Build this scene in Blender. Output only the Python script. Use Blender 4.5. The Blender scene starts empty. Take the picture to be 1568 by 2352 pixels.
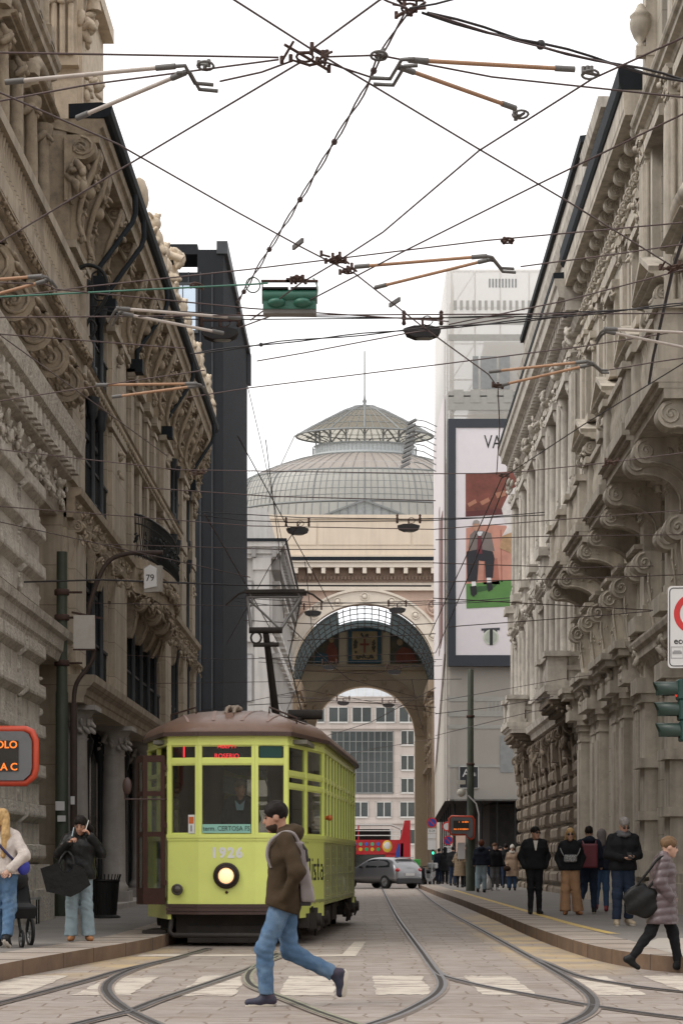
import bpy, bmesh, math, random
import numpy as np
from mathutils import Vector, Matrix
R = math.radians
S = bpy.context.scene
C = S.collection

# ---------------- camera, world, sun, exposure ----------------
F = 4700.0          # focal length in units of a 1568 wide frame
VX, VY = 837.0, 1980.0
CAMZ = 1.25
cd = bpy.data.cameras.new('camera')
cam = bpy.data.objects.new('camera', cd); C.objects.link(cam)
cam.location = (0, 0, CAMZ); cam.rotation_euler = (R(90), 0, 0)
cd.sensor_fit = 'HORIZONTAL'; cd.sensor_width = 36.0
cd.lens = F / 1568 * 36.0
cd.shift_x = -(VX - 784) / 1568
cd.shift_y = (VY - 1176) / 1568
cd.clip_start = 0.1; cd.clip_end = 3000
S.camera = cam

SUN_EL, SUN_AZ = 50, 245          # soft overcast light from behind the viewer
w = bpy.data.worlds.new('World'); S.world = w; w.use_nodes = True
nt = w.node_tree; nt.nodes.clear()
out = nt.nodes.new('ShaderNodeOutputWorld'); bg = nt.nodes.new('ShaderNodeBackground')
sky = nt.nodes.new('ShaderNodeTexSky'); sky.sky_type = 'NISHITA'; sky.sun_disc = False
sky.sun_elevation = R(SUN_EL); sky.sun_rotation = R(SUN_AZ); sky.dust_density = 3.0
mix = nt.nodes.new('ShaderNodeMixRGB'); mix.inputs[0].default_value = 0.90
mix.inputs[2].default_value = (11.2, 11.0, 10.9, 1)     # closed cloud cover
nt.links.new(sky.outputs[0], mix.inputs[1]); nt.links.new(mix.outputs[0], bg.inputs[0])
bg.inputs[1].default_value = 0.125
nt.links.new(bg.outputs[0], out.inputs[0])
sl = bpy.data.lights.new('sun', 'SUN'); sl.energy = 1.4; sl.angle = R(28); sl.color = (1.0, 0.96, 0.90)
so = bpy.data.objects.new('sun', sl); C.objects.link(so)
so.rotation_euler = (R(90 - SUN_EL), 0, R(180 - SUN_AZ))
S.view_settings.view_transform = 'Standard'; S.view_settings.look = 'None'
S.view_settings.exposure = 0.16; S.view_settings.gamma = 1.0; S.view_settings.use_curve_mapping = False
S.cycles.use_denoising = True
S.cycles.max_bounces = 6; S.cycles.diffuse_bounces = 3; S.cycles.glossy_bounces = 3
S.cycles.transparent_max_bounces = 10; S.cycles.transmission_bounces = 4
S.cycles.use_adaptive_sampling = True; S.cycles.adaptive_threshold = 0.02

# ---------------- photograph geometry to metres ----------------
def P(x, y, Y):                       # a point of the frame at distance Y
    return Vector(((x - VX) * Y / F, Y, CAMZ + (VY - y) * Y / F))
def G(x, y, z=0.0):                   # a point of the frame on the ground
    return P(x, y, F * (CAMZ - z) / (y - VY))
def H(x, y, h):                       # a point of the frame at height h
    return P(x, y, F * (h - CAMZ) / (VY - y))

# ---------------- materials ----------------
def node_mat(name):
    m = bpy.data.materials.new(name); m.use_nodes = True
    n = m.node_tree.nodes; l = m.node_tree.links
    return m, n, l, n['Principled BSDF']
def mat(name, col, rough=0.7, metal=0.0, var=0.12, scale=3.0, bump=0.0, bscale=40.0, spec=0.5,
        streak=0.0, blocks=None, emit=None, coat=0.0, dirt=None, dirt_amt=0.0, dirt_scale=1.2, bdist=0.01):
    m, n, l, b = node_mat(name)
    c = (*col, 1)
    b.inputs['Roughness'].default_value = rough
    b.inputs['Metallic'].default_value = metal
    b.inputs['Specular IOR Level'].default_value = spec
    b.inputs['Coat Weight'].default_value = coat
    tc = n.new('ShaderNodeTexCoord')
    src = tc.outputs['Object']
    ns = n.new('ShaderNodeTexNoise'); ns.inputs['Scale'].default_value = scale
    ns.inputs['Detail'].default_value = 6; ns.inputs['Roughness'].default_value = 0.65
    l.new(src, ns.inputs['Vector'])
    mr = n.new('ShaderNodeMapRange'); mr.inputs[1].default_value = 0.25; mr.inputs[2].default_value = 0.75
    mr.inputs[3].default_value = 1 - var; mr.inputs[4].default_value = 1 + var
    l.new(ns.outputs['Fac'], mr.inputs[0])
    mul = n.new('ShaderNodeMixRGB'); mul.blend_type = 'MULTIPLY'; mul.inputs[0].default_value = 1
    mul.inputs[1].default_value = c
    l.new(mr.outputs[0], mul.inputs[2])
    colout = mul.outputs[0]
    if streak > 0:
        mp = n.new('ShaderNodeMapping'); mp.inputs['Scale'].default_value = (2.2, 2.2, 0.16)
        l.new(src, mp.inputs[0])
        n2 = n.new('ShaderNodeTexNoise'); n2.inputs['Scale'].default_value = 1.6; n2.inputs['Detail'].default_value = 5
        l.new(mp.outputs[0], n2.inputs['Vector'])
        r2 = n.new('ShaderNodeMapRange'); r2.inputs[1].default_value = 0.42; r2.inputs[2].default_value = 0.68
        r2.inputs[3].default_value = 0; r2.inputs[4].default_value = streak
        l.new(n2.outputs['Fac'], r2.inputs[0])
        mm = n.new('ShaderNodeMixRGB'); mm.inputs[2].default_value = (col[0]*0.38, col[1]*0.37, col[2]*0.36, 1)
        l.new(r2.outputs[0], mm.inputs[0]); l.new(colout, mm.inputs[1]); colout = mm.outputs[0]
    if dirt is not None:
        n3 = n.new('ShaderNodeTexNoise'); n3.inputs['Scale'].default_value = dirt_scale; n3.inputs['Detail'].default_value = 7
        n3.inputs['Roughness'].default_value = 0.7
        l.new(src, n3.inputs['Vector'])
        r3 = n.new('ShaderNodeMapRange'); r3.inputs[1].default_value = 0.45; r3.inputs[2].default_value = 0.70
        r3.inputs[3].default_value = 0; r3.inputs[4].default_value = dirt_amt
        l.new(n3.outputs['Fac'], r3.inputs[0])
        m3 = n.new('ShaderNodeMixRGB'); m3.inputs[2].default_value = (*dirt, 1)
        l.new(r3.outputs[0], m3.inputs[0]); l.new(colout, m3.inputs[1]); colout = m3.outputs[0]
    hgt = None
    if blocks:
        mp = n.new('ShaderNodeMapping'); mp.inputs['Rotation'].default_value = (R(90), 0, 0)
        l.new(src, mp.inputs[0])
        bt = n.new('ShaderNodeTexBrick'); bt.inputs['Scale'].default_value = 1.0
        bt.inputs['Brick Width'].default_value = blocks[0]; bt.inputs['Row Height'].default_value = blocks[1]
        bt.inputs['Mortar Size'].default_value = 0.012; bt.inputs['Mortar Smooth'].default_value = 0.3
        bt.inputs['Color1'].default_value = (1, 1, 1, 1); bt.inputs['Color2'].default_value = (0.86, 0.86, 0.86, 1)
        bt.inputs['Mortar'].default_value = (0.5, 0.48, 0.46, 1)
        l.new(mp.outputs[0], bt.inputs['Vector'])
        mb_ = n.new('ShaderNodeMixRGB'); mb_.blend_type = 'MULTIPLY'; mb_.inputs[0].default_value = 0.8
        l.new(colout, mb_.inputs[1]); l.new(bt.outputs['Color'], mb_.inputs[2]); colout = mb_.outputs[0]
    l.new(colout, b.inputs['Base Color'])
    if bump > 0:
        nb = n.new('ShaderNodeTexNoise'); nb.inputs['Scale'].default_value = bscale; nb.inputs['Detail'].default_value = 5
        l.new(src, nb.inputs['Vector'])
        bp = n.new('ShaderNodeBump'); bp.inputs['Strength'].default_value = bump; bp.inputs['Distance'].default_value = bdist
        l.new(nb.outputs['Fac'], bp.inputs['Height']); l.new(bp.outputs[0], b.inputs['Normal'])
    if emit:
        b.inputs['Emission Color'].default_value = (*emit[0], 1); b.inputs['Emission Strength'].default_value = emit[1]
    return m
def glass_mat(name, tint, opacity, rough=0.03):
    """window glass: partly see-through, with a sharp mirror layer"""
    m, n, l, b = node_mat(name)
    n.remove(b)
    o = n['Material Output']
    tr = n.new('ShaderNodeBsdfTransparent'); tr.inputs[0].default_value = (*tint, 1)
    df = n.new('ShaderNodeBsdfDiffuse'); df.inputs[0].default_value = (tint[0]*0.08, tint[1]*0.08, tint[2]*0.08, 1)
    mx = n.new('ShaderNodeMixShader'); mx.inputs[0].default_value = opacity
    l.new(tr.outputs[0], mx.inputs[1]); l.new(df.outputs[0], mx.inputs[2])
    gl = n.new('ShaderNodeBsdfGlossy'); gl.inputs['Roughness'].default_value = rough
    gl.inputs[0].default_value = (0.9, 0.95, 0.95, 1)
    lw = n.new('ShaderNodeLayerWeight'); lw.inputs[0].default_value = 0.5
    pw = n.new('ShaderNodeMath'); pw.operation = 'POWER'; pw.inputs[1].default_value = 5; l.new(lw.outputs['Facing'], pw.inputs[0])
    fr = n.new('ShaderNodeMath'); fr.operation = 'MULTIPLY_ADD'; fr.inputs[1].default_value = 0.9; fr.inputs[2].default_value = 0.035; l.new(pw.outputs[0], fr.inputs[0])
    m2 = n.new('ShaderNodeMixShader')
    l.new(fr.outputs[0], m2.inputs[0]); l.new(mx.outputs[0], m2.inputs[1]); l.new(gl.outputs[0], m2.inputs[2])
    l.new(m2.outputs[0], o.inputs[0])
    return m

M = {}
# ---------------- mesh collector ----------------
class MB:
    def __init__(s): s.v = []; s.f = []; s.sm = []; s.M = None
    def add(s, vs, fs, smooth=False):
        o = len(s.v)
        if s.M is not None: vs = [tuple(s.M @ Vector(v)) for v in vs]
        s.v.extend([tuple(v) for v in vs])
        s.f.extend([tuple(i + o for i in f) for f in fs]); s.sm.extend([smooth] * len(fs))
        return s
    def box(s, x0, y0, z0, x1, y1, z1):
        v = [(x0,y0,z0),(x1,y0,z0),(x1,y1,z0),(x0,y1,z0),(x0,y0,z1),(x1,y0,z1),(x1,y1,z1),(x0,y1,z1)]
        return s.add(v, [(0,3,2,1),(4,5,6,7),(0,1,5,4),(1,2,6,5),(2,3,7,6),(3,0,4,7)])
    def cbox(s, c, d):
        return s.box(c[0]-d[0]/2, c[1]-d[1]/2, c[2]-d[2]/2, c[0]+d[0]/2, c[1]+d[1]/2, c[2]+d[2]/2)
    def obox(s, p, q, w, h, up=(0,0,1)):      # bar of width w and height h from p to q
        p, q = Vector(p), Vector(q); d = (q - p)
        a = d.normalized(); u = Vector(up)
        if abs(a.dot(u)) > 0.99: u = Vector((0,1,0))
        b = a.cross(u).normalized(); u = b.cross(a).normalized()
        v = []
        for e in (p, q):
            for (i, j) in ((-1,-1),(1,-1),(1,1),(-1,1)): v.append(tuple(e + b*(i*w/2) + u*(j*h/2)))
        return s.add(v, [(3,2,1,0),(4,5,6,7),(0,1,5,4),(1,2,6,5),(2,3,7,6),(3,0,4,7)])
    def prism(s, poly, axis, lo, hi, smooth=False):
        """poly: 2-D outline; axis 'x': poly is (y,z); 'y': (x,z); 'z': (x,y)"""
        def mk(p, t):
            return (t, p[0], p[1]) if axis == 'x' else (p[0], t, p[1]) if axis == 'y' else (p[0], p[1], t)
        n = len(poly)
        v = [mk(p, lo) for p in poly] + [mk(p, hi) for p in poly]
        s.add(v, [(i, (i+1) % n, n + (i+1) % n, n + i) for i in range(n)], smooth)
        s.add(v, [tuple(range(n-1, -1, -1)), tuple(range(n, 2*n))])
        return s
    def tube(s, path, r, n=6, cap=True, closed=False):
        pts = [Vector(p) for p in path]; k = len(pts)
        rs = r if isinstance(r, (list, tuple)) else [r] * k
        vs = []; prev = None
        for i, p in enumerate(pts):
            if closed: t = pts[(i+1) % k] - pts[i-1]
            else: t = pts[min(i+1, k-1)] - pts[max(i-1, 0)]
            if t.length < 1e-9: t = Vector((0,0,1))
            t.normalize()
            if prev is None:
                a = Vector((0,0,1)) if abs(t.z) < 0.9 else Vector((1,0,0))
                u = t.cross(a).normalized()
            else:
                u = (prev - t * prev.dot(t))
                u = u.normalized() if u.length > 1e-6 else t.orthogonal().normalized()
            prev = u; v = t.cross(u)
            for j in range(n):
                a = 2*math.pi*j/n
                vs.append(tuple(p + (u*math.cos(a) + v*math.sin(a))*rs[i]))
        fs = []
        for i in range(k if closed else k-1):
            i2 = (i+1) % k
            for j in range(n):
                fs.append((i*n+j, i*n+(j+1)%n, i2*n+(j+1)%n, i2*n+j))
        s.add(vs, fs, n > 4)
        if cap and not closed:
            s.add(vs[:n], [tuple(range(n-1,-1,-1))]); s.add(vs[-n:], [tuple(range(n))])
        return s
    def lathe(s, prof, c=(0,0,0), n=16, cap=True, a0=0.0, a1=2*math.pi, smooth=True):
        full = abs(a1 - a0 - 2*math.pi) < 1e-6
        m = n if full else n + 1
        vs = []
        for (r, z) in prof:
            for j in range(m):
                a = a0 + (a1-a0)*j/n
                vs.append((c[0] + r*math.cos(a), c[1] + r*math.sin(a), c[2] + z))
        fs = []
        for i in range(len(prof)-1):
            for j in range(n):
                j2 = (j+1) % m
                fs.append((i*m+j, i*m+j2, (i+1)*m+j2, (i+1)*m+j))
        s.add(vs, fs, smooth)
        if cap and full:
            s.add(vs[:m], [tuple(range(m-1,-1,-1))]); s.add(vs[-m:], [tuple(range(m))])
        return s
    def ell(s, c, r, nu=8, nv=6, rot=None):
        if not isinstance(r, (list, tuple)): r = (r, r, r)
        vs = [(0,0,-1)]
        for i in range(1, nv):
            t = math.pi*i/nv
            for j in range(nu):
                a = 2*math.pi*j/nu
                vs.append((math.sin(t)*math.cos(a), math.sin(t)*math.sin(a), -math.cos(t)))
        vs.append((0,0,1))
        o = []
        for v in vs:
            q = Vector((v[0]*r[0], v[1]*r[1], v[2]*r[2]))
            if rot is not None: q = rot @ q
            o.append((q.x+c[0], q.y+c[1], q.z+c[2]))
        fs = []
        for j in range(nu): fs.append((0, 1+(j+1)%nu, 1+j))
        for i in range(nv-2):
            for j in range(nu):
                a = 1+i*nu; b = a+nu
                fs.append((a+j, a+(j+1)%nu, b+(j+1)%nu, b+j))
        L = len(vs)-1; a = 1+(nv-2)*nu
        for j in range(nu): fs.append((a+j, a+(j+1)%nu, L))
        return s.add(o, fs, True)
    def cyl(s, p, q, r, n=12, r2=None):
        return s.tube([p, q], [r, r if r2 is None else r2], n)
    def mesh(s, name, m):
        me = bpy.data.meshes.new(name)
        me.from_pydata(s.v, [], s.f)
        me.polygons.foreach_set('use_smooth', s.sm)
        for k in (m if isinstance(m, (list, tuple)) else [m]): me.materials.append(k)
        me.update()
        return me

def place(name, me, parent=None, loc=(0,0,0), rz=0.0, sc=(1,1,1), label=None, rot=None):
    o = bpy.data.objects.new(name, me); C.objects.link(o)
    if parent is not None: o.parent = parent
    o.location = loc; o.rotation_euler = rot if rot else (0, 0, rz)
    o.scale = sc if isinstance(sc, (tuple, list)) else (sc, sc, sc)
    if label: o['label'] = label
    return o
def fixn(me):
    bm = bmesh.new(); bm.from_mesh(me)
    bmesh.ops.recalc_face_normals(bm, faces=bm.faces); bm.to_mesh(me); bm.free()
def part(name, mb, m, parent=None, label=None, bevel=0.0, seg=1, loc=(0,0,0), rz=0.0, fix=True):
    me = mb.mesh(name, m)
    if fix: fixn(me)
    o = place(name, me, parent, loc, rz, label=label)
    if bevel:
        d = o.modifiers.new('bevel', 'BEVEL'); d.width = bevel; d.segments = seg; d.limit_method = 'ANGLE'; d.angle_limit = R(40)
    return o
def tag(o, label, cat, group=None, kind=None):
    o['label'] = label; o['category'] = cat
    if group: o['group'] = group
    if kind: o['kind'] = kind
    return o
def thing(name, label, cat, loc=(0,0,0), rz=0.0, group=None):
    o = bpy.data.objects.new(name, None); C.objects.link(o)
    o.empty_display_size = 0.2
    o.location = loc; o.rotation_euler = (0, 0, rz)
    return tag(o, label, cat, group)
def struct(o):
    o['kind'] = 'structure'; return o
def copy_tree(o, parent=None):
    c = o.copy(); C.objects.link(c); c.parent = parent
    for ch in list(o.children): copy_tree(ch, c)
    return c
def text_mesh(txt, size, m, depth=0.004, align='CENTER', bold=0.0, xs=1.0, sp=1.0):
    cu = bpy.data.curves.new('lettering', 'FONT'); cu.body = txt; cu.size = size
    cu.align_x = align; cu.align_y = 'CENTER'; cu.extrude = depth; cu.offset = bold
    cu.space_character = sp; cu.resolution_u = 3
    o = bpy.data.objects.new('lettering', cu); C.objects.link(o)
    bpy.context.view_layer.update()
    me = bpy.data.meshes.new_from_object(o.evaluated_get(bpy.context.evaluated_depsgraph_get()))
    bpy.data.objects.remove(o); bpy.data.curves.remove(cu)
    me.materials.clear(); me.materials.append(m)
    for v in me.vertices:                      # stand it up, facing -Y
        x, y, z = v.co; v.co = (x*xs, -z, y)
    me.update()
    return me
def rng(seed): return random.Random(seed)
# ---------------- ground ----------------
def road_material():
    m, n, l, b = node_mat('stone_setts')
    tc = n.new('ShaderNodeTexCoord'); src = tc.outputs['Object']
    wob = n.new('ShaderNodeTexNoise'); wob.inputs['Scale'].default_value = 0.9; wob.inputs['Detail'].default_value = 3
    l.new(src, wob.inputs['Vector'])
    sb = n.new('ShaderNodeVectorMath'); sb.operation = 'SUBTRACT'; sb.inputs[1].default_value = (0.5, 0.5, 0.5)
    l.new(wob.outputs['Color'], sb.inputs[0])
    sc = n.new('ShaderNodeVectorMath'); sc.operation = 'SCALE'; sc.inputs['Scale'].default_value = 0.34
    l.new(sb.outputs[0], sc.inputs[0])
    ad = n.new('ShaderNodeVectorMath'); ad.operation = 'ADD'; l.new(src, ad.inputs[0]); l.new(sc.outputs[0], ad.inputs[1])
    bt = n.new('ShaderNodeTexBrick'); bt.inputs['Scale'].default_value = 1.0
    bt.inputs['Brick Width'].default_value = 0.62; bt.inputs['Row Height'].default_value = 0.42
    bt.inputs['Mortar Size'].default_value = 0.014; bt.inputs['Mortar Smooth'].default_value = 0.4
    bt.inputs['Color1'].default_value = (0.316, 0.274, 0.242, 1); bt.inputs['Color2'].default_value = (0.252, 0.216, 0.190, 1)
    bt.inputs['Mortar'].default_value = (0.175, 0.132, 0.102, 1); bt.inputs['Bias'].default_value = -0.1
    l.new(ad.outputs[0], bt.inputs['Vector'])
    # mottling and brown grime
    n1 = n.new('ShaderNodeTexNoise'); n1.inputs['Scale'].default_value = 1.3; n1.inputs['Detail'].default_value = 8; n1.inputs['Roughness'].default_value = 0.72
    l.new(src, n1.inputs['Vector'])
    r1 = n.new('ShaderNodeMapRange'); r1.inputs[1].default_value = 0.46; r1.inputs[2].default_value = 0.74; r1.inputs[4].default_value = 0.8
    l.new(n1.outputs['Fac'], r1.inputs[0])
    m1 = n.new('ShaderNodeMixRGB'); m1.inputs[2].default_value = (0.19, 0.135, 0.098, 1)
    l.new(r1.outputs[0], m1.inputs[0]); l.new(bt.outputs['Color'], m1.inputs[1])
    # patchy brown soil in short dashes along the joints
    mp = n.new('ShaderNodeMapping'); mp.inputs['Scale'].default_value = (1.3, 9.0, 1)
    l.new(src, mp.inputs[0])
    n4 = n.new('ShaderNodeTexNoise'); n4.inputs['Scale'].default_value = 1.9; n4.inputs['Detail'].default_value = 4
    l.new(mp.outputs[0], n4.inputs['Vector'])
    r4 = n.new('ShaderNodeMapRange'); r4.inputs[1].default_value = 0.56; r4.inputs[2].default_value = 0.62; r4.inputs[4].default_value = 0.75
    l.new(n4.outputs['Fac'], r4.inputs[0])
    m4 = n.new('ShaderNodeMixRGB'); m4.inputs[2].default_value = (0.15, 0.105, 0.08, 1)
    l.new(r4.outputs[0], m4.inputs[0]); l.new(m1.outputs[0], m4.inputs[1])
    # yellow sand swept along the kerbs
    sx = n.new('ShaderNodeSeparateXYZ'); l.new(src, sx.inputs[0])
    def band(o, a, b2, soft):
        r = n.new('ShaderNodeMapRange'); r.inputs[1].default_value = a; r.inputs[2].default_value = a + soft; l.new(o, r.inputs[0])
        q = n.new('ShaderNodeMapRange'); q.inputs[1].default_value = b2 - soft; q.inputs[2].default_value = b2
        q.inputs[3].default_value = 1; q.inputs[4].default_value = 0; l.new(o, q.inputs[0])
        k = n.new('ShaderNodeMath'); k.operation = 'MULTIPLY'; l.new(r.outputs[0], k.inputs[0]); l.new(q.outputs[0], k.inputs[1])
        return k
    def patch(x0, x1, y0, y1):
        k = n.new('ShaderNodeMath'); k.operation = 'MULTIPLY'
        l.new(band(sx.outputs[0], x0, x1, 0.35).outputs[0], k.inputs[0]); l.new(band(sx.outputs[1], y0, y1, 4).outputs[0], k.inputs[1])
        return k
    add = n.new('ShaderNodeMath'); add.operation = 'ADD'
    l.new(patch(1.75, 3.2, 22, 50).outputs[0], add.inputs[0]); l.new(patch(-4.2, -2.4, 21, 31).outputs[0], add.inputs[1])
    n5 = n.new('ShaderNodeTexNoise'); n5.inputs['Scale'].default_value = 0.8; n5.inputs['Detail'].default_value = 6
    l.new(src, n5.inputs['Vector'])
    r5 = n.new('ShaderNodeMapRange'); r5.inputs[1].default_value = 0.36; r5.inputs[2].default_value = 0.58; l.new(n5.outputs['Fac'], r5.inputs[0])
    k5 = n.new('ShaderNodeMath'); k5.operation = 'MULTIPLY'; l.new(add.outputs[0], k5.inputs[0]); l.new(r5.outputs[0], k5.inputs[1])
    m5 = n.new('ShaderNodeMixRGB'); m5.inputs[2].default_value = (0.43, 0.315, 0.17, 1)
    l.new(k5.outputs[0], m5.inputs[0]); l.new(m4.outputs[0], m5.inputs[1])
    l.new(m5.outputs[0], b.inputs['Base Color'])
    rr = n.new('ShaderNodeMapRange'); rr.inputs[3].default_value = 0.55; rr.inputs[4].default_value = 0.85
    l.new(n1.outputs['Fac'], rr.inputs[0]); l.new(rr.outputs[0], b.inputs['Roughness'])
    bp = n.new('ShaderNodeBump'); bp.inputs['Strength'].default_value = 0.5; bp.inputs['Distance'].default_value = 0.012
    iv = n.new('ShaderNodeMath'); iv.operation = 'SUBTRACT'; iv.inputs[0].default_value = 1; l.new(bt.outputs['Fac'], iv.inputs[1])
    n6 = n.new('ShaderNodeTexNoise'); n6.inputs['Scale'].default_value = 9; n6.inputs['Detail'].default_value = 5; l.new(src, n6.inputs['Vector'])
    a6 = n.new('ShaderNodeMath'); a6.operation = 'MULTIPLY_ADD'; a6.inputs[1].default_value = 0.8
    l.new(n6.outputs['Fac'], a6.inputs[0]); l.new(iv.outputs[0], a6.inputs[2])
    l.new(a6.outputs[0], bp.inputs['Height']); l.new(bp.outputs[0], b.inputs['Normal'])
    return m
M['road'] = road_material()
def paint_mat(name, col, under, cov):
    """road paint worn away in ragged patches"""
    m, n, l, b = node_mat(name)
    tc = n.new('ShaderNodeTexCoord'); mp = n.new('ShaderNodeMapping'); mp.inputs['Scale'].default_value = (1.0, 2.6, 1)
    l.new(tc.outputs['Object'], mp.inputs[0])
    a = n.new('ShaderNodeTexNoise'); a.inputs['Scale'].default_value = 1.8; a.inputs['Detail'].default_value = 8; a.inputs['Roughness'].default_value = 0.75
    l.new(mp.outputs[0], a.inputs['Vector'])
    r = n.new('ShaderNodeMapRange'); r.inputs[1].default_value = cov; r.inputs[2].default_value = cov + 0.07
    l.new(a.outputs['Fac'], r.inputs[0])
    mx = n.new('ShaderNodeMixRGB'); mx.inputs[1].default_value = (*col, 1); mx.inputs[2].default_value = (*under, 1)
    l.new(r.outputs[0], mx.inputs[0]); l.new(mx.outputs[0], b.inputs['Base Color']); b.inputs['Roughness'].default_value = 0.75
    return m
M['white_paint'] = paint_mat('worn_white_paint', (0.50, 0.445, 0.375), (0.275, 0.228, 0.195), 0.495)
M['yellow_paint'] = paint_mat('worn_yellow_paint', (0.50, 0.35, 0.10), (0.22, 0.20, 0.18), 0.56)
M['asphalt'] = mat('pavement_asphalt', (0.165, 0.150, 0.137), 0.85, var=0.22, scale=0.9, bump=0.25, bscale=120, dirt=(0.14, 0.125, 0.11), dirt_amt=0.6)
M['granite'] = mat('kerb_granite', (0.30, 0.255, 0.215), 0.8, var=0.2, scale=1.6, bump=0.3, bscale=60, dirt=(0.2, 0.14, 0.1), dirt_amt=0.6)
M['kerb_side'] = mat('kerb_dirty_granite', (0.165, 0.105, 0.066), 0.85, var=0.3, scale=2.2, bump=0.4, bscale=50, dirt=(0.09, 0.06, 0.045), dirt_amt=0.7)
mb = MB(); mb.add([(-400, -30, 0), (400, -30, 0), (400, 900, 0), (-400, 900, 0)], [(0, 1, 2, 3)])
struct(part('road', mb, M['road']))

PZ = 0.18
def cat(pts, k=8):
    pts = [Vector(p) for p in pts]; o = []
    for i in range(len(pts)-1):
        p0 = pts[max(i-1,0)]; p1 = pts[i]; p2 = pts[i+1]; p3 = pts[min(i+2,len(pts)-1)]
        for j in range(k):
            t = j/k
            o.append(0.5*((2*p1) + (p2-p0)*t + (2*p0-5*p1+4*p2-p3)*t*t + (3*p1-p0-3*p2+p3)*t**3))
    o.append(pts[-1]); return o
def offset(line, d):
    o = []
    for i, p in enumerate(line):
        t = line[min(i+1, len(line)-1)] - line[max(i-1, 0)]; t.normalize()
        o.append(p + Vector((-t.y, t.x, 0)) * d)
    return o
def strip(mb, a, b):
    vs = [tuple(p) for p in a] + [tuple(p) for p in b]; n = len(a)
    mb.add(vs, [(i, i+1, n+i+1, n+i) for i in range(n-1)])
def at_z(line, z): return [Vector((p.x, p.y, z)) for p in line]
# right pavement: straight kerb at x = 2.8, swinging right at the crossing
rk = cat([(2.55, 97, 0), (2.62, 74, 0), (2.74, 60, 0), (2.78, 45, 0), (2.76, 34, 0), (2.85, 28, 0), (3.02, 25.0, 0), (3.42, 23.2, 0), (4.2, 22.3, 0), (6, 22.0, 0), (12, 21.9, 0)])
lk = cat([(-5.5, 8, 0), (-4.2, 16, 0), (-3.80, 21.4, 0), (-3.48, 24.4, 0), (-2.98, 28.8, 0), (-2.92, 35, 0), (-2.92, 60, 0), (-2.92, 92, 0)])
for side, line, sgn in (('right', rk, 1), ('left', lk, 1)):
    up = at_z(line, PZ); lo = at_z(line, -0.02)
    inn = at_z(offset(line, 0.75), PZ)
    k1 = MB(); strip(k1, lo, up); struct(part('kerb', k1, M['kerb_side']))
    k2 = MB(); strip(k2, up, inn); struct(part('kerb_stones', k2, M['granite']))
    far = [Vector((30 if side == 'right' else -30, p.y, PZ)) for p in inn]
    a = MB(); strip(a, [p + Vector((0, 0, -0.002)) for p in inn], [p + Vector((0, 0, -0.002)) for p in far]); struct(part('pavement', a, M['asphalt']))
# joints of the kerb stones are real gaps: thin dark slots
M['joint'] = mat('joint_dirt', (0.09, 0.07, 0.055), 0.95, bump=0)
mb = MB()
for line, s in ((rk, 1), (lk, 1)):
    acc = 0; last = line[0]
    for i in range(1, len(line)):
        acc += (line[i] - last).length; last = line[i]
        if acc > 1.35:
            acc = 0; p = line[i]; t = (line[min(i+1, len(line)-1)] - line[i-1]).normalized(); nrm = Vector((-t.y, t.x, 0)) * s
            q = p + nrm * 0.75
            mb.obox((p.x - nrm.x*0.004, p.y - nrm.y*0.004, PZ - 0.088), (q.x, q.y, PZ - 0.088), 0.016, 0.184)
struct(part('kerb_joints', mb, M['joint']))
# light stone flags on the near end of the right pavement
mb = MB(); mb.add([(3.6, 22.4, PZ+0.003), (30, 22.4, PZ+0.003), (30, 28.6, PZ+0.003), (4.1, 28.6, PZ+0.003), (3.55, 26.2, PZ+0.003)], [(0, 1, 2, 3, 4)])
struct(part('pavement_flags', mb, mat('pale_flags', (0.36, 0.325, 0.285), 0.8, var=0.2, scale=1.2, bump=0.2, bscale=60, dirt=(0.2, 0.16, 0.13), dirt_amt=0.5)))
mb = MB(); l0 = cat([(3.30, 77, PZ+0.004), (3.36, 60, PZ+0.004), (3.42, 45, PZ+0.004), (3.46, 36, PZ+0.004), (3.56, 31.5, PZ+0.004), (3.62, 30.2, PZ+0.004)])
strip(mb, l0, offset(l0, 0.16)); struct(part('yellow_line', mb, M['yellow_paint']))
# zebra crossing, stop line
mb = MB(); rr_ = rng(5)
for x in (-4.75, -3.72, -2.72, -1.74, -0.80, 0.12, 1.10, 2.12, 3.05):
    w_ = 0.52; ya = 19.1 + rr_.uniform(-.1, .15); yb = 22.3 + rr_.uniform(-.1, .1)
    out_ = []
    for (xa, y0_), (xb, y1_) in (((x, ya), (x + w_, ya)), ((x + w_, ya), (x + w_ - .03, yb)), ((x + w_ - .03, yb), (x - .03, yb)), ((x - .03, yb), (x, ya))):
        for q in range(14):
            t_ = q/14; out_.append((xa + (xb-xa)*t_ + rr_.gauss(0, .012), y0_ + (y1_-y0_)*t_ + rr_.gauss(0, .035), 0.004))
    mb.add(out_, [tuple(range(len(out_)))])
mb.add([(-3.0, 26.9, 0.004), (-0.2, 26.9, 0.004), (-0.2, 27.5, 0.004), (-3.0, 27.5, 0.004)], [(0, 1, 2, 3)])
mb.add([(-0.32, 26.9, 0.0045), (-0.12, 26.9, 0.0045), (0.02, 31.8, 0.0045), (-0.16, 31.8, 0.0045)], [(0, 1, 2, 3)])
struct(part('road_markings', mb, M['white_paint']))
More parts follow.
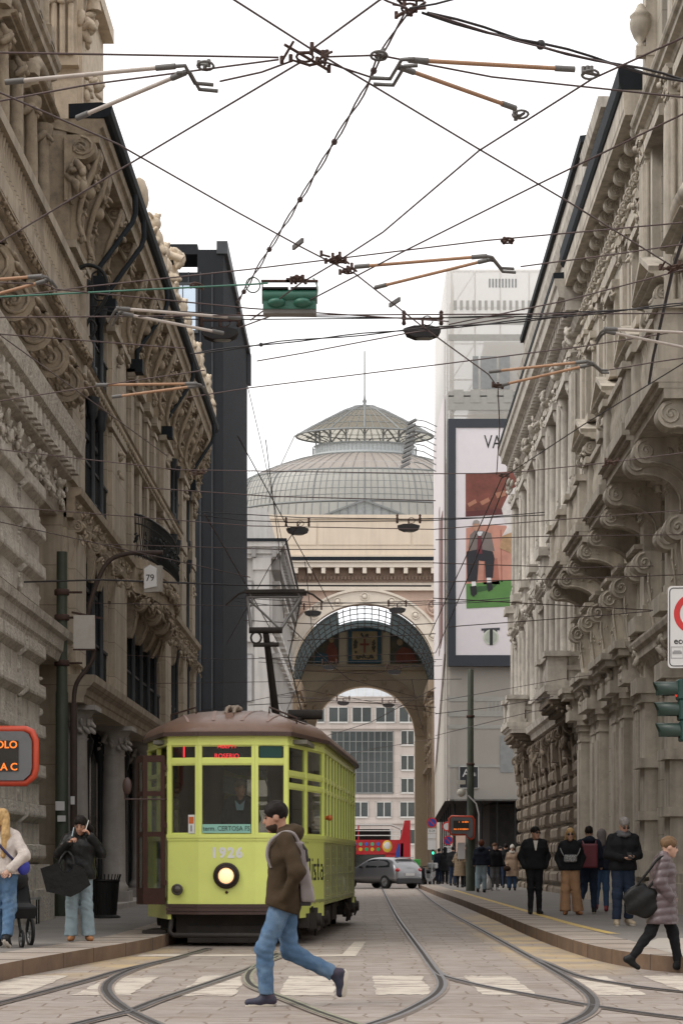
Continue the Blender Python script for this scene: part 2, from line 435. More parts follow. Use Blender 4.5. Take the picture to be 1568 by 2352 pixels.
# ---------------- tram rails ----------------
M['rail'] = mat('rail_steel', (0.19, 0.185, 0.19), 0.42, 0.75, var=0.25, scale=4)
M['groove'] = mat('rail_groove', (0.035, 0.028, 0.024), 0.9)
M['bed'] = mat('rail_bed', (0.245, 0.2, 0.168), 0.9, var=0.35, scale=3, bump=0.3, bscale=30)
M['mossy'] = mat('mossy_rail', (0.24, 0.235, 0.17), 0.7, 0.2, var=0.3, scale=4)
rail_n = 0
def rail(px, label, moss=False):
    global rail_n
    rail_n += 1; dz = rail_n * .0007
    line = cat([(*G(x, y).xy, 0) for x, y in px], 10)
    t = thing('tram_rail', label, 'rail', (0, 0, 0), 0, 'tram rails in the paving')
    def band(name, a, b, z, m):
        k = MB(); strip(k, at_z(offset(line, a), z + dz), at_z(offset(line, b), z + dz)); part(name, k, m, t)
    band('bed', -0.075, 0.08, 0.0062, M['bed'])
    band('groove', -0.04, 0.045, 0.0085, M['groove'])
    band('rail_head', 0.018, 0.055, 0.0115, M['mossy'] if moss else M['rail'])
    band('rail_lip', -0.05, -0.028, 0.0112, M['mossy'] if moss else M['rail'])
rail([(872, 2032), (880, 2048), (893, 2075), (912, 2110), (940, 2150), (968, 2188), (990, 2220), (1008, 2245), (1014, 2264), (1003, 2284), (972, 2305), (918, 2332), (850, 2356), (790, 2374)], 'steel rail in the middle of the street, hooking left at the crossing')
rail([(948, 2036), (965, 2048), (988, 2068), (1033, 2098), (1100, 2135), (1180, 2180), (1255, 2222), (1310, 2255), (1350, 2285), (1362, 2306), (1352, 2328), (1318, 2348), (1262, 2370)], 'steel rail running beside the right kerb and hooking left at the bottom')
rail([(985, 2212), (1010, 2240), (1060, 2256), (1130, 2272), (1230, 2290), (1340, 2310), (1460, 2328), (1568, 2342), (1680, 2356)], 'thin rail branching off to the lower right corner of the street')
rail([(1225, 2204), (1256, 2216), (1328, 2245), (1430, 2264), (1502, 2274), (1600, 2284)], 'rail forking off towards the woman in the mauve coat')
rail([(480, 2180), (405, 2202), (354, 2214.6), (302, 2230), (261, 2250), (243, 2271), (254, 2294), (287, 2320), (335, 2345), (385, 2368)], 'rail curling in a loop in front of the left kerb')
rail([(-60, 2322), (0, 2307), (102, 2281), (205, 2253), (266, 2235), (328, 2220), (400, 2204)], 'rail leaving the tram towards the left edge of the road')
rail([(640, 2192), (579, 2225), (513, 2250), (436, 2276), (359, 2302), (297, 2326), (220, 2345), (160, 2360)], 'rail from under the tram crossing the loop at lower left')
rail([(640, 2200), (600, 2216), (578, 2232), (569, 2249), (580, 2267), (615, 2283), (666, 2302), (728, 2327), (800, 2352), (860, 2372)], 'mossy green rail curving past the walking man\'s feet', True)
# litter
mb = MB(); r0 = rng(3)
p = G(237, 2195)
for k in range(5): mb.ell((p.x + r0.uniform(-.05, .07), p.y + r0.uniform(-.03, .03), 0.025), (r0.uniform(.02, .05), .03, r0.uniform(.012, .03)), 6, 4)
tag(part('paper_scrap', mb, mat('white_paper', (0.75, 0.74, 0.72), 0.8)), 'crumpled white paper lying in the gutter below the left kerb', 'litter')
# ---------------- stone ornament library (local frame: x along the wall, -y towards the street, z up) ----------------
def mould(mb, a0, a1, prof):
    return mb.prism([(-o, z) for o, z in prof], 'x', a0, a1)
def cprof(z0, h, p, back=0.02):
    return [(-back, z0), (p*.18, z0), (p*.22, z0+.16*h), (p*.42, z0+.22*h), (p*.5, z0+.42*h), (p*.78, z0+.5*h), (p*.8, z0+.72*h), (p*.94, z0+.8*h), (p, z0+.93*h), (p, z0+h), (-back, z0+h)]
def cornice(mb, a0, a1, z0, h, p): return mould(mb, a0, a1, cprof(z0, h, p))
def cap_block(mb, a0, a1, z0, h, p):
    """a moulding that returns round both ends"""
    for k, (zz, hh, pp) in enumerate(((0, .3, .45), (.3, .3, .75), (.6, .4, 1.0))):
        mb.box(a0 - p*pp, -p*pp, z0 + zz*h, a1 + p*pp, 0.02, z0 + (zz + hh)*h)
def leaves(mb, c, size, n, seed, big=1.0):
    r = rng(seed)
    for k in range(n):
        x = c[0] + r.uniform(-.5, .5)*size[0]; y = c[1] + r.uniform(-.5, .5)*size[1]; z = c[2] + r.uniform(-.5, .5)*size[2]
        s = big * r.uniform(.6, 1.2)
        rot = Matrix.Rotation(r.uniform(-.9, .9), 3, 'X') @ Matrix.Rotation(r.uniform(-.9, .9), 3, 'Y')
        mb.ell((x, y, z), (.05*s, .045*s, .10*s), 6, 4, rot)
def spiral(mb, a, out, z, r, turns=1.6, thick=.03, flip=1, a0=90, n=18):
    pts = []
    for i in range(n+1):
        t = i/n; rr = r*(1 - .86*t); an = R(a0) - flip*2*math.pi*turns*t
        pts.append((a, -(out + rr*math.cos(an)), z + rr*math.sin(an)))
    mb.tube(pts, thick, 5)
    mb.ell((a, -out, z), (thick*1.1, r*.22, r*.22), 6, 4)
def scroll_prof(out, h, zt, r):
    """bracket outline in (out,z): flat top, rolled volute in front, concave underside down to the wall"""
    c = (out - r, zt - r)
    pts = [(-.02, zt)]
    for i in range(15):
        an = R(90) - R(205)*i/14
        pts.append((c[0] + r*math.cos(an), c[1] + r*math.sin(an)))
    x0, z0 = pts[-1]; x1, z1 = .10, zt - h*.82
    for i in range(1, 7):
        t = i/6; pts.append((x0 + (x1-x0)*math.sin(t*math.pi/2)**1.0, z0 + (z1-z0)*(1 - math.cos(t*math.pi/2))))
    pts += [(.10, zt - h), (-.02, zt - h)]
    return pts, c
def scroll_bracket(mb, a, w, out, h, zt, r=None, leaf=True, seed=1):
    r = r or h*.26
    pts, c = scroll_prof(out, h, zt, r)
    mb.prism([(-o, z) for o, z in pts], 'x', a - w/2, a + w/2)
    for sd in (-1, 1):
        spiral(mb, a + sd*(w/2 + .005), c[0], c[1], r*.82, 1.7, r*.10, 1)
        # rib that follows the lower edge
        rib = [(a + sd*(w/2 + .004), -o, z) for o, z in pts[14:-1]]
        mb.tube(rib, r*.10, 5)
        if leaf:
            leaves(mb, (a + sd*(w/2), -(out*.42), zt - r*.9), (.02, out*.42, r*1.0), 7, seed + sd, r*2.6)
    return pts
def s_console(mb, a, w, out, h, zt, seed=1):
    """tall S console flat to the wall: small volute on top, long sweep down to a foot"""
    r = out*.42
    pts = [(-.02, zt), (out*.5, zt)]
    c = (out - r, zt - r)
    for i in range(11):
        an = R(80) - R(190)*i/10
        pts.append((c[0] + r*math.cos(an), c[1] + r*math.sin(an)))
    for i in range(1, 9):
        t = i/8
        pts.append((out*.42*(1-t)**1.6 + .06 + out*.16*math.sin(t*math.pi)*t, zt - 2*r - (h - 2*r)*t))
    pts.append((-.02, zt - h))
    mb.prism([(-o, z) for o, z in pts], 'x', a - w/2, a + w/2)
    for sd in (-1, 1):
        spiral(mb, a + sd*(w/2 + .004), c[0], c[1], r*.8, 1.5, r*.12)
        mb.tube([(a + sd*(w/2+.003), -o, z) for o, z in pts[12:-1]], r*.12, 5)
        leaves(mb, (a + sd*w/2, -out*.3, zt - h*.42), (.03, out*.35, h*.25), 6, seed + sd, r*2.2)
def pilaster(mb, a, w, p, z0, z1, flutes=0, base=True, cap='leaf', seed=1):
    hb = .28 if base else 0; hc = min(.62, (z1-z0)*.14)
    if base:
        mb.box(a-w/2-.07, -p-.07, z0, a+w/2+.07, .02, z0+.14); mb.box(a-w/2-.035, -p-.035, z0+.14, a+w/2+.035, .02, z0+hb)
    mb.box(a-w/2, -p, z0+hb, a+w/2, .02, z1-hc)
    if flutes:
        n = flutes; ww = w*.86/n
        for i in range(n):
            mb.cyl((a - w*.43 + ww*(i+.5), -p, z0+hb+.1), (a - w*.43 + ww*(i+.5), -p, z1-hc-.1), ww*.36, 6)
        nb = max(2, int(p/ww))                   # ribs on the returns too
        for sd in (-1, 1):
            for i in range(nb): mb.cyl((a + sd*w/2, -p*(i+.5)/nb, z0+hb+.1), (a + sd*w/2, -p*(i+.5)/nb, z1-hc-.1), ww*.34, 6)
    if cap == 'leaf':
        mb.box(a-w/2-.02, -p-.02, z1-hc, a+w/2+.02, .02, z1-hc+.05)
        mb.prism([(a-w/2, z1-hc+.05), (a+w/2, z1-hc+.05), (a+w/2+.1, z1-.1), (a-w/2-.1, z1-.1)], 'y', -p-.05, .02)
        leaves(mb, (a, -p-.06, z1-hc*.55), (w*1.05, .08, hc*.7), 9, seed, hc*1.5)
        for sd in (-1, 1):
            leaves(mb, (a+sd*(w/2+.05), -p*.6, z1-hc*.55), (.06, p*.9, hc*.7), 5, seed+sd+7, hc*1.4)
            mb.tube([(a+sd*(w/2+.05), -p-.05, z1-.16), (a+sd*(w/2+.14), -p-.13, z1-.16)], .09, 8)
        mb.box(a-w/2-.13, -p-.12, z1-.1, a+w/2+.13, .02, z1)
    elif cap == 'block':
        mb.box(a-w/2-.03, -p-.03, z1-hc, a+w/2+.03, .02, z1-hc+.07)
        mb.box(a-w/2+.01, -p-.0, z1-hc+.07, a+w/2-.01, .02, z1-hc*.5)
        mb.box(a-w/2-.06, -p-.06, z1-hc*.5, a+w/2+.06, .02, z1-hc*.22); mb.box(a-w/2-.12, -p-.12, z1-hc*.22, a+w/2+.12, .02, z1)
def baluster_mesh(h, r, m):
    mb = MB()
    mb.lathe([(r*.9, 0), (r*.9, h*.06), (r*.45, h*.1), (r*.5, h*.16), (r, h*.38), (r*.75, h*.55), (r*.4, h*.75), (r*.42, h*.86), (r*.8, h*.9), (r*.8, h)], n=8)
    return mb.mesh('baluster', m)
def balcony(parent, a0, a1, z, proj, m, h=1.15, brackets=True, ped=.55, slab=.36, seed=3, solid_end=True, bh=1.0, bw=.34, br=None, bm=None):
    """stone balcony: moulded slab on scroll brackets, corner pedestals, baluster front"""
    mb = MB()
    for zz, hh, pp in ((0, .34, .86), (.34, .2, .93), (.54, .46, 1.0)):
        mb.box(a0 - .1*pp, -proj*pp - .0, z + zz*slab, a1 + .1*pp, .02, z + (zz+hh)*slab)
    o = part('balcony', mb, m, parent)
    zt = z + slab
    for a in (a0 + ped/2, a1 - ped/2):
        ped_ = MB(); ped_.box(a-ped/2, -proj+.06, zt, a+ped/2, -proj+.06+ped, zt+.14); ped_.box(a-ped/2+.05, -proj+.11, zt+.14, a+ped/2-.05, -proj+.01+ped, zt+h-.16)
        ped_.box(a-ped/2-.05, -proj+.01, zt+h-.16, a+ped/2+.05, -proj+.11+ped, zt+h)
        if solid_end:
            ped_.box(a-ped*.22, -proj+.06+ped, zt, a+ped*.22, .02, zt+h-.14)
            ped_.box(a-ped*.32, -proj+.11+ped, zt+h-.14, a+ped*.32, .02, zt+h-.005)
        part('pedestal', ped_, m, o)
    rl = MB(); rl.box(a0+ped+.05, -proj+.12, zt+h-.16, a1-ped-.05, -proj+.38, zt+h-.02); rl.box(a0+ped, -proj+.14, zt, a1-ped, -proj+.36, zt+.10)
    part('rail', rl, m, o)
    n = max(3, int((a1-a0-2*ped)/.24))
    bms = MB()
    for i in range(n):
        x = a0+ped + (a1-a0-2*ped)*(i+.5)/n; hh = h-.28
        r = .085
        bms.lathe([(r*.9, 0), (r*.45, hh*.1), (r, hh*.36), (r*.75, hh*.55), (r*.4, hh*.78), (r*.8, hh*.92), (r*.8, hh)], (x, -proj+.25, zt+.11), 7)
    part('balusters', bms, m, o)
    if brackets:
        for k, a in enumerate((a0 + .3, a1 - .3)):
            b2 = MB(); scroll_bracket(b2, a, bw, proj*.93, bh, z, br or bh*.34, seed=seed+k); part('bracket', b2, bm or m, o)
    return o
def wall_grid(mb, a0, a1, rows, b0=0.0, b1=0.5):
    """rows: (z0, z1, [(o0,o1),...]) a wall of that height band with openings"""
    for z0, z1, ops in rows:
        x = a0
        for o0, o1 in sorted(ops):
            if o0 > x: mb.box(x, b0, z0, o0, b1, z1)
            x = o1
        if x < a1: mb.box(x, b0, z0, a1, b1, z1)
def window(parent, a0, a1, z0, z1, b, frame, glass, mull=1, trans=1, fw=.07):
    mb = MB()
    mb.box(a0, b, z0, a0+fw, b+.08, z1); mb.box(a1-fw, b, z0, a1, b+.08, z1); mb.box(a0+fw, b, z0, a1-fw, b+.08, z0+fw); mb.box(a0+fw, b, z1-fw, a1-fw, b+.08, z1)
    for i in range(mull):
        x = a0 + (a1-a0)*(i+1)/(mull+1); mb.box(x-.025, b+.003, z0+fw, x+.025, b+.075, z1-fw)
    for i in range(trans):
        zz = z0 + (z1-z0)*(i+1)/(trans+1)*1.25; mb.box(a0+fw, b+.006, zz-.025, a1-fw, b+.072, zz+.025)
    o = part('window', mb, frame, parent, fix=False)
    g = MB(); g.box(a0+fw, b+.03, z0+fw, a1-fw, b+.045, z1-fw); part('pane', g, glass, o, fix=False)
    return o
def pediment(mb, a0, a1, z, p, kind='tri', h=.5):
    mould(mb, a0, a1, cprof(z, .22, p))
    mid = (a0+a1)/2
    if kind == 'tri':
        mb.prism([(a0, z+.22), (a1, z+.22), (mid, z+.22+h)], 'y', -p*.55, .02)
        for s, e in ((a0, mid), (a1, mid)): mb.obox((s, -p*.5, z+.27), (e, -p*.5, z+.27+h), p, .12)
    else:
        arc = [(mid + (a1-a0)/2*math.cos(t*math.pi/12), z+.22+h*math.sin(t*math.pi/12)) for t in range(13)]
        mb.prism(arc, 'y', -p*.5, .02)
        mb.tube([(x, -p*.5, zz+.02) for x, zz in arc], p*.32, 6)
# stone, metal and glass shared by the buildings
M['stone_r'] = mat('grey_beige_stone', (0.52, 0.47, 0.395), 0.85, var=0.14, scale=1.6, bump=0.25, bscale=30, streak=0.55, dirt=(0.20, 0.175, 0.145), dirt_amt=0.45, dirt_scale=2.2)
M['stone_r2'] = mat('pale_grey_stone', (0.53, 0.49, 0.43), 0.85, var=0.14, scale=1.6, bump=0.25, bscale=30, streak=0.55, dirt=(0.2, 0.18, 0.16), dirt_amt=0.5, dirt_scale=2.6)
M['stone_r0'] = mat('plain_stone_blocks', (0.50, 0.455, 0.38), 0.85, var=0.12, scale=1.2, bump=0.2, bscale=25, streak=0.5, blocks=(1.1, .62), dirt=(0.24, 0.2, 0.16), dirt_amt=0.35)
M['stone_base'] = mat('brown_rusticated_stone', (0.21, 0.168, 0.125), 0.9, var=0.28, scale=3.0, bump=0.6, bscale=22, streak=0.5, dirt=(0.12, 0.10, 0.08), dirt_amt=0.6, bdist=.03)
M['stone_l'] = mat('tan_stone', (0.43, 0.362, 0.278), 0.88, var=0.14, scale=1.6, bump=0.25, bscale=30, streak=0.5, blocks=(1.6, .8), dirt=(0.17, 0.14, 0.11), dirt_amt=0.4, dirt_scale=2.0)
M['stone_lc'] = mat('carved_tan_stone', (0.36, 0.292, 0.212), 0.88, var=0.2, scale=5, bump=0.3, bscale=40, streak=0.3, dirt=(0.13, 0.105, 0.08), dirt_amt=0.65, dirt_scale=4)
M['stone_cream'] = mat('cream_stone', (0.588, 0.493, 0.378), 0.85, var=0.15, scale=3, bump=0.2, dirt=(0.28, 0.22, 0.16), dirt_amt=0.5, dirt_scale=4)
M['stone_grey'] = mat('grey_column_stone', (0.413, 0.381, 0.350), 0.85, var=0.14, scale=3, bump=0.2, streak=0.3, dirt=(0.2, 0.17, 0.15), dirt_amt=0.4)
M['rough'] = mat('pitted_travertine', (0.60, 0.55, 0.475), 0.92, var=0.22, scale=5, bump=1.0, bscale=16, bdist=.05, streak=0.45, dirt=(0.19, 0.165, 0.135), dirt_amt=0.7, dirt_scale=5)
M['iron'] = mat('dark_iron', (0.02, 0.021, 0.022), 0.6, 0.0, var=0.2, spec=.2)
M['gutter'] = mat('dark_painted_gutter', (0.014, 0.018, 0.022), 0.75, 0.0, var=0.25, spec=.2)
M['winframe'] = mat('dark_window_metal', (0.032, 0.035, 0.039), 0.55, 0.0, spec=.25)
M['winglass'] = mat('dark_window_glass', (0.02, 0.024, 0.028), 0.15, 0.0, var=0.1, spec=0.5)
M['shopglass'] = mat('shop_window_glass', (0.016, 0.018, 0.02), 0.08, 0.0, var=0.1, spec=0.8)
M['slate'] = mat('slate_roof', (0.12, 0.12, 0.125), 0.8)
# ================= right side of the street =================
XR = 6.7
def right_building(name, label, Yf):
    return thing(name, label, 'building', (XR, Yf, 0), R(-90), 'buildings lining the street')
# ---- R1: palace with scroll corbels and stacked balconies, Y 47.8 .. 62 ----
YF = 62.0; L = 14.2
A = lambda Y: YF - Y
b = right_building('stone_palace', 'grey beige palace with scroll corbels under a dark gutter and three bracketed balconies', YF)
st = M['stone_r']
bays = [A(59.7), A(54.5), A(49.3)]
mb = MB()
rows = [(0, .9, []), (.9, 5.0, [(x-.95, x+.95) for x in bays]), (5.0, 6.5, []), (6.5, 9.2, [(x-.75, x+.75) for x in bays]), (9.2, 10.0, []),
        (10.0, 12.9, [(x-.75, x+.75) for x in bays]), (12.9, 14.2, []), (14.2, 16.2, [(x-.65, x+.65) for x in bays]), (16.2, 19.4, [])]
wall_grid(mb, 0, L, rows, 0, .55); mb.box(0, .55, 0, L, 8, 19.3)
part('wall', mb, M['stone_r0'], b)
for x in bays:
    for z0, z1, hw in ((.9, 5.0, .95), (6.5, 9.2, .75), (10.0, 12.9, .75), (14.2, 16.2, .65)):
        window(b, x-hw, x+hw, z0, z1, .3, M['winframe'], M['winglass'])
mb = MB(); mb.box(0, -.28, 0, L, .02, .75); mb.box(0, -.2, .75, L, .02, .95); part('plinth', mb, st, b)
# ground floor pilasters with returns of the entablature
pil = [A(y) for y in (61.4, 57.8, 56.6, 52.9, 51.3, 48.6)]
for k, x in enumerate(pil):
    mb = MB(); pilaster(mb, x, .85, .26, .95, 5.45, cap='block', seed=k)
    mb.box(x-.28, -.30, 1.5, x+.28, -.25, 4.6)          # raised panel
    mb.box(x-.55, -.62, 5.45, x+.55, .02, 5.75); mb.box(x-.5, -.5, 5.75, x+.5, .02, 6.1)
    mb.box(x-.62, -.75, 6.1, x+.62, .02, 6.26); mb.box(x-.7, -.85, 6.26, x+.7, .02, 6.42)
    leaves(mb, (x, -.55, 5.85), (.3, .06, .4), 6, k, 1.6)
    part('pilaster', mb, st, b)
mb = MB(); mould(mb, 0, L, [(-.02, 5.45), (.22, 5.45), (.24, 5.75), (.18, 5.78), (.18, 6.05), (.45, 6.1), (.5, 6.25), (.6, 6.3), (.62, 6.40), (-.02, 6.40)])
part('entablature', mb, st, b)
# balconies on paired brackets, with tall S consoles below
for k, (y0, y1) in enumerate(((47.5, 51.1), (52.8, 56.2), (58.0, 61.4))):
    o = balcony(b, A(y1), A(y0), 9.5, 1.27, st, h=1.25, ped=.62, slab=.5, seed=20+k, bh=1.15, bw=.42, br=.22)
    for a in (A(y1) + .3, A(y0) - .3):
        mb = MB(); s_console(mb, a, .38, .62, 2.1, 8.3, seed=30+k); mb.box(a-.32, -.5, 6.42, a+.32, .02, 6.75); mb.box(a-.27, -.4, 5.95, a+.27, .02, 6.42)
        part('console', mb, st, o)
    for u0, u1 in ((A(y1)+.02, A(y1)+.6), (A(y0)-.6, A(y0)-.02)):
        mb = MB(); cap_block(mb, u0+.08, u1-.08, 8.3, .26, .5); part('bracket_cap', mb, st, o)
# upper window surrounds
for k, x in enumerate(bays):
    mb = MB()
    for s in (-1, 1):
        mb.box(x+s*.95-.14, -.22, 9.9, x+s*.95+.14, .02, 12.9)
        s_console(mb, x+s*1.0, .26, .42, 1.0, 13.3, seed=50+k)
        mb.box(x+s*.85-.1, -.16, 14.0, x+s*.85+.1, .02, 16.3)
        leaves(mb, (x+s*.95, -.26, 11.8), (.2, .06, .9), 8, 60+k+s, 1.3)
        leaves(mb, (x+s*.9, -.18, 16.2), (.3, .1, .5), 8, 64+k+s, 1.3)
    pediment(mb, x-1.3, x+1.3, 13.3, .55, 'tri', .55)
    leaves(mb, (x, -.3, 13.1), (.7, .15, .35), 12, 70+k, 1.4)
    mb.box(x-1.0, -.24, 16.3, x+1.0, .02, 16.5); mb.box(x-1.05, -.3, 13.95, x+1.05, .02, 14.15)
    part('window_surround', mb, st, b)
for k, y in enumerate((61.5, 57.1, 51.9, 48.2)):
    mb = MB(); pilaster(mb, A(y), .62, .2, 10.0, 17.0, cap='leaf', seed=80+k); pilaster(mb, A(y)+.75 if k < 3 else A(y)-.75, .34, .12, 10.0, 17.0, cap='block', seed=90+k)
    part('upper_pilaster', mb, st, b)
mb = MB(); mould(mb, 0, L, [(-.02, 9.55), (.16, 9.55), (.2, 9.9), (-.02, 9.9)]); part('string_course', mb, st, b); mb = MB(); mould(mb, 0, L, [(-.02, 17.0), (.12, 17.0), (.14, 17.3), (.08, 17.35), (-.02, 17.35)])
part('string_course', mb, st, b)
# crowning cornice
mb = MB(); mould(mb, -.1, L, [(-.02, 18.72), (.62, 18.72), (.63, 18.82), (.65, 18.86), (.66, 19.3), (-.02, 19.3)]); part('cornice', mb, st, b)
mb = MB(); mould(mb, -.12, L+.02, [(.1, 19.305), (.70, 19.305), (.76, 19.4), (.78, 19.8), (.60, 19.85), (.1, 19.7)]); part('gutter', mb, M['gutter'], b)
sc_ = MB(); scroll_bracket(sc_, 0, .28, .42, .85, 18.72, .18, seed=4); leaves(sc_, (0, -.12, 17.65), (.3, .1, .4), 7, 5, 1.3); leaves(sc_, (.5, -.1, 17.95), (.5, .08, .4), 10, 9, 1.2)
spiral(sc_, -.2, .16, 17.72, .13, 1.4, .03); spiral(sc_, .2, .16, 17.72, .13, 1.4, .03)
me = sc_.mesh('corbel', st); fixn(me)
for i in range(13): place('corbel', me, b, (.55 + i*1.09, 0, 0))
# attic behind the gutter
mb = MB(); mb.box(.1, .02, 19.3, 5.0, 7, 22.3); mould(mb, .1, 5.0, [(-.1, 22.3), (.12, 22.3), (.2, 22.6), (-.1, 22.6)]); mould(mb, .1, 5.0, [(-.1, 20.6), (.06, 20.6), (.1, 20.8), (-.1, 20.8)]); part('attic', mb, M['stone_r2'], b)

# ---- R0: corner palace at the right edge, Y 30 .. 47.8 ----
YF = 47.8; L = 17.8
A = lambda Y: YF - Y
b = right_building('corner_palace', 'nearest grey beige palace at the right edge with tall pilasters and a large bracketed balcony', YF)
bays = [A(45.4), A(41.0), A(36.5), A(32.3)]
mb = MB()
rows = [(0, .9, []), (.9, 5.0, [(x-.8, x+.8) for x in bays]), (5.0, 6.6, []), (6.6, 9.4, [(x-.75, x+.75) for x in bays]), (9.4, 10.2, []),
        (10.2, 13.2, [(x-.8, x+.8) for x in bays]), (13.2, 14.4, []), (14.4, 17.4, [(x-.8, x+.8) for x in bays]), (17.4, 19.0, []), (19.0, 21.5, [(x-.7, x+.7) for x in bays]), (21.5, 24, [])]
wall_grid(mb, 0, L, rows, 0, .5); mb.box(0, .5, 0, L, 8, 23.9); part('wall', mb, M['stone_r0'], b)
for x in bays:
    for z0, z1, hw in ((.9, 5.0, .8), (6.6, 9.4, .75), (10.2, 13.2, .8), (14.4, 17.4, .8), (19, 21.5, .7)):
        window(b, x-hw, x+hw, z0, z1, .28, M['winframe'], M['winglass'])
mb = MB(); mb.box(0, -.3, 0, L, .02, .8); mb.box(0, -.2, .8, L, .02, 1.0); part('plinth', mb, st, b)
for k, y in enumerate((47.2, 43.3, 38.8, 34.4)):
    x = A(y); mb = MB()
    mb.box(x-.5, -.42, .9, x+.5, .02, 1.5); mb.box(x-.42, -.3, 1.5, x+.42, .02, 2.2); mb.box(x-.52, -.44, 2.2, x+.52, .02, 2.4)
    mb.box(x-.4, -.3, 2.4, x+.4, .02, 3.4); mb.box(x-.52, -.44, 3.4, x+.52, .02, 3.62); mb.box(x-.4, -.3, 3.62, x+.4, .02, 4.9)
    mb.box(x-.5, -.4, 4.9, x+.5, .02, 5.1); mb.box(x-.56, -.5, 5.1, x+.56, .02, 5.45)
    leaves(mb, (x, -.4, 6.0), (.5, .12, .7), 12, k, 1.8)
    mb.box(x-.42, -.3, 5.45, x+.42, .02, 6.5); mb.box(x-.6, -.55, 6.5, x+.6, .02, 6.85)
    part('pilaster', mb, st, b)
    mb = MB(); pilaster(mb, x, .7, .3, 6.85, 9.4, cap='leaf', seed=k+5); pilaster(mb, x, .62, .28, 10.4, 18.0, cap='leaf', seed=k+15, flutes=3); pilaster(mb, x, .6, .25, 18.5, 22.5, cap='leaf', seed=k+25)
    part('upper_pilaster', mb, st, b)
mb = MB(); cornice(mb, 0, L, 5.5, .8, .55); cornice(mb, 0, L, 9.5, .5, .4); cornice(mb, 0, L, 18.0, .5, .5); cornice(mb, 0, L, 22.6, 1.2, .9); part('cornice', mb, st, b)
for k, (y0, y1) in enumerate(((42.7, 46.9), (38.0, 42.0))):
    o = balcony(b, A(y1), A(y0), 9.85, 1.35, st, h=1.3, ped=.7, slab=.55, seed=120+k, bh=1.3, bw=.48, br=.26)
    for a in (A(y1) + .3, A(y0) - .3):
        mb = MB(); s_console(mb, a, .5, .62, 2.2, 8.3, seed=130+k); part('console', mb, st, o)
for k, x in enumerate(bays):
    mb = MB()
    for s in (-1, 1):
        s_console(mb, x+s*1.05, .28, .45, 1.1, 13.75, seed=150+k); mb.box(x+s*1.0-.14, -.2, 10.3, x+s*1.0+.14, .02, 13.2); mb.box(x+s*1.0-.14, -.2, 14.4, x+s*1.0+.14, .02, 17.4)
    pediment(mb, x-1.4, x+1.4, 13.75, .6, 'arc' if k % 2 else 'tri', .6); leaves(mb, (x, -.3, 13.5), (.9, .2, .4), 14, 160+k, 1.6)
    mb.box(x-1.2, -.35, 17.4, x+1.2, .02, 17.65)
    part('window_surround', mb, st, b)
mb = MB(); x = A(47.0); mb.lathe([(.10, 0), (.12, .06), (.07, .12), (.16, .25), (.24, .45), (.26, .6), (.23, .7), (.26, .74), (.15, .85), (.08, 1.0), (.01, 1.05)], (x, -.36, 19.94), 14)
mb.box(x-.123, -.47, 19.75, x+.123, .02, 19.95); part('urn', mb, st, b)

# ---- R2: bank with two orders of fluted columns over a rusticated base, Y 62 .. 97 ----
YF = 88.0; L = 25.95
A = lambda Y: YF - Y
b = right_building('columned_bank', 'pale grey building far right with fluted columns, block cornice and brown rusticated ground floor', YF)
st = M['stone_r2']; sb_ = M['stone_base']
pitch = 4.1
bl = [A(62.9 + i*pitch) for i in range(7)]           # column lines
bays = [x - pitch/2 for x in bl[:6]]
mb = MB()
rows = [(6.2, 7.2, []), (7.2, 11.0, [(x-.8, x+.8) for x in bays]), (11.0, 12.8, []), (12.8, 15.6, [(x-.75, x+.75) for x in bays]), (15.6, 18.9, [])]
wall_grid(mb, 0, L, rows, 0, .5); mb.box(0, .5, 0, L, 9, 18.8); part('wall', mb, st, b)
for x in bays:
    window(b, x-.8, x+.8, 7.2, 11.0, .3, M['winframe'], M['winglass']); window(b, x-.75, x+.75, 12.8, 15.6, .3, M['winframe'], M['winglass'])
    window(b, x-.7, x+.7, 1.2, 4.6, .3, M['winframe'], M['winglass'])
# rusticated base: every course stands proud of its joint
mb = MB(); r_ = rng(8); nz = 12; hz = 6.0/nz
for i in range(nz):
    z0 = i*hz; z1 = z0 + hz - .07
    ops = [(x-.7, x+.7) for x in bays] if 1.2 <= z0 + .2 and z1 <= 4.75 else []
    mb2 = MB(); wall_grid(mb2, 0, L, [(z0, z0+hz, ops)], .003, .5); mb.add(mb2.v, mb2.f)
    x = 0
    segs = []
    for o0, o1 in sorted(ops) + [(L, L)]:
        segs.append((x, o0)); x = o1
    for s0, s1 in segs:
        n = max(1, round((s1-s0)/1.05)); off = 0
        for k in range(n):
            u0 = s0 + (s1-s0)*k/n + .03; u1 = s0 + (s1-s0)*(k+1)/n - .03
            d = .16 + r_.uniform(-.03, .05)
            mb.prism([(-.0, z0+.01), (-d*.7, z0+.02), (-d, z0+.10), (-d, z1-.10), (-d*.7, z1-.02), (0, z1)], 'x', u0, u1)
part('rusticated_base', mb, sb_, b)
for k, x in enumerate(bays):                                        # carved consoles over the ground windows
    mb = MB()
    for s in (-1, 1): s_console(mb, x+s*.95, .3, .5, 2.2, 5.7, seed=200+k)
    leaves(mb, (x, -.3, 5.2), (1.4, .2, .6), 18, 210+k, 2.0); mb.box(x-.3, -.4, 4.6, x+.3, .02, 5.6)
    part('keystone', mb, sb_, b)
mb = MB(); mould(mb, 0, L, [(-.02, 5.9), (.3, 5.9), (.35, 6.1), (.5, 6.15), (.55, 6.35), (-.02, 6.35)]); part('string_course', mb, st, b)
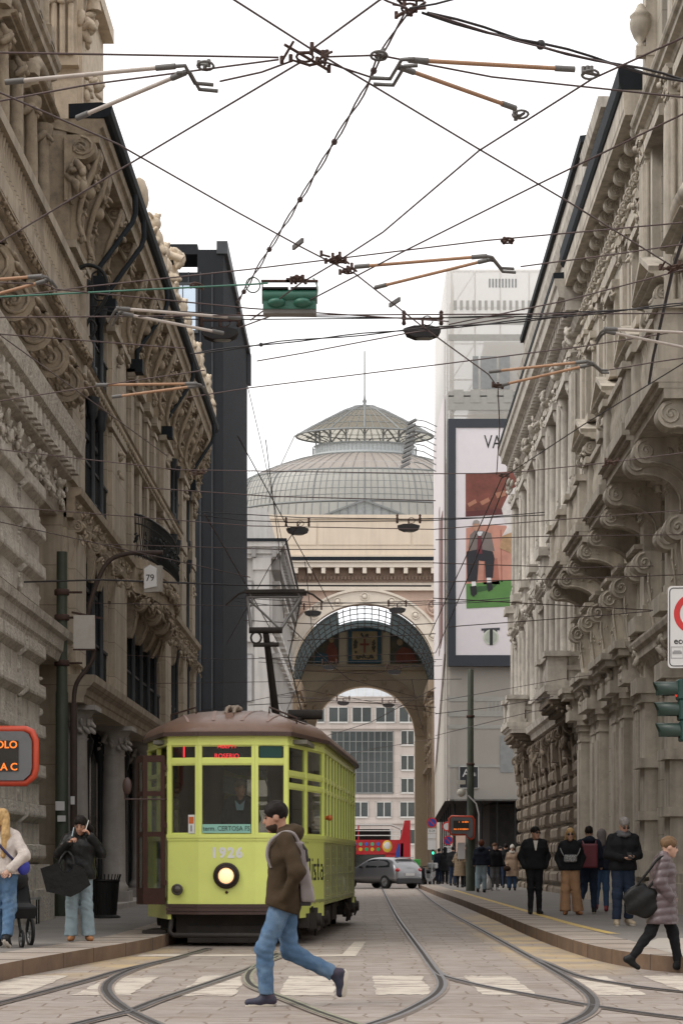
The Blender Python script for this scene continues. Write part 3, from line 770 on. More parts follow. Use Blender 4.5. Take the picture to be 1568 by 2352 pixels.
for k, x in enumerate(bl):
    mb = MB()
    mb.box(x-.55, -.5, 6.35, x+.55, .02, 7.1); mb.box(x-.6, -.55, 7.1, x+.6, .02, 7.25)
    pilaster(mb, x, .78, .4, 7.25, 11.2, flutes=5, seed=300+k)
    mb.box(x-.6, -.55, 11.2, x+.6, .02, 11.8); mb.box(x-.7, -.72, 11.8, x+.7, .02, 12.1)
    part('fluted_pilaster', mb, st, b)
    mb = MB(); mb.box(x-.5, -.45, 12.1, x+.5, .02, 12.7); pilaster(mb, x, .72, .36, 12.7, 16.9, flutes=5, seed=320+k)
    leaves(mb, (x, -.5, 17.3), (.5, .2, .5), 10, 330+k, 2.0); part('upper_pilaster', mb, st, b)
    if k < 6:
        xb = bays[k]
        for s in (-1, 1):
            mb = MB(); mb.lathe([(.2, 0), (.2, .12), (.15, .16), (.155, 1.2), (.13, 3.3), (.2, 3.42), (.24, 3.6), (.24, 3.7)], (xb+s*1.15, -.22, 12.5), 10); leaves(mb, (xb+s*1.15, -.26, 16.05), (.4, .25, .3), 6, 340+k, 1.3); part('column', mb, st, b); mb = MB()
            mb.lathe([(.22, 0), (.22, .12), (.16, .16), (.165, 1.2), (.14, 2.9), (.22, 3.05), (.26, 3.25)], (xb+s*1.15, -.22, 7.3), 10)
            leaves(mb, (xb+s*1.15, -.26, 10.45), (.4, .25, .3), 6, 350+k, 1.3)
            part('column', mb, st, b)
        mb = MB(); pediment(mb, xb-1.35, xb+1.35, 10.65, .55, 'arc' if k % 2 else 'tri', .5); leaves(mb, (xb, -.35, 11.4), (1.2, .2, .6), 14, 360+k, 1.7)
        part('window_surround', mb, st, b); mb = MB(); mb.box(xb-1.4, -.5, 16.2, xb+1.4, .02, 16.45); leaves(mb, (xb, -.3, 16.75), (1.2, .15, .4), 12, 370+k, 1.5)
        part('window_surround', mb, st, b); mb = MB(); mb.box(xb-1.3, -.4, 12.15, xb+1.3, .02, 12.35); part('sill', mb, st, b)
mb = MB(); cornice(mb, 0, L, 11.5, .65, .42); mould(mb, 0, L, [(-.02, 16.9), (.2, 16.9), (.25, 17.2), (-.02, 17.25)]); part('entablature', mb, st, b)
mb = MB(); mould(mb, -.1, L, [(-.02, 18.3), (.62, 18.3), (.64, 18.36), (.82, 18.4), (.86, 18.7), (.93, 18.75), (.95, 18.95), (-.02, 18.95)])
mould(mb, 0, L, [(-.02, 17.75), (.2, 17.75), (.3, 17.95), (-.02, 17.98)]); part('cornice', mb, st, b)
mb = MB(); mould(mb, -.1, L, [(.5, 18.955), (.97, 18.955), (.98, 19.12), (.5, 19.16)]); part('gutter', mb, M['gutter'], b)
m1 = MB(); m1.box(-.11, -.60, 18.0, .11, .02, 18.297); me = m1.mesh('modillion', M['stone_r2'])
for i in range(47): place('modillion', me, b, (.3 + i*.555, 0, 0))
for y0, y1, zz in ((62.2, 65.6, 6.2), (78.6, 82.0, 6.2)):
    o = balcony(b, A(y1), A(y0), zz, 1.25, st, h=1.05, ped=.7, slab=.42, seed=400, brackets=False)
    mb = MB()
    for i, (pr, dz) in enumerate(((1.12, .14), (.98, .28), (.80, .42), (.58, .58), (.36, .76), (.24, .95))): mb.box(A(y1)+.06+.05*i, -pr, zz-dz, A(y0)-.06-.05*i, .02, zz-dz+(.14 if i < 3 else .2)-.004)
    for i in range(8):
        for j in range(4): mb.ell((A(y1)+.3+i*.42, -1.0+.22*j, zz-.22-.13*j), (.1, .08, .08), 6, 4)
    for j in range(6): mb.ell((A(y0)-.08, -1.0+.16*j, zz-.2-.09*j), (.06, .06, .07), 6, 4)
    part('corbel_steps', mb, sb_, o)
mb = MB(); mb.box(1.5, .02, 18.9, L-.3, 8, 23.2); mould(mb, 1.5, L-.3, [(-.1, 21.6), (.15, 21.6), (.25, 21.9), (-.1, 21.9)]); mould(mb, 1.5, L-.3, [(-.1, 20.3), (.08, 20.3), (.1, 20.5), (-.1, 20.5)]); part('attic', mb, M['stone_r2'], b)
mb = MB(); mould(mb, 1.5, L-.3, [(-.3, 23.2), (.12, 23.2), (.14, 23.4), (-.3, 23.45)]); part('roof_edge', mb, M['gutter'], b)
# ================= left side of the street =================
XL = -6.0
def left_building(name, label, Yn, x=XL):
    return thing(name, label, 'building', (x, Yn, 0), R(90), 'buildings lining the street')
# ---- L2: tan palace with dark glazed bays and a deep carved cornice, Y 41.2 .. 71.5 ----
YN = 41.2; L = 30.3
A = lambda Y: Y - YN
b = left_building('carved_palace', 'tan stone palace with dark glazed bays, ground floor columns and a deep carved cornice', YN)
st = M['stone_l']; cv = M['stone_lc']
piers = [(41.2, 43.4), (47.7, 50.8), (60.0, 62.4), (66.0, 68.0), (70.0, 71.5)]
thin = [52.45 + i*1.88 for i in range(4)]            # slim piers of the middle bay
GZ = 0.85                                             # depth of the glazing
mb = MB()
for y0, y1 in piers: mb.box(A(y0), 0, 5.0, A(y1), 1.6, 16.9)
mb.box(0, 1.25, 5.0, L, 9, 17.4); mb.box(-.22, .06, .1, -.003, 1.6, 13.93); part('wall', mb, st, b)
for y0, y1 in piers:                                  # raised facing strips on every pier
    mb = MB(); w_ = A(y1)-A(y0); x0 = A(y0)+.18; x1 = A(y1)-.18
    mb.box(x0, -.10, 9.0, x1, .02, 11.3); mb.box(x0, -.10, 11.9, x1, .02, 14.0); mb.box(x0+.15, -.14, 5.3, x1-.15, .02, 8.0)
    leaves(mb, ((x0+x1)/2, -.14, 13.6), (w_*.35, .1, .6), 9, int(y0), 1.7); leaves(mb, ((x0+x1)/2, -.12, 10.8), (w_*.25, .06, .7), 7, int(y0)+1, 1.3)
    mb.box(A(y0)-.05, -.2, 14.0, A(y1)+.05, .02, 14.18); mb.box(A(y0)-.02, -.12, 11.4, A(y1)+.02, .02, 11.85)
    part('pier_facing', mb, st, b)
for y in thin:
    mb = MB(); x = A(y); mb.box(x-.38, .0, 8.8, x+.38, 1.3, 14.2); mb.box(x-.30, -.06, 8.9, x+.30, .02, 13.6); mb.box(x-.45, -.16, 13.9, x+.45, .02, 14.2); mb.box(x-.42, -.1, 13.55, x+.42, .02, 13.7)
    part('slim_pier', mb, st, b)
# bands between the storeys
mb = MB(); mould(mb, 0, L, [(-1.3, 8.2), (.12, 8.2), (.15, 8.3), (.17, 8.62), (.28, 8.66), (.30, 8.8), (-1.3, 8.8)])
for i in range(46): leaves(mb, (.35 + i*.65, -.19, 8.46), (.5, .04, .2), 5, i, .8)
part('carved_band', mb, cv, b)
mb = MB(); mould(mb, A(43.4), A(66), [(-1.2, 11.45), (-.02, 11.45), (.10, 11.52), (.12, 11.8), (.17, 11.84), (-1.2, 11.9)])
for i in range(60): mb.ell((A(43.6)+i*.37, -.12, 11.66), (.12, .05, .1), 6, 4)
part('lintel_band', mb, cv, b)
# dark glazing of the bays
def bay(y0, y1, z0, z1, n, post=True):
    GZ = .85 if (n == 5 and z0 > 8) else .22
    mb = MB(); x0, x1 = A(y0), A(y1)
    mb.box(x0, GZ, z0, x1, GZ+.1, z0+.3); mb.box(x0, GZ, z1-.2, x1, GZ+.1, z1)
    for i in range(n+1):
        x = x0 + (x1-x0)*i/n; mb.box(x-.06, GZ-.10, z0, x+.06, GZ+.08, z1)
        if post and 0 < i < n:
            mb.lathe([(.11, 0), (.11, .2), (.06, .25), (.06, z1-z0-.5), (.11, z1-z0-.42), (.12, z1-z0-.3), (.16, z1-z0-.02)], (x, GZ-.26, z0), 8)
    mb.box(x0, GZ-.03, z0+(z1-z0)*.72, x1, GZ+.07, z0+(z1-z0)*.72+.1)
    o = part('window', mb, M['winframe'], b); g = MB(); g.box(x0, GZ+.03, z0+.3, x1, GZ+.05, z1-.2); part('pane', g, M['winglass'], o)
    r = MB()                                           # iron guard rail of the bay
    r.box(x0, GZ-.24, z0+1.0, x1, GZ-.17, z0+1.06); r.box(x0, GZ-.24, z0+.05, x1, GZ-.17, z0+.1)
    k = int((x1-x0)/.16)
    for i in range(1, k): r.box(x0+(x1-x0)*i/k-.012, GZ-.22, z0+.1, x0+(x1-x0)*i/k+.012, GZ-.19, z0+1.0)
    part('guard_rail', r, M['iron'], o)
for y0, y1, n in ((43.4, 47.7, 3), (50.8, 60.0, 5), (62.4, 66.0, 3), (68.0, 70.0, 2)):
    for z0, z1 in ((5.05, 8.15), (8.85, 11.45), (11.9, 14.2)): bay(y0, y1, z0, z1, n, not (n == 5 and z0 > 8))
# ground floor colonnade
def stone_column(x):
    mb = MB(); mb.box(x-.42, -.42, .1, x+.42, .42, .55); mb.lathe([(.34, .55), (.36, .66), (.31, .72), (.29, .8), (.29, 1.6), (.265, 3.75), (.30, 3.8)], (x, 0, 0), 18)
    mb.lathe([(.27, 3.8), (.29, 4.0), (.32, 4.2), (.44, 4.36)], (x, 0, 0), 12)
    for k in range(12):
        a = k*math.pi/6; leaves(mb, (x+.345*math.cos(a), .345*math.sin(a), 4.08), (.05, .05, .3), 3, k, 1.2)
    mb.box(x-.5, -.5, 4.36, x+.5, .5, 4.46); part('column', mb, M['stone_grey'], b)
for y in (42.3, 48.9, 55.2, 61.2, 66.6, 70.8): stone_column(A(y))
mb = MB(); mould(mb, -.02, L, [(-1.5, 4.46), (.34, 4.46), (.36, 4.6), (.39, 4.62), (.41, 4.74), (.48, 4.78), (.56, 4.88), (.58, 5.02), (-1.5, 5.05)]); part('entablature', mb, st, b)
mb = MB(); mb.box(0, .5, .1, L, .7, 4.46)
for i in range(16): mb.box(i*2.0-.08, .42, .1, i*2.0+.08, .52, 4.46)
part('shop_front', mb, M['shopglass'], b)
mb = MB()
for i in range(13):
    x = .4 + i*2.4
    mb.lathe([(.13, .1), (.13, .5), (.07, .6), (.075, 3.6), (.12, 3.7), (.17, 4.0), (.1, 4.1), (.1, 4.44)], (x, .3, 0), 10)
part('iron_columns', mb, M['iron'], b)['kind'] = 'stuff'
mb = MB(); mb.box(0, -.5, .1, L, .5, .3); part('plinth', mb, M['stone_grey'], b)
# brackets under the band
for k, y in enumerate((41.7, 43.0, 44.6, 46.2, 48.0, 50.3, 60.4, 61.9, 63.6, 65.0, 66.4, 67.6, 70.4, 71.2)):
    mb = MB(); x = A(y); s_console(mb, x, .325, .30, .85, 8.2, seed=k); leaves(mb, (x, -.28, 7.9), (.3, .10, .4), 7, 20+k, .95)
    part('bracket', mb, cv, b)
# bowed middle balcony with an iron railing and hood
x0, x1 = A(51.2), A(59.6)
def bow(t): return .28 + .62*math.sin(math.pi*t)**.6
mb = MB(); n = 18
for zz, hh, pp in ((8.0, .3, .85), (8.3, .32, .94), (8.62, .24, 1.0)):
    poly = [(x0 + (x1-x0)*i/n, -bow(i/n)*pp) for i in range(n+1)] + [(x1, .0), (x0, .0)]
    mb.prism(poly, 'z', zz, zz+hh+.002)
for i in range(26):
    t = (i+.5)/26; leaves(mb, (x0+(x1-x0)*t, -bow(t)*.95, 8.4), (.25, .08, .25), 5, 500+i, 1.2); leaves(mb, (x0+(x1-x0)*t, -bow(t)*.75, 7.85), (.3, .2, .3), 5, 550+i, 1.0)
o = part('balcony', mb, cv, b)
for i in range(5):
    t = (i+.5)/5; xx = x0+(x1-x0)*t; m2 = MB(); s_console(m2, xx, .34, bow(t)*.8, 1.05, 8.0, seed=600+i)
    part('bracket', m2, cv, o)
mb = MB()
top = [(x0+(x1-x0)*i/40, -bow(i/40)*.93, 9.95) for i in range(41)]
for dz, rr in ((0, .035), (-.22, .02), (-1.0, .025)): mb.tube([(p[0], p[1], p[2]+dz) for p in top], rr, 5)
for i in range(0, 81):
    t = i/80; q = Vector((x0+(x1-x0)*t, -bow(t)*.93, 0))
    mb.tube([(q.x, q.y, 8.9), (q.x, q.y-.06, 9.15), (q.x, q.y-.02, 9.45), (q.x, q.y, 9.93)], .014, 4)
    if i % 4 == 0: leaves(mb, (q.x, q.y-.03, 9.4), (.15, .04, .5), 4, i, .9)
part('iron_railing', mb, M['iron'], o)
# deep cornice: cove on carved brackets, soffit, dark gutter
mb = MB(); mould(mb, -.02, L, [(-1.0, 14.2), (.04, 14.2), (.06, 15.2), (.08, 16.0), (.14, 16.45), (.22, 16.55), (.66, 16.57), (.66, 16.75), (-1.0, 16.75)])
mould(mb, -.04, L, [(.3, 16.75), (.64, 16.75), (.68, 16.9), (.74, 16.95), (.76, 17.15), (-1.0, 17.15)])
part('cornice', mb, M['stone_lc'], b)
mb = MB(); mould(mb, -.06, L+.02, [(.05, 17.16), (.70, 17.16), (.84, 17.2), (.90, 17.28), (.92, 17.48), (.70, 17.54), (.05, 17.5)]); part('gutter', mb, M['gutter'], b)
ks = [A(y) for y in (41.7, 43.1, 45.5, 48.0, 50.4, 52.45, 54.33, 56.21, 58.09, 60.3, 62.1, 64.2, 66.3, 67.8, 70.3, 71.2)]
for v in range(3):
    mb = MB(); r_ = rng(700+v)
    pts = [(-.02, 14.1), (.14, 14.1), (.2, 14.5), (.17, 14.9), (.24, 15.4), (.42, 15.9), (.62, 16.2), (.66, 16.5), (.6, 16.74), (-.02, 16.74)]
    mb.prism([(-o_, z) for o_, z in pts], 'x', -.2, .2)
    spiral(mb, -.21, .44, 16.42, .20, 1.5, .035); spiral(mb, .21, .44, 16.42, .20, 1.5, .035)
    leaves(mb, (0, -.52, 16.0), (.42, .25, .6), 11, 710+v, 1.25); leaves(mb, (0, -.26, 15.1), (.36, .16, .8), 10, 720+v, 1.15); leaves(mb, (0, -.2, 14.35), (.4, .14, .4), 8, 730+v, 1.1)
    for sd in (-1, 1): mb.tube(cat([(sd*.22, -.62, 16.5), (sd*.24, -.5, 16.0), (sd*.22, -.3, 15.4), (sd*.2, -.2, 14.8), (sd*.2, -.28, 14.4)], 4), [.05]*4+[.07]*4+[.06]*4+[.05]*4+[.04], 5)
    mb.ell((0, -.38, 15.55), (.15, .15, .19), 8, 6); mb.tube([(-.35, -.2, 16.5), (-.3, -.4, 16.1), (-.1, -.5, 15.9), (.1, -.5, 15.9), (.3, -.4, 16.1), (.35, -.2, 16.5)], .05, 6)
    me = mb.mesh('carved_bracket', cv); fixn(me)
    for i in range(v, len(ks), 3): place('carved_bracket', me, b, (ks[i], 0, 0), 0, (1, 1, 1))
# carved scroll bracket at the near end of the cornice, seen face on
mb = MB(); scroll_bracket(mb, -.02, .3, .62, 1.6, 16.7, .3, seed=8); leaves(mb, (-.2, -.3, 15.6), (.1, .4, .6), 10, 801, 2.2); part('end_bracket', mb, cv, b)
# rain pipes bending from the gutter back to the wall
for y in (44.8, 46.6, 52.2, 60.2, 68.6):
    mb = MB(); x = A(y)
    mb.tube([(x+1.0, -.86, 17.1), (x+.95, -.88, 16.6), (x+.85, -.82, 16.3), (x+.12, -.28, 15.0), (x, -.2, 14.8), (x, -.2, 14.5)], .062, 8)
    mb.box(x-.2, -.36, 14.1, x+.2, .02, 14.5); part('rain_pipe', mb, M['gutter'], b)
# finials and figures along the roof edge
fin = MB(); fin.box(-.25, -.25, 0, .25, .25, .3); fin.lathe([(.12, .3), (.1, .5), (.2, .62), (.24, .8), (.22, 1.05), (.14, 1.25), (.03, 1.33)], n=10)
me1 = fin.mesh('finial', M['stone_cream'])
fig = MB(); fig.box(-.3, -.3, 0, .3, .3, .5); fig.ell((0, 0, .85), (.26, .24, .42)); fig.ell((0, -.02, 1.35), (.15, .15, .18)); leaves(fig, (0, 0, .8), (.6, .5, .6), 16, 5, 1.8); leaves(fig, (0, 0, 1.5), (.3, .3, .15), 6, 6, 1.4)
me2 = fig.mesh('figure', M['stone_cream'])
for i, y in enumerate((49.8, 53.5, 56.0, 60.2, 61.6, 63.2, 65.6, 66.8, 68.0, 70.0, 71.2)):
    place('finial' if i % 3 == 0 else 'figure', me1 if i % 3 == 0 else me2, b, (A(y), -.52, 17.6))
mb = MB(); x = A(58.0); mb.box(x-.5, -.8, 17.55, x+.5, .3, 18.3); leaves(mb, (x-.5, -.5, 18.4), (.2, .6, 1.6), 24, 31, 2.4); mb.box(x-.4, -.7, 18.3, x+.4, .2, 19.4); mb.tube([(x-.6, -.9, 19.5), (x-.6, -.5, 19.7), (x-.6, -.1, 19.5)], .14, 8); leaves(mb, (x-.45, -.6, 19.6), (.3, .6, .4), 10, 33, 2.4)
part('crest', mb, M['stone_cream'], b)
# carved attic tower over the near end
mb = MB(); x0, x1 = A(44.6), A(48.2); mb.box(x0, .15, 17.4, x1, 5, 24.5); mb.box(x0-.08, -.02, 18.6, x1+.1, 5, 18.8)
for i in range(3):
    bx_ = .55 + i*.95
    mb.box(x0-.16, bx_-.3, 17.5, x0, bx_+.3, 19.6); s_ = MB()
    mb.box(x0-.2, bx_-.34, 20.0, x0, bx_+.34, 20.25)
    for q in (-.18, 0, .18): mb.cyl((x0-.22, bx_+q, 20.25), (x0-.22, bx_+q, 21.6), .07, 7)
    mb.box(x0-.12, bx_-.3, 20.2, x0, bx_+.3, 22.1); leaves(mb, (x0-.25, bx_, 21.85), (.15, .6, .4), 9, 40+i, 2.0); mb.box(x0-.36, bx_-.42, 22.1, x0, bx_+.42, 22.4)
leaves(mb, (x0+.3, .1, 21.2), (.6, .5, .8), 18, 51, 2.4); leaves(mb, (x0+.5, .05, 19.6), (.5, .4, .9), 14, 52, 2.0)
mb.lathe([(.18, 0), (.13, .3), (.26, .5), (.30, .85), (.22, 1.15), (.04, 1.3)], (x0+.4, -.05, 21.7), 10)
mb.box(x0-.25, -.1, 22.4, x1, 5, 22.8); part('attic_tower', mb, M['stone_cream'], b)

def fz(z): return z if z < 11.9 else 11.9 + (z - 11.9)*.822
done_ = set()
for ch in b.children_recursive:
    if ch.location.z > 11.9: ch.location.z = fz(ch.location.z); continue
    if ch.data is None or ch.data.name in done_: continue
    done_.add(ch.data.name)
    for v in ch.data.vertices: v.co.z = fz(v.co.z)
# ---- L1: pitted travertine palace at the left edge, Y 28 .. 41.2, set back a little above ----
YN = 27.0; L = 14.2
b = left_building('travertine_palace', 'pitted pale travertine palace at the left edge with rusticated piers and a big scroll bracketed balcony', YN, -6.5)
A = lambda Y: Y - YN
b['label'] = 'pitted pale travertine palace at the left edge with a big scroll bracketed balcony'
rg = M['rough']
mb = MB(); bays = [A(39.4), A(36.3), A(32.4)]
wall_grid(mb, 0, L, [(0, 12.3, []), (12.3, 13.2, []), (13.2, 16.0, [(x-.5, x+.5) for x in bays]), (16.0, 17.6, []), (17.6, 20.5, [(x-.5, x+.5) for x in bays]), (20.5, 26, [])], 0, .5); mb.box(0, .5, 0, L, 8, 25.9)
part('wall', mb, st, b)
r_ = rng(77)
for k, (y0, y1) in enumerate(((33.4, 35.8), (36.2, 38.2), (29.5, 32.0))):        # rusticated piers, blocks of uneven length
    mb = MB(); z = .1; i = 0; x0, x1 = A(y0), A(y1)
    mb.box(x0+.01, -.36, .1, x1-.01, .02, 8.9)
    while z < 8.4:
        h = .37
        if not (5.2 < z + h/2 < 6.0):
            if i % 2: mb.prism([(-.3, z), (-.43, z+.005), (-.55, z+.11), (-.56, z+.15), (-.55, z+h-.03), (-.43, z+h-.005), (-.3, z+h)], 'x', x0, x1)
            else: mb.box(x0+.015, -.43, z, x1-.015, -.3, z+h)
            for q in range(3): mb.ell((x1-.0, -r_.uniform(.05, .45), z+r_.uniform(.06, .31)), (.02, r_.uniform(.04, .10), r_.uniform(.03, .10)), 6, 4)
            for q in range(3): mb.ell((x0, -r_.uniform(.05, .42), z+r_.uniform(.06, .31)), (.03, r_.uniform(.05, .12), r_.uniform(.03, .10)), 6, 4)
        z += h; i += 1
    part('rusticated_pier', mb, rg, b)
    mb = MB(); mb.box(x0-.1, -.7, .1, x1+.1, .02, .75); mb.box(x0-.05, -.62, .75, x1+.05, .02, 1.2); part('pier_foot', mb, rg, b)
mb = MB(); mould(mb, 0, L, [(-.02, 5.2), (.47, 5.2), (.52, 5.35), (.56, 5.4), (.58, 5.6), (.66, 5.66), (.69, 5.8), (.47, 5.95), (-.02, 5.95)])
part('base_cornice', mb, rg, b)
mb = MB(); mould(mb, 0, L, [(-.02, 8.2), (.35, 8.2), (.42, 8.5), (.45, 8.9), (.62, 8.95), (.66, 9.3), (.84, 9.4), (.9, 9.75), (.4, 9.9), (-.02, 9.9)])
for i in range(28): leaves(mb, (.3+i*.5, -.5, 8.55), (.4, .16, .4), 7, 200+i, 1.1)
for i in range(30): mb.box(.2+i*.47, -.78, 9.0, .42+i*.47, .0, 9.28)
part('cornice', mb, rg, b)
mb = MB()
for zz, hh, pp in ((11.0, .22, .84), (11.22, .14, .92), (11.36, .28, 1.0)): mb.box(A(30.0), -1.05*pp, zz, A(41.0)+.06*pp, .02, zz+hh)
mb.box(A(30), -.98, 12.55, A(40.9), -.7, 12.75); mb.box(A(40.4), -1.0, 11.64, A(40.95), -.5, 12.8)
o = part('balcony', mb, st, b)
m2 = MB()
for i in range(46): m2.lathe([(.07, 0), (.035, .1), (.08, .35), (.04, .75), (.07, .9)], (A(30.1)+i*.225, -.85, 11.64), 7)
part('balusters', m2, st, o)
m2 = MB(); m2.box(A(30), -1.06, 11.28, A(41), -1.0, 11.32)
for i in range(50): leaves(m2, (A(30.2)+i*.22, -1.0, 11.3), (.12, .05, .12), 2, i, 1.1)
part('carved_edge', m2, cv, o)
for k, y in enumerate((40.4, 38.4, 36.4, 34.4, 32.4)):
    m2 = MB(); scroll_bracket(m2, A(y), .5, 1.0, 1.35, 11.0, .36, seed=300+k)
    for q in range(9):
        an = R(80-200*q/8); m2.ell((A(y), -(.64+.38*math.cos(an)), 10.64+.38*math.sin(an)), (.28, .06, .06), 6, 4)
    part('bracket', m2, cv, o)
for k, x in enumerate(bays):
    mb = MB()
    for z0, z1 in ((13.2, 16.0), (17.6, 20.5)):
        for s in (-1, 1):
            mb.lathe([(.16, 0), (.12, .15), (.13, 1.2), (.11, 2.2), (.2, 2.4), (.2, z1-z0-.3)], (x+s*.72, -.2, z0), 10); leaves(mb, (x+s*.72, -.25, z1-.5), (.35, .25, .35), 7, 400+k+int(z0), 1.5)
            mb.box(x+s*.72-.22, -.4, z0-.4, x+s*.72+.22, .02, z0)
        pediment(mb, x-1.0, x+1.0, z1-.25, .5, 'arc', .5); leaves(mb, (x, -.3, z1+.2), (.6, .15, .4), 9, 420+k, 1.6)
    part('window_surround', mb, M['stone_lc'], b); window(b, x-.5, x+.5, 13.2, 16.0, .25, M['winframe'], M['winglass']); window(b, x-.5, x+.5, 17.6, 20.5, .25, M['winframe'], M['winglass'])
for k, y in enumerate((40.7, 37.9, 34.5)):
    mb = MB(); pilaster(mb, A(y), .55, .14, 12.9, 22, cap='leaf', seed=k+1); part('pilaster', mb, st, b)
mb = MB(); cornice(mb, 0, L, 16.7, .6, .4); cornice(mb, 0, L, 22, 1, .7); part('upper_cornice', mb, st, b)
# wrought iron scroll arm on the balcony end
t = thing('iron_scroll_arm', 'black wrought iron scroll arm fixed to the near end of the upper left balcony', 'bracket', (XL-.5+.9, 40.6, 11.6))
mb = MB(); pts = [(0, 0, 0), (.10, 0, .35), (.32, 0, .6), (.5, 0, .95), (.42, 0, 1.35), (.12, 0, 1.5), (-.15, 0, 1.35), (-.2, 0, 1.1), (-.05, 0, .92), (.13, 0, 1.0), (.16, 0, 1.15), (.05, 0, 1.2)]
mb.tube(cat(pts, 5), .04, 6); mb.tube(cat([(0, 0, .0), (.2, 0, .1), (.27, 0, .3), (.15, 0, .42), (.06, 0, .3)], 5), .03, 6); mb.ell((.05, 0, 1.12), (.12, .06, .12)); mb.tube(cat([(.45, 0, .8), (.25, 0, .85), (.2, 0, 1.3), (.35, 0, 1.38)], 5), .02, 5)
part('scroll', mb, M['iron'], t)
# ================= the far end of the street =================
# ---- black metal clad building ----
M['black_metal'] = mat('black_standing_seam_metal', (0.017, 0.019, 0.022), 0.6, 0.0, var=0.25, scale=.6, spec=.18)
M['black_seam'] = mat('black_seam', (0.062, 0.066, 0.072), 0.6, 0.0, spec=.2)
M['sky_glass'] = mat('mirror_window_glass', (0.5, 0.58, 0.66), 0.06, 0.85, var=0.05)
b = thing('black_clad_building', 'tall black building clad in standing seam metal, behind the tan palace on the left', 'building', (0, 0, 0))
mb = MB(); mb.box(-14, 90, 0, -6.22, 108, 27.2); mb.box(-7.35, 90.0, 27.2, -6.22, 108, 28.2)
mb.box(-14, 90.02, 28.0, -7.35, 92, 28.45); mb.box(-14, 96, 27.2, -7.7, 97, 27.7); part('wall', mb, M['black_metal'], b)
mb = MB()
for i in range(15): mb.box(-14+i*.52, 89.94, 0, -14+i*.52+.05, 90, 27.2)
for i in range(36): mb.box(-6.22, 90.1+i*.5, 0, -6.17, 90.1+i*.5+.05, 28.1)
part('seams', mb, M['black_seam'], b)['kind'] = 'stuff'
mb = MB(); mb.prism([(89.9, 28.0), (108.1, 28.0), (108.1, 28.3), (89.9, 28.55)], 'x', -6.5, -6.02); mb.box(-6.24, 107.6, 26.4, -5.98, 108.12, 28.0); part('roof_edge', mb, M['black_seam'], b)
w_ = MB(); w_.box(-8.7, 89.86, 24.5, -7.3, 89.96, 24.62); w_.box(-8.7, 89.86, 26.6, -7.3, 89.96, 26.72); w_.box(-7.42, 89.86, 24.62, -7.3, 89.96, 26.6); w_.box(-8.0, 89.88, 24.62, -7.96, 89.94, 26.6)
o = part('window', w_, M['black_seam'], b); g = MB(); g.box(-8.7, 89.9, 24.6, -7.4, 89.93, 26.6); part('pane', g, M['sky_glass'], o)

# ---- pale neoclassical block before the gallery ----
M['pale_stone'] = mat('pale_grey_facade', (0.50, 0.485, 0.465), 0.85, var=0.08, scale=.6, streak=.25)
M['pale_dark'] = mat('weathered_grey_cornice', (0.27, 0.26, 0.25), 0.85, var=0.15, scale=1.5)
b = thing('neoclassical_block', 'pale grey neoclassical block with a dark bracketed cornice left of the arch', 'building', (0, 0, 0))
st = M['pale_stone']
mb = MB(); mb.box(-22, 140, 0, -6.4, 173.6, 22.6); part('wall', mb, st, b)
mb = MB(); mb.box(-16, 150, 22.6, -7.15, 170, 27.2); part('penthouse', mb, st, b)
mb = MB()
for k, (z, p, h) in enumerate(((22.0, .25, .3), (22.3, .4, .45), (22.75, .62, .35))): mb.box(-22, 140-p, z, -6.4+p*1.6, 173.6, z+h)
for zz in (6.0, 11.0, 16.3): mb.box(-22, 139.75, zz, -6.15, 173.6, zz+.45)
part('cornice', mb, st, b)
mb = MB(); mb.box(-6.4, 140.3, 21.3, -5.75, 173.6, 21.99); part('side_cornice', mb, M['pale_dark'], b)
mb = MB(); mb.box(-22, 139.3, 23.1, -5.3, 173.6, 23.3); part('gutter', mb, M['gutter'], b)
mb = MB()
for i in range(12): mb.box(-6.3-i*1.4, 139.42, 22.05, -6.0-i*1.4, 140, 22.7)
for i in range(20): mb.box(-6.4, 141+i*1.6, 21.9, -5.5, 141.5+i*1.6, 22.72)
part('modillions', mb, M['pale_dark'], b)['kind'] = 'stuff'
for i, x in enumerate((-7.0, -9.1, -11.2)):
    mb = MB(); mb.box(x-.5, 139.72, 0, x+.5, 140, 22.0); mb.box(x-.62, 139.62, 21.2, x+.62, 140, 22.0)
    part('pilaster', mb, st, b)
for i in range(2):
    for z0, z1 in ((1, 5), (7, 10.2), (12.2, 15.5), (17.6, 20.5)):
        window(b, -8.45-2.1*i, -7.65-2.1*i, z0, z1, 139.9, M['pale_dark'], mat('grey_blind', (.42, .42, .42), .6) if i == 0 and z0 == 1 else bpy.data.materials['grey_blind'], 1, 0)
for i in range(8):                                       # street side: deep window surrounds stacked in perspective
    y = 142 + i*4.1
    for z0, z1 in ((1.2, 5), (7, 10.2), (12.2, 15.4), (17.6, 20.4)):
        mb = MB()
        for s in (0, 1.9): mb.box(-6.4, y+s, z0, -6.1, y+s+.35, z1)
        mb.box(-6.4, y-.3, z1, -5.85, y+2.55, z1+.3); mb.box(-6.4, y-.2, z0-.3, -5.95, y+2.45, z0); part('window_surround', mb, st, b)
    if i % 2 == 0:
        mb = MB(); mb.box(-6.4, y-.5, 6.0, -5.4, y+2.8, 6.3); mb.box(-5.5, y-.5, 6.3, -5.4, y+2.8, 7.2); part('balcony', mb, st, b)

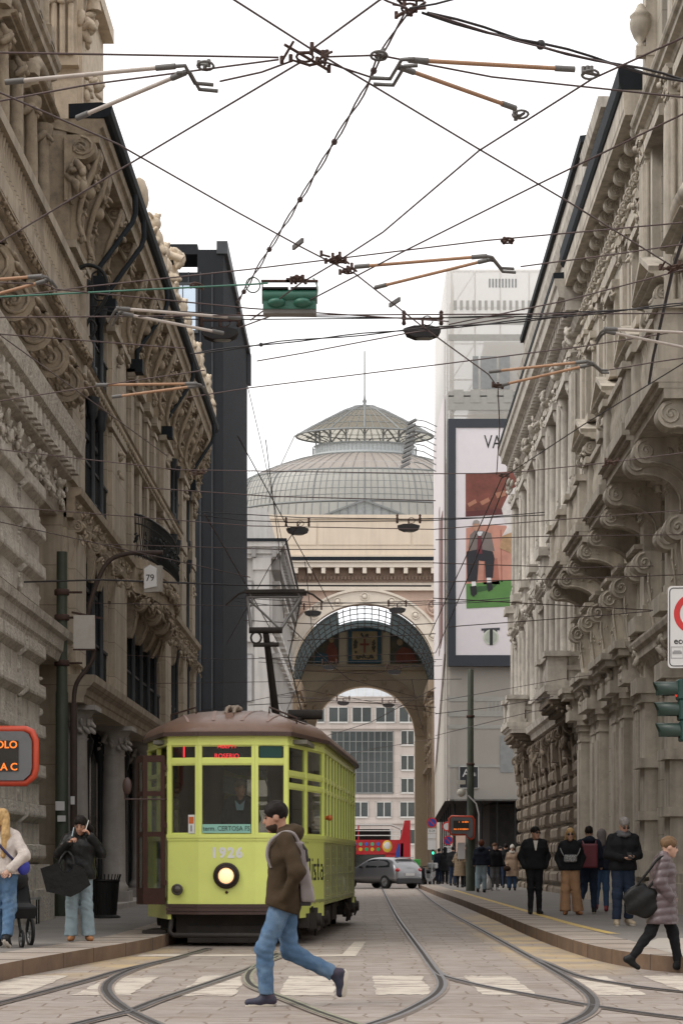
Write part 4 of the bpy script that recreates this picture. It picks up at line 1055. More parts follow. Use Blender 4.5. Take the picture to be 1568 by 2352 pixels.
# ---- gallery: arch, glazed arm, painted lunette, dome ----
M['peach'] = mat('peach_plaster', (0.64, 0.545, 0.435), 0.85, var=0.06, scale=.5, streak=.12)
M['cream_arch'] = mat('cream_arch_stone', (0.70, 0.63, 0.54), 0.85, var=0.08, scale=.8)
M['pink_stone'] = mat('pink_spandrel', (0.50, 0.37, 0.30), 0.85, var=0.08)
M['brown_frieze'] = mat('brown_frieze', (0.22, 0.155, 0.115), 0.85, var=0.15)
M['inner_stone'] = mat('inner_brown_stone', (0.44, 0.35, 0.255), 0.85, var=0.18, scale=1.2)
M['inner_pale'] = mat('inner_ochre_wall', (0.62, 0.52, 0.385), 0.85, var=0.08)
M['zinc'] = mat('zinc_iron', (0.19, 0.20, 0.20), 0.6, 0.0, var=0.15)
M['dome_glass'] = mat('pale_dome_glass', (0.32, 0.318, 0.29), 0.5, 0.0, var=0.16, scale=.5, spec=.6, dirt=(0.33, 0.31, 0.28), dirt_amt=.6, dirt_scale=.25)
M['dome_dull'] = mat('dull_dome_sheet', (0.30, 0.265, 0.235), 0.6, 0.0, var=0.12, scale=.5)
b = thing('glazed_gallery', 'monumental gallery entrance with a round arch, painted lunette and a glass and iron dome above', 'building', (0, 0, 0))
ac, zs, R1, YA = 0.0, 17.07, 6.15, 174.0
N = 40
def arc(r, zc, a0=0, a1=180, n=N): return [(r*math.cos(R(a0+(a1-a0)*i/n)), zc + r*math.sin(R(a0+(a1-a0)*i/n))) for i in range(n+1)]
mb = MB()
inner = arc(R1, zs)                                       # from right springing to left
ztop = 27.0
for i in range(N):                                        # wall over the arch, built in slices
    (x0, z0), (x1, z1) = inner[i], inner[i+1]
    vs = [(x0, YA, z0), (x1, YA, z1), (x1, YA, ztop), (x0, YA, ztop), (x0, YA+1.2, z0), (x1, YA+1.2, z1)]
    mb.add(vs, [(0, 1, 2, 3), (0, 4, 5, 1)])
mb.box(R1, YA, 0, 12, YA+1.2, ztop); mb.box(-12, YA, 0, -R1, YA+1.2, ztop)
part('facade', mb, M['pink_stone'], b)
mb = MB()
def ring(mb, r0, r1, zc, y0, y1, n=N):
    A0, A1 = arc(r0, zc), arc(r1, zc)
    for i in range(n):
        v = [(A0[i][0], y0, A0[i][1]), (A0[i+1][0], y0, A0[i+1][1]), (A1[i+1][0], y0, A1[i+1][1]), (A1[i][0], y0, A1[i][1])]
        v += [(x, y1, z) for x, _, z in v]
        mb.add(v, [(0, 1, 2, 3), (0, 4, 5, 1), (3, 2, 6, 7)])
ring(mb, R1-.02, R1+1.05, zs, YA-.25, YA+.3); ring(mb, R1+1.05, R1+1.25, zs, YA-.4, YA+.1); ring(mb, R1-.03, R1+.12, zs, YA-.33, YA+.1)
for sd in (-1, 1):
    mb.box(sd*(R1+.6)-.62, YA-.25, 0, sd*(R1+.6)+.62, YA, zs); mb.box(sd*(R1+.6)-.75, YA-.4, zs-.6, sd*(R1+.6)+.75, YA, zs)
for k in range(9):
    a = R(10 + 20*k); c = ((R1+.55)*math.cos(a), YA-.3, zs+(R1+.55)*math.sin(a)); mb.ell(c, (.2, .1, .2), 8, 6); mb.tube([(c[0]+.32*math.cos(t*math.pi/6), c[1], c[2]+.32*math.sin(t*math.pi/6)) for t in range(12)], .05, 5, closed=True)
part('archivolt', mb, M['cream_arch'], b)
mb = MB()
for sd in (-1, 1): mb.lathe([(.9, 0), (.9, .1), (.7, .16), (.2, .2)], (0, 0, 0), 16); 
mb = MB()
for sd in (-1, 1):
    c = (sd*6.0, YA-.05, 22.9); mb.tube([(c[0]+.7*math.cos(t*math.pi/8), c[1], c[2]+.7*math.sin(t*math.pi/8)) for t in range(16)], .12, 6, closed=True); leaves(mb, c, (.8, .1, .8), 14, sd+3, 2.4)
part('medallions', mb, M['pink_stone'], b)['kind'] = 'stuff'
mb = MB(); mb.box(-12, YA-.35, 24.3, 12, YA, 24.55); mb.box(-12, YA-.2, 24.55, 12, YA, 25.0); mb.box(-12, YA-.9, 26.2, 12, YA, 26.6); mb.box(-12, YA-1.05, 26.6, 12, YA, 26.75); part('cornice', mb, M['cream_arch'], b)
mb = MB(); mb.box(-12, YA-.3, 25.0, 12, YA, 25.55); mb.box(-12, YA-.25, 25.55, 12, YA, 26.2)
for i in range(80): mb.box(-11.9+i*.3, YA-.45, 25.2, -11.9+i*.3+.16, YA, 25.5)
part('frieze', mb, M['brown_frieze'], b)
mb = MB(); mb.box(-.17, YA-.85, 25.7, .17, YA-.2, 26.2); me = mb.mesh('modillion', M['cream_arch'])
for i in range(17): place('modillion', me, b, (-9.28+i*1.16, 0, 0))
mb = MB(); mb.box(-12, YA-1.1, 26.75, 12, YA-.2, 27.05); part('gutter', mb, M['gutter'], b)
mb = MB(); mb.box(-8.2, YA-.1, 27.0, 14, YA+1.0, 30.6); mb.box(-8.3, YA-.25, 30.4, 14, YA, 30.75)
for x0, x1 in ((-7.9, -4.1), (-3.9, 3.9), (4.1, 10)):
    mb.box(x0, YA-.16, 28.2, x1, YA-.1, 30.1)
mb.box(-8.2, YA-.5, 27.0, 14, YA-.1, 27.3); part('attic', mb, M['peach'], b)
YB = 192.0
mb = MB()                                                  # side walls of the glazed arm
for sd in (-1, 1):
    x0, x1 = sorted((sd*R1, sd*(R1+1.5))); mb.box(x0, YA+1.2, 0, x1, YB, zs)
    for i in range(4):
        y = YA + 2.5 + i*4.2; xa, xb = sorted((sd*(R1-.35), sd*R1)); mb.box(xa, y, 0, xb, y+.9, zs-1.2)
        leaves(mb, (sd*(R1-.35), y+.45, zs-1.9), (.3, .9, 1.6), 8, i, 4.0)
        leaves(mb, (sd*(R1-.3), y+2.6, 11.5), (.3, 2.2, 1.5), 8, i+20, 4.0)
        xa, xb = sorted((sd*(R1-.7), sd*R1)); mb.box(xa, y+1.2, 9.4, xb, y+4.2, 9.7)
    xa, xb = sorted((sd*(R1-.7), sd*R1)); mb.box(xa, YA+1.2, zs-1.2, xb, YB, zs-.2)
part('side_walls', mb, M['inner_stone'], b)['kind'] = 'stuff'
def translucent(name, col, k=.85, solid=False):
    m, n, l, bb = node_mat(name); n.remove(bb)
    t = n.new('ShaderNodeBsdfTranslucent'); t.inputs[0].default_value = (*col, 1); d = n.new('ShaderNodeBsdfDiffuse' if solid else 'ShaderNodeBsdfTransparent'); d.inputs[0].default_value = (col[0]*.55, col[1]*.53, col[2]*.5, 1) if solid else (*col, 1)
    x = n.new('ShaderNodeMixShader'); x.inputs[0].default_value = 1-k; l.new(t.outputs[0], x.inputs[1]); l.new(d.outputs[0], x.inputs[2]); l.new(x.outputs[0], n['Material Output'].inputs[0]); return m
M['vault_dark'] = translucent('teal_vault_glass', (.052, .064, .066), .8, True)
M['clear_vault'] = translucent('skylit_glass', (.95, .97, 1.0), .15)
def vault_strip(mb, a0, a1, r=R1-.05, n=8, ya=YA+1.2, yb=YB):
    for i in range(n):
        p, q = R(a0+(a1-a0)*i/n), R(a0+(a1-a0)*(i+1)/n)
        mb.add([(r*math.cos(p), ya, zs+r*math.sin(p)), (r*math.cos(q), ya, zs+r*math.sin(q)), (r*math.cos(q), yb, zs+r*math.sin(q)), (r*math.cos(p), yb, zs+r*math.sin(p))], [(0, 1, 2, 3)])
mb = MB(); vault_strip(mb, 0, 68, n=16); vault_strip(mb, 112, 180, n=16); vault_strip(mb, 68, 112, n=8, ya=YA+11.5); part('vault_glass', mb, M['vault_dark'], b)
mb = MB(); vault_strip(mb, 68, 112, n=8, yb=YA+11.5); part('crown_glass', mb, M['clear_vault'], b)
mb = MB()
for i in range(5):
    y = YA + 2.6 + i*3.6; mb.tube([(x, y, z) for x, z in arc(R1-.1, zs, n=30)], .045, 5)
for k in range(31):
    a = R(6*k); mb.obox(((R1-.1)*math.cos(a), YA+1.2, zs+(R1-.1)*math.sin(a)), ((R1-.1)*math.cos(a), YB, zs+(R1-.1)*math.sin(a)), .08, .08)
part('vault_ribs', mb, M['zinc'], b)
# lunette wall with the inner arch
R2, z2 = 4.73, 13.02
mb = MB(); inn = arc(R2, z2)
for i in range(N):
    (x0, z0), (x1, z1) = inn[i], inn[i+1]
    mb.add([(x0, YB, z0), (x1, YB, z1), (x1, YB, 23.35), (x0, YB, 23.35), (x0, YB+2, z0), (x1, YB+2, z1)], [(0, 1, 2, 3), (0, 4, 5, 1)])
mb.box(R2, YB, 0, 9, YB+2, 23.35); mb.box(-9, YB, 0, -R2, YB+2, 23.35); part('lunette_wall', mb, M['inner_pale'], b)
mb = MB(); ring(mb, R2-.02, R2+1.2, z2, YB-.2, YB+.2); ring(mb, R2+1.2, R2+1.4, z2, YB-.3, YB+.1); mb.box(-6.1, YB-.45, 19.2, 6.1, YB, 19.5); mb.box(-6.1, YB-.3, 19.5, 6.1, YB, 19.75)
for k in range(9):
    a = R(10 + 20*k); mb.ell(((R2+.6)*math.cos(a), YB-.25, z2+(R2+.6)*math.sin(a)), (.25, .1, .25), 8, 6)
part('inner_archivolt', mb, M['inner_stone'], b)
YL = YB - .12; zc = (1980-1593)/24.46+1.25; RL = 150/24.46; zb = (1980-1525)/24.46+1.25
def lun_z(x, r=RL): return zc + math.sqrt(max(0, r*r - x*x))
mb = MB()
xs = [-6.15+12.3*i/30 for i in range(31)]
for i in range(30):
    x0, x1 = xs[i], xs[i+1]
    mb.add([(x0, YL-.1, lun_z(x0)), (x1, YL-.1, lun_z(x1)), (x1, YL-.1, lun_z(x1)+.42), (x0, YL-.1, lun_z(x0)+.42), (x0, YB, lun_z(x0)), (x1, YB, lun_z(x1))], [(0, 1, 2, 3), (0, 4, 5, 1)])
for x in (-2.05, 2.05): mb.box(x-.33, YL-.12, zb-.1, x+.33, YB, lun_z(x))
part('lunette_frame', mb, M['inner_pale'], b)
M['fresco_dark'] = mat('dark_fresco', (0.15, 0.125, 0.085), .8, var=.35, scale=1.2, dirt=(.03, .06, .07), dirt_amt=.8, dirt_scale=.9)
M['fresco_red'] = mat('red_brown_fresco', (0.26, 0.085, 0.06), .8, var=.3, scale=2)
M['fresco_tan'] = mat('tan_fresco', (0.46, 0.34, 0.19), .8, var=.25, scale=3)
M['fresco_blue'] = mat('teal_fresco_border', (0.06, 0.12, 0.16), .8, var=.3, scale=3)
def lun_panel(name, xa, xb, m, y, r):
    k = MB(); n = 16; q = [xa+(xb-xa)*i/n for i in range(n+1)]
    poly = [(x, max(zb, lun_z(x, r))) for x in q] + [(xb, zb), (xa, zb)]
    k.prism(poly, 'y', y, YB); return part(name, k, m, b)
for sd in (-1, 1):
    xa, xb = sorted((sd*2.4, sd*6.0)); lun_panel('fresco', xa, xb, M['fresco_dark'], YL+.05, RL-.05)
def flat(name, polys, m, y, par=None):
    k = MB()
    for p in polys: k.prism([(x, z) for x, z in p], 'y', y, y+.02)
    return part(name, k, m, par or b)
def blob(cx, cz, rx, rz, n=14): return [(cx+rx*math.cos(2*math.pi*i/n), cz+rz*math.sin(2*math.pi*i/n)) for i in range(n)]
flat('fresco_figure', [[(-3.6, zb+.1), (-2.5, zb+.1), (-2.6, zb+1.3), (-2.9, zb+2.0), (-3.3, zb+2.0), (-3.6, zb+1.2)]], M['fresco_red'], YL-.0)
flat('fresco_robe', [[(-4.9, zb+.05), (-3.3, zb+.05), (-3.5, zb+.9), (-4.4, zb+1.1)]], M['fresco_blue'], YL-.03)
flat('fresco_figure', [[(2.9, zb+.1), (5.0, zb+.1), (4.4, zb+1.3), (3.6, zb+1.6), (3.0, zb+1.1)]], M['fresco_red'], YL)
flat('fresco_skin', [blob(-3.1, zb+2.25, .25, .3)], M['fresco_tan'], YL-.02); flat('fresco_skin', [blob(3.3, zb+2.0, .28, .32)], M['fresco_tan'], YL-.02)
k = MB(); k.box(-1.55, YL-.1, zb, 1.55, YB, zb+3.35); part('emblem_border', k, M['fresco_blue'], b)
k = MB(); k.box(-1.18, YL-.13, zb+.35, 1.18, YL, zb+3.0); part('emblem_field', k, M['fresco_tan'], b)
flat('emblem_cross', [[(-.09, zb+1.0), (.09, zb+1.0), (.09, zb+2.3), (-.09, zb+2.3)], ], M['fresco_red'], YL-.17); flat('emblem_cross', [[(-.42, zb+1.68), (.42, zb+1.68), (.42, zb+1.88), (-.42, zb+1.88)]], M['fresco_red'], YL-.175)
flat('emblem_shield', [[(-.55, zb+2.35), (.55, zb+2.35), (.5, zb+1.2), (0, zb+.85), (-.5, zb+1.2)]], mat('pale_shield', (.38, .31, .2), .8), YL-.15)
k = MB(); leaves(k, (0, YL-.16, zb+2.65), (.7, .02, .2), 8, 1, 2.2); leaves(k, (-.85, YL-.16, zb+1.6), (.15, .02, 1.2), 10, 2, 2.2); leaves(k, (.85, YL-.16, zb+1.6), (.15, .02, 1.2), 10, 3, 2.2); leaves(k, (0, YL-.16, zb+.6), (1.6, .02, .2), 14, 4, 2.0); part('emblem_wreath', k, M['fresco_dark'], b)['kind'] = 'stuff'
# dome over the crossing
YD = 232.0
prof_low = [(15.6, 34.0), (15.3, 37.5), (14.95, 40.6)]
prof_mid = [(14.8, 40.85), (14.65, 41.8), (14.3, 42.9), (13.85, 43.8), (13.3, 44.4)]
prof_up = [(13.2, 44.5), (11.6, 45.25), (9.6, 46.05), (7.6, 46.7), (6.2, 47.0)]
def dome_skin(name, prof, m):
    k = MB(); k.lathe(prof, (0, YD, 0), 64, cap=False); return part(name, k, m, b)
dome_skin('dome_skirt', prof_low, M['dome_glass']); dome_skin('dome_glass', prof_mid, M['dome_glass']); dome_skin('dome_crown', prof_up, M['dome_dull'])
k = MB()
def mer(prof, n, r, off=.05, a_off=0):
    for i in range(n):
        a = 2*math.pi*i/n + a_off
        if math.sin(a) > .45: continue
        pts = [((q+off)*math.cos(a), YD+(q+off)*math.sin(a), z+off) for q, z in prof]
        k.tube(pts, r, 4, cap=False)
mer(prof_low, 96, .035); mer(prof_mid, 128, .03); mer(prof_up, 64, .03); mer(prof_mid, 16, .07, .08)
for q, z, r in ((14.9, 40.75, .10), (13.3, 44.45, .10), (6.3, 47.0, .10), (14.72, 41.5, .03), (14.55, 42.2, .03), (14.25, 43.0, .03), (13.85, 43.8, .03), (15.1, 39.2, .04)):
    k.tube([(q*math.cos(2*math.pi*i/64), YD+q*math.sin(2*math.pi*i/64), z) for i in range(64)], r, 5, closed=True)
part('dome_ribs', k, M['zinc'], b)
k = MB(); k.lathe([(6.2, 47.0), (6.0, 47.3), (5.6, 47.45), (5.6, 48.3), (5.75, 48.35)], (0, YD, 0), 48, cap=False); part('lantern_drum', k, mat('pale_drum_metal', (.42, .45, .45), .5, var=.1), b)
M['lantern_glass'] = translucent('lantern_glass', (.62, .60, .53), .62, True)
k = MB(); k.lathe([(7.75, 49.5), (6.2, 50.4), (4.4, 51.35), (2.6, 52.25), (1.1, 52.8)], (0, YD, 0), 48, cap=False); part('lantern_roof', k, M['lantern_glass'], b)
k = MB()
for i in range(48):
    a = 2*math.pi*i/48; k.tube([(q*math.cos(a), YD+q*math.sin(a), z+.06) for q, z in ((7.75, 49.5), (6.2, 50.4), (4.4, 51.35), (2.6, 52.25), (1.1, 52.8))], .05 if i % 4 else .12, 4, cap=False)
for q, z, r in ((7.78, 49.5, .12), (6.2, 50.45, .04), (4.4, 51.4, .04), (2.6, 52.3, .05), (1.2, 52.85, .12), (5.7, 49.9, .06)):
    k.tube([(q*math.cos(2*math.pi*i/48), YD+q*math.sin(2*math.pi*i/48), z) for i in range(48)], r, 5, closed=True)
for i in range(16):
    a = 2*math.pi*i/16; c, s = math.cos(a), math.sin(a)
    k.cyl((5.5*c, YD+5.5*s, 47.4), (5.5*c, YD+5.5*s, 50.3), .10, 6)
    for da in (-.13, .13):
        k.tube([(5.5*c, YD+5.5*s, 49.0), (5.6*math.cos(a+da*.4), YD+5.6*math.sin(a+da*.4), 49.5), (6.6*math.cos(a+da), YD+6.6*math.sin(a+da), 50.1)], .06, 4)
    k.tube([(5.5*c, YD+5.5*s, 48.9), (6.1*c, YD+6.1*s, 49.4), (7.2*c, YD+7.2*s, 49.75)], .07, 4)
for i in range(80):
    a = 2*math.pi*i/80; k.cyl((5.9*math.cos(a), YD+5.9*math.sin(a), 47.3), (5.9*math.cos(a), YD+5.9*math.sin(a), 48.2), .02, 4)
k.tube([(5.9*math.cos(2*math.pi*i/48), YD+5.9*math.sin(2*math.pi*i/48), 48.2) for i in range(48)], .035, 4, closed=True)
k.lathe([(1.3, 52.75), (1.3, 52.9), (.4, 53.0), (.15, 53.2), (.25, 53.5), (.12, 53.8), (.08, 54.2), (.07, 59.2)], (0, YD, 0), 8)
part('lantern_frame', k, M['zinc'], b)
k = MB()                                                    # small glazed gable at the foot of the dome
k.prism([(-4.6, 37.6), (4.6, 37.6), (0, 39.3)], 'y', 222.0, 224); part('gable', k, mat('blue_grey_glass', (.29, .305, .30), .4, var=.2), b)
k = MB(); k.obox((-4.8, 221.8, 37.6), (0, 221.8, 39.4), .15, .2); k.obox((4.8, 221.8, 37.6), (0, 221.8, 39.4), .15, .2); k.obox((-4.8, 221.8, 37.6), (4.8, 221.8, 37.6), .15, .3)
for i in range(9): k.box(-3.6+i*.9-.04, 221.9, 37.6, -3.6+i*.9+.04, 222.0, 37.6+1.7*(1-abs(-3.6+i*.9)/4.6))
part('gable_frame', k, M['zinc'], b)
k = MB()                                                    # walkway railings over the dome
for i in range(40):
    a = math.pi + math.pi*i/39
    for q, z, h in ((13.3, 44.4, .8),): k.cyl((q*math.cos(a), YD+q*math.sin(a), z), (q*math.cos(a), YD+q*math.sin(a), z+h), .02, 4)
k.tube([(13.3*math.cos(math.pi+math.pi*i/39), YD+13.3*math.sin(math.pi+math.pi*i/39), 45.2) for i in range(40)], .022, 4)
for sd in (-1, 1):
    k.tube([(sd*7.9, YD-.5, 49.6), (sd*9.6, YD-.5, 46.0)], .08, 4)
    for i in range(9): k.cyl((sd*(1.2+.8*i), YD-1, 52.8-.41*i), (sd*(1.2+.8*i), YD-1, 53.6-.41*i), .02, 4)
    k.tube([(sd*1.2, YD-1, 53.6), (sd*7.6, YD-1, 50.3)], .02, 4)
part('dome_railing', k, mat('grey_railing', (.45, .46, .47), .5, .2), b)['kind'] = 'stuff'

for ch in b.children:                                       # the crossing is shallower than it is wide
    if ch.name.split('.')[0] in ('dome_skirt', 'dome_glass', 'dome_crown', 'dome_ribs', 'lantern_drum', 'lantern_roof', 'lantern_frame', 'dome_railing'):
        for v in ch.data.vertices: v.co.y = YD + (v.co.y - YD)*.58
    if ch.name.startswith('gable'):
        for v in ch.data.vertices: v.co.z += 1.1

# ---- office building seen through the arch ----
b = thing('office_building', 'pinkish office building with wide dark windows, framed by the far arch', 'building', (0, 0, 0))
YO = 262.0; so = F/YO
M['pink_panel'] = mat('pinkish_stone_panels', (0.55, 0.495, 0.455), .8, var=.06, scale=.4, blocks=(1.4, 1.0))
M['office_glass'] = mat('office_glass', (0.055, 0.07, 0.072), .15, 0, var=.3, scale=.3, spec=.8)
M['white_frame'] = mat('white_window_frame', (.6, .6, .58), .6)
def oz(y): return (VY-y)/so + CAMZ
def ox(x): return (x-VX)/so
mb = MB(); mb.box(-30, YO, 0, 30, YO+15, oz(1600)); part('wall', mb, M['pink_panel'], b)
mb = MB(); mb.prism([(YO+.2, oz(1600)), (YO+5, oz(1560)), (YO+15, oz(1560)), (YO+15, oz(1600))], 'x', -30, 30); part('glass_roof', mb, mat('grey_roof_glass', (.36, .38, .40), .3, var=.2, scale=.4), b)
mb = MB()
for i in range(40): mb.obox((-20+i, YO+.15, oz(1599)), (-20+i, YO+4.9, oz(1560)), .06, .08)
part('roof_bars', mb, M['white_frame'], b)
def owin(x0, x1, y0, y1, n=1, tr=0, teal=False):
    mb = MB(); X0, X1, Z0, Z1 = ox(x0), ox(x1), oz(y1), oz(y0); f = .1
    mb.box(X0, YO-.12, Z0, X0+f, YO-.02, Z1); mb.box(X1-f, YO-.12, Z0, X1, YO-.02, Z1); mb.box(X0, YO-.12, Z0-.1, X1, YO-.02, Z0+f); mb.box(X0, YO-.12, Z1-f, X1, YO-.02, Z1)
    for i in range(n): x = X0+(X1-X0)*(i+1)/(n+1); mb.box(x-.06, YO-.115, Z0+f, x+.06, YO-.02, Z1-f)
    for i in range(tr): z = Z0+(Z1-Z0)*(i+1)/(tr+1); mb.box(X0+f, YO-.11, z-.05, X1-f, YO-.025, z+.05)
    o = part('window', mb, M['white_frame'] if n < 4 else M['zinc'], b); g = MB(); g.box(X0+f, YO-.06, Z0+f, X1-f, YO-.01, Z1-f); part('pane', g, M['office_glass'], o)
for i in range(-3, 5):
    x = 754 + i*53.8; owin(x, x+46, 1624, 1660, 1)
    if not (-1 < i < 3): owin(x+4, x+36, 1678, 1712, 1); owin(x+4, x+36, 1735, 1770, 1); owin(x+4, x+36, 1788, 1822, 1)
    owin(x+2, x+38, 1842, 1878, 1); owin(x+2, x+38, 1905, 1940, 1)
owin(760, 903, 1680, 1822, 9, 5)
mb = MB()
for y in (1610, 1672, 1830, 1890): mb.box(-30, YO-.2, oz(y)-.15, 30, YO-.0, oz(y)+.15)
part('ledge', mb, M['pink_panel'], b)

# ---- wrapped building with the billboard ----
b = thing('wrapped_building', 'tall building on the right wrapped in printed scaffold netting above a dark ground floor', 'building', (0, 0, 0))
YW = 113.0; sw = F/YW
def wz(y): return (VY-y)/sw + CAMZ
def wx(x): return (x-VX)/sw
M['net'] = mat('printed_net', (0.42, 0.395, 0.355), .9, var=.08, scale=.3)
m, n, l, bb = M['net'], M['net'].node_tree.nodes, M['net'].node_tree.links, M['net'].node_tree.nodes['Principled BSDF']
tr_ = n.new('ShaderNodeBsdfTransparent'); mxx = n.new('ShaderNodeMixShader'); mxx.inputs[0].default_value = .22
l.new(bb.outputs[0], mxx.inputs[1]); l.new(tr_.outputs[0], mxx.inputs[2]); l.new(mxx.outputs[0], n['Material Output'].inputs[0])
M['net_print'] = mat('printed_grey', (0.34, 0.335, 0.31), .9, var=.1); M['net_dark'] = mat('printed_dark', (0.25, 0.26, 0.26), .9, var=.15)
M['net_thin'] = mat('thin_printed_net', (0.62, 0.60, 0.56), .9, var=.05, scale=.3)
n, l, bb = M['net_thin'].node_tree.nodes, M['net_thin'].node_tree.links, M['net_thin'].node_tree.nodes['Principled BSDF']
tr_ = n.new('ShaderNodeBsdfTransparent'); tl_ = n.new('ShaderNodeBsdfTranslucent'); tl_.inputs[0].default_value = (.75, .73, .69, 1); m1_ = n.new('ShaderNodeMixShader'); m1_.inputs[0].default_value = .5; mxx = n.new('ShaderNodeMixShader'); mxx.inputs[0].default_value = .16
l.new(bb.outputs[0], m1_.inputs[1]); l.new(tl_.outputs[0], m1_.inputs[2]); l.new(m1_.outputs[0], mxx.inputs[1]); l.new(tr_.outputs[0], mxx.inputs[2]); l.new(mxx.outputs[0], n['Material Output'].inputs[0])
mb = MB(); X0 = 4.52
mb.add([(X0, YW, 4.7), (14, YW, 4.7), (14, YW, 26), (X0, YW, 26), (X0, 132, 4.0), (X0, 132, 26.5)], [(0, 1, 2, 3), (4, 0, 3, 5)])
part('netting', mb, M['net'], b)
mb = MB(); mb.add([(X0, YW, 26), (14, YW, 26), (14, YW, 34), (X0, YW, 34), (X0, 132, 26.5), (X0, 132, 34.5)], [(0, 1, 2, 3), (4, 0, 3, 5)])
part('upper_netting', mb, M['net_thin'], b)
mb = MB(); mb.box(X0+2.2, YW+2, 4.65, 14, 136, 30.5); mb.box(X0+1.2, YW+1.5, 4.65, 14, 136, 24); part('wall', mb, M['pale_stone'], b)
mb = MB()
for x in (X0+.3, X0+1.6, X0+3, X0+4.6, 11): mb.cyl((x, YW+.5, 4.6), (x, YW+.5, 34), .05, 6)
for z in range(6, 35, 2): mb.cyl((X0+.2, YW+.5, z), (13, YW+.5, z), .04, 5)
for z in range(24, 33, 2): mb.cyl((X0+.3, YW+.55, z), (X0+1.6, YW+.55, z+2), .03, 5)
for y in (116, 120, 124, 128): mb.cyl((X0+.5, y, 4.6), (X0+.5, y, 34), .05, 5)
part('scaffold', mb, mat('galvanised_tube', (.4, .4, .4), .4, .6), b)
mb = MB(); yy = YW-.03
for y, h in ((735, .5), (775, .35), (905, .3), (925, .8)): mb.box(X0+.1, yy, wz(y)-h/2, 13, YW-.005, wz(y)+h/2)
for i in range(26): mb.box(X0+.4+i*.34, yy-.01, wz(712), X0+.56+i*.34, YW-.007, wz(690))
for x in (1042, 1080, 1118, 1156): mb.box(wx(x), yy-.02, wz(925), wx(x+22), YW-.006, wz(895))
for y, h in ((1606, .25), (1640, .3), (1670, .2), (1760, .15)): mb.box(X0+.1, yy, wz(y)-h/2, 13, YW-.005, wz(y)+h/2)
for i in range(7): mb.box(wx(1118+i*9), yy-.004, wz(1640), wx(1118+i*9+5), YW-.004, wz(1612))
part('printed_mouldings', mb, M['net_print'], b)['kind'] = 'stuff'
mb = MB()
for x0, x1 in ((1085, 1098), (1103, 1140), (1145, 1170)): mb.box(wx(x0), yy, wz(893), wx(x1), YW-.005, wz(818))
for i in range(9): mb.box(wx(1122+i*7.5), yy, wz(660), wx(1122+i*7.5+4), YW-.005, wz(640))
mb.box(wx(1148), yy-.002, wz(1775), wx(1178), YW-.005, wz(1690)); part('printed_windows', mb, M['net_dark'], b)['kind'] = 'stuff'
mb = MB(); mb.add([(X0-.1, YW-.4, 4.6), (14, YW-.4, 4.6), (14, 134, 4.6), (X0-.1, 134, 3.8)], [(0, 1, 2, 3)]); mb.box(X0+2.5, YW+2.2, 0, 14, 134, 4.5)
part('ground_floor', mb, mat('dark_passage', (.03, .028, .027), .8, var=.3, spec=.1), b)
for i, (x, y) in enumerate([(X0+q, YW+.2) for q in (.4, 1.1, 1.9, 2.8, 3.8, 5)] + [(X0+q, YW+3) for q in (.6, 1.3, 2.1)] + [(X0+.3, YW+3+q*2.8) for q in range(6)]):
    mb = MB(); mb.cyl((x, y, 0), (x, y, 4.6), .05, 6); part('prop', mb, M['iron'], b)
# billboard on its front and the advert on the side
b = thing('billboard', 'huge dark framed advertising billboard hung on the scaffold netting of the right building', 'billboard', (0, 0, 0))
YP = YW - .5
mb = MB(); zt, zb2, xl, xr = wz(966), wz(1532), wx(1028), 10.5
mb.box(xl, YP, zb2, xl+.42, YW-.05, zt); mb.box(xr-.42, YP, zb2, xr, YW-.05, zt); mb.box(xl+.42, YP, zb2, xr-.42, YW-.05, zb2+.6); mb.box(xl+.42, YP, zt-.48, xr-.42, YW-.05, zt)
part('frame', mb, mat('navy_frame', (.022, .027, .038), .5, var=.1), b)
mb = MB(); mb.box(xl+.42, YP+.05, zb2+.6, xr-.42, YW-.1, zt-.48); part('poster', mb, mat('pale_lilac_poster', (.70, .66, .68), .6, var=.03), b)
def px_(pts): return [(wx(x), wz(y)) for x, y in pts]
def fl(name, polys, col, k=0, v=.15):
    mm = mat('print_' + name, col, .6, var=v, scale=1.2); q = MB()
    for p in polys: q.prism(px_(p), 'y', YP+.035-.006*k, YP+.049)
    return part(name, q, mm, b)
fl('upper_picture', [[(1068, 1092), (1200, 1085), (1200, 1182), (1068, 1190)]], (.16, .045, .03), 0, .5)
fl('table_edge', [[(1068, 1178), (1200, 1168), (1200, 1182), (1068, 1190)]], (.10, .02, .02), 1)
fl('bare_feet', [[(1072, 1160), (1090, 1150), (1094, 1158), (1076, 1168)], [(1100, 1156), (1120, 1146), (1124, 1154), (1106, 1164)], [(1135, 1136), (1158, 1130), (1160, 1142), (1140, 1148)]], (.36, .16, .10), 2)
fl('sofa', [[(1069, 1216), (1110, 1208), (1200, 1212), (1200, 1350), (1069, 1350)]], (.50, .24, .18), 0, .2)
fl('sofa_fold', [[(1110, 1290), (1140, 1285), (1146, 1345), (1108, 1345)], [(1150, 1220), (1152, 1340), (1149, 1340), (1147, 1220)]], (.36, .14, .10), 1)
fl('lawn', [[(1069, 1344), (1200, 1332), (1200, 1394), (1070, 1400)]], (.09, .22, .055), 1)
fl('lawn_shadow', [[(1078, 1352), (1140, 1345), (1128, 1356), (1084, 1366)]], (.03, .09, .025), 2)
fl('jacket', [[(1078, 1232), (1088, 1222), (1106, 1222), (1126, 1228), (1134, 1268), (1116, 1272), (1100, 1262), (1082, 1272), (1074, 1262)]], (.17, .14, .13), 2)
fl('trousers', [[(1070, 1270), (1100, 1264), (1130, 1270), (1134, 1285), (1130, 1330), (1114, 1330), (1112, 1292), (1098, 1290), (1094, 1340), (1072, 1338)]], (.015, .014, .02), 3)
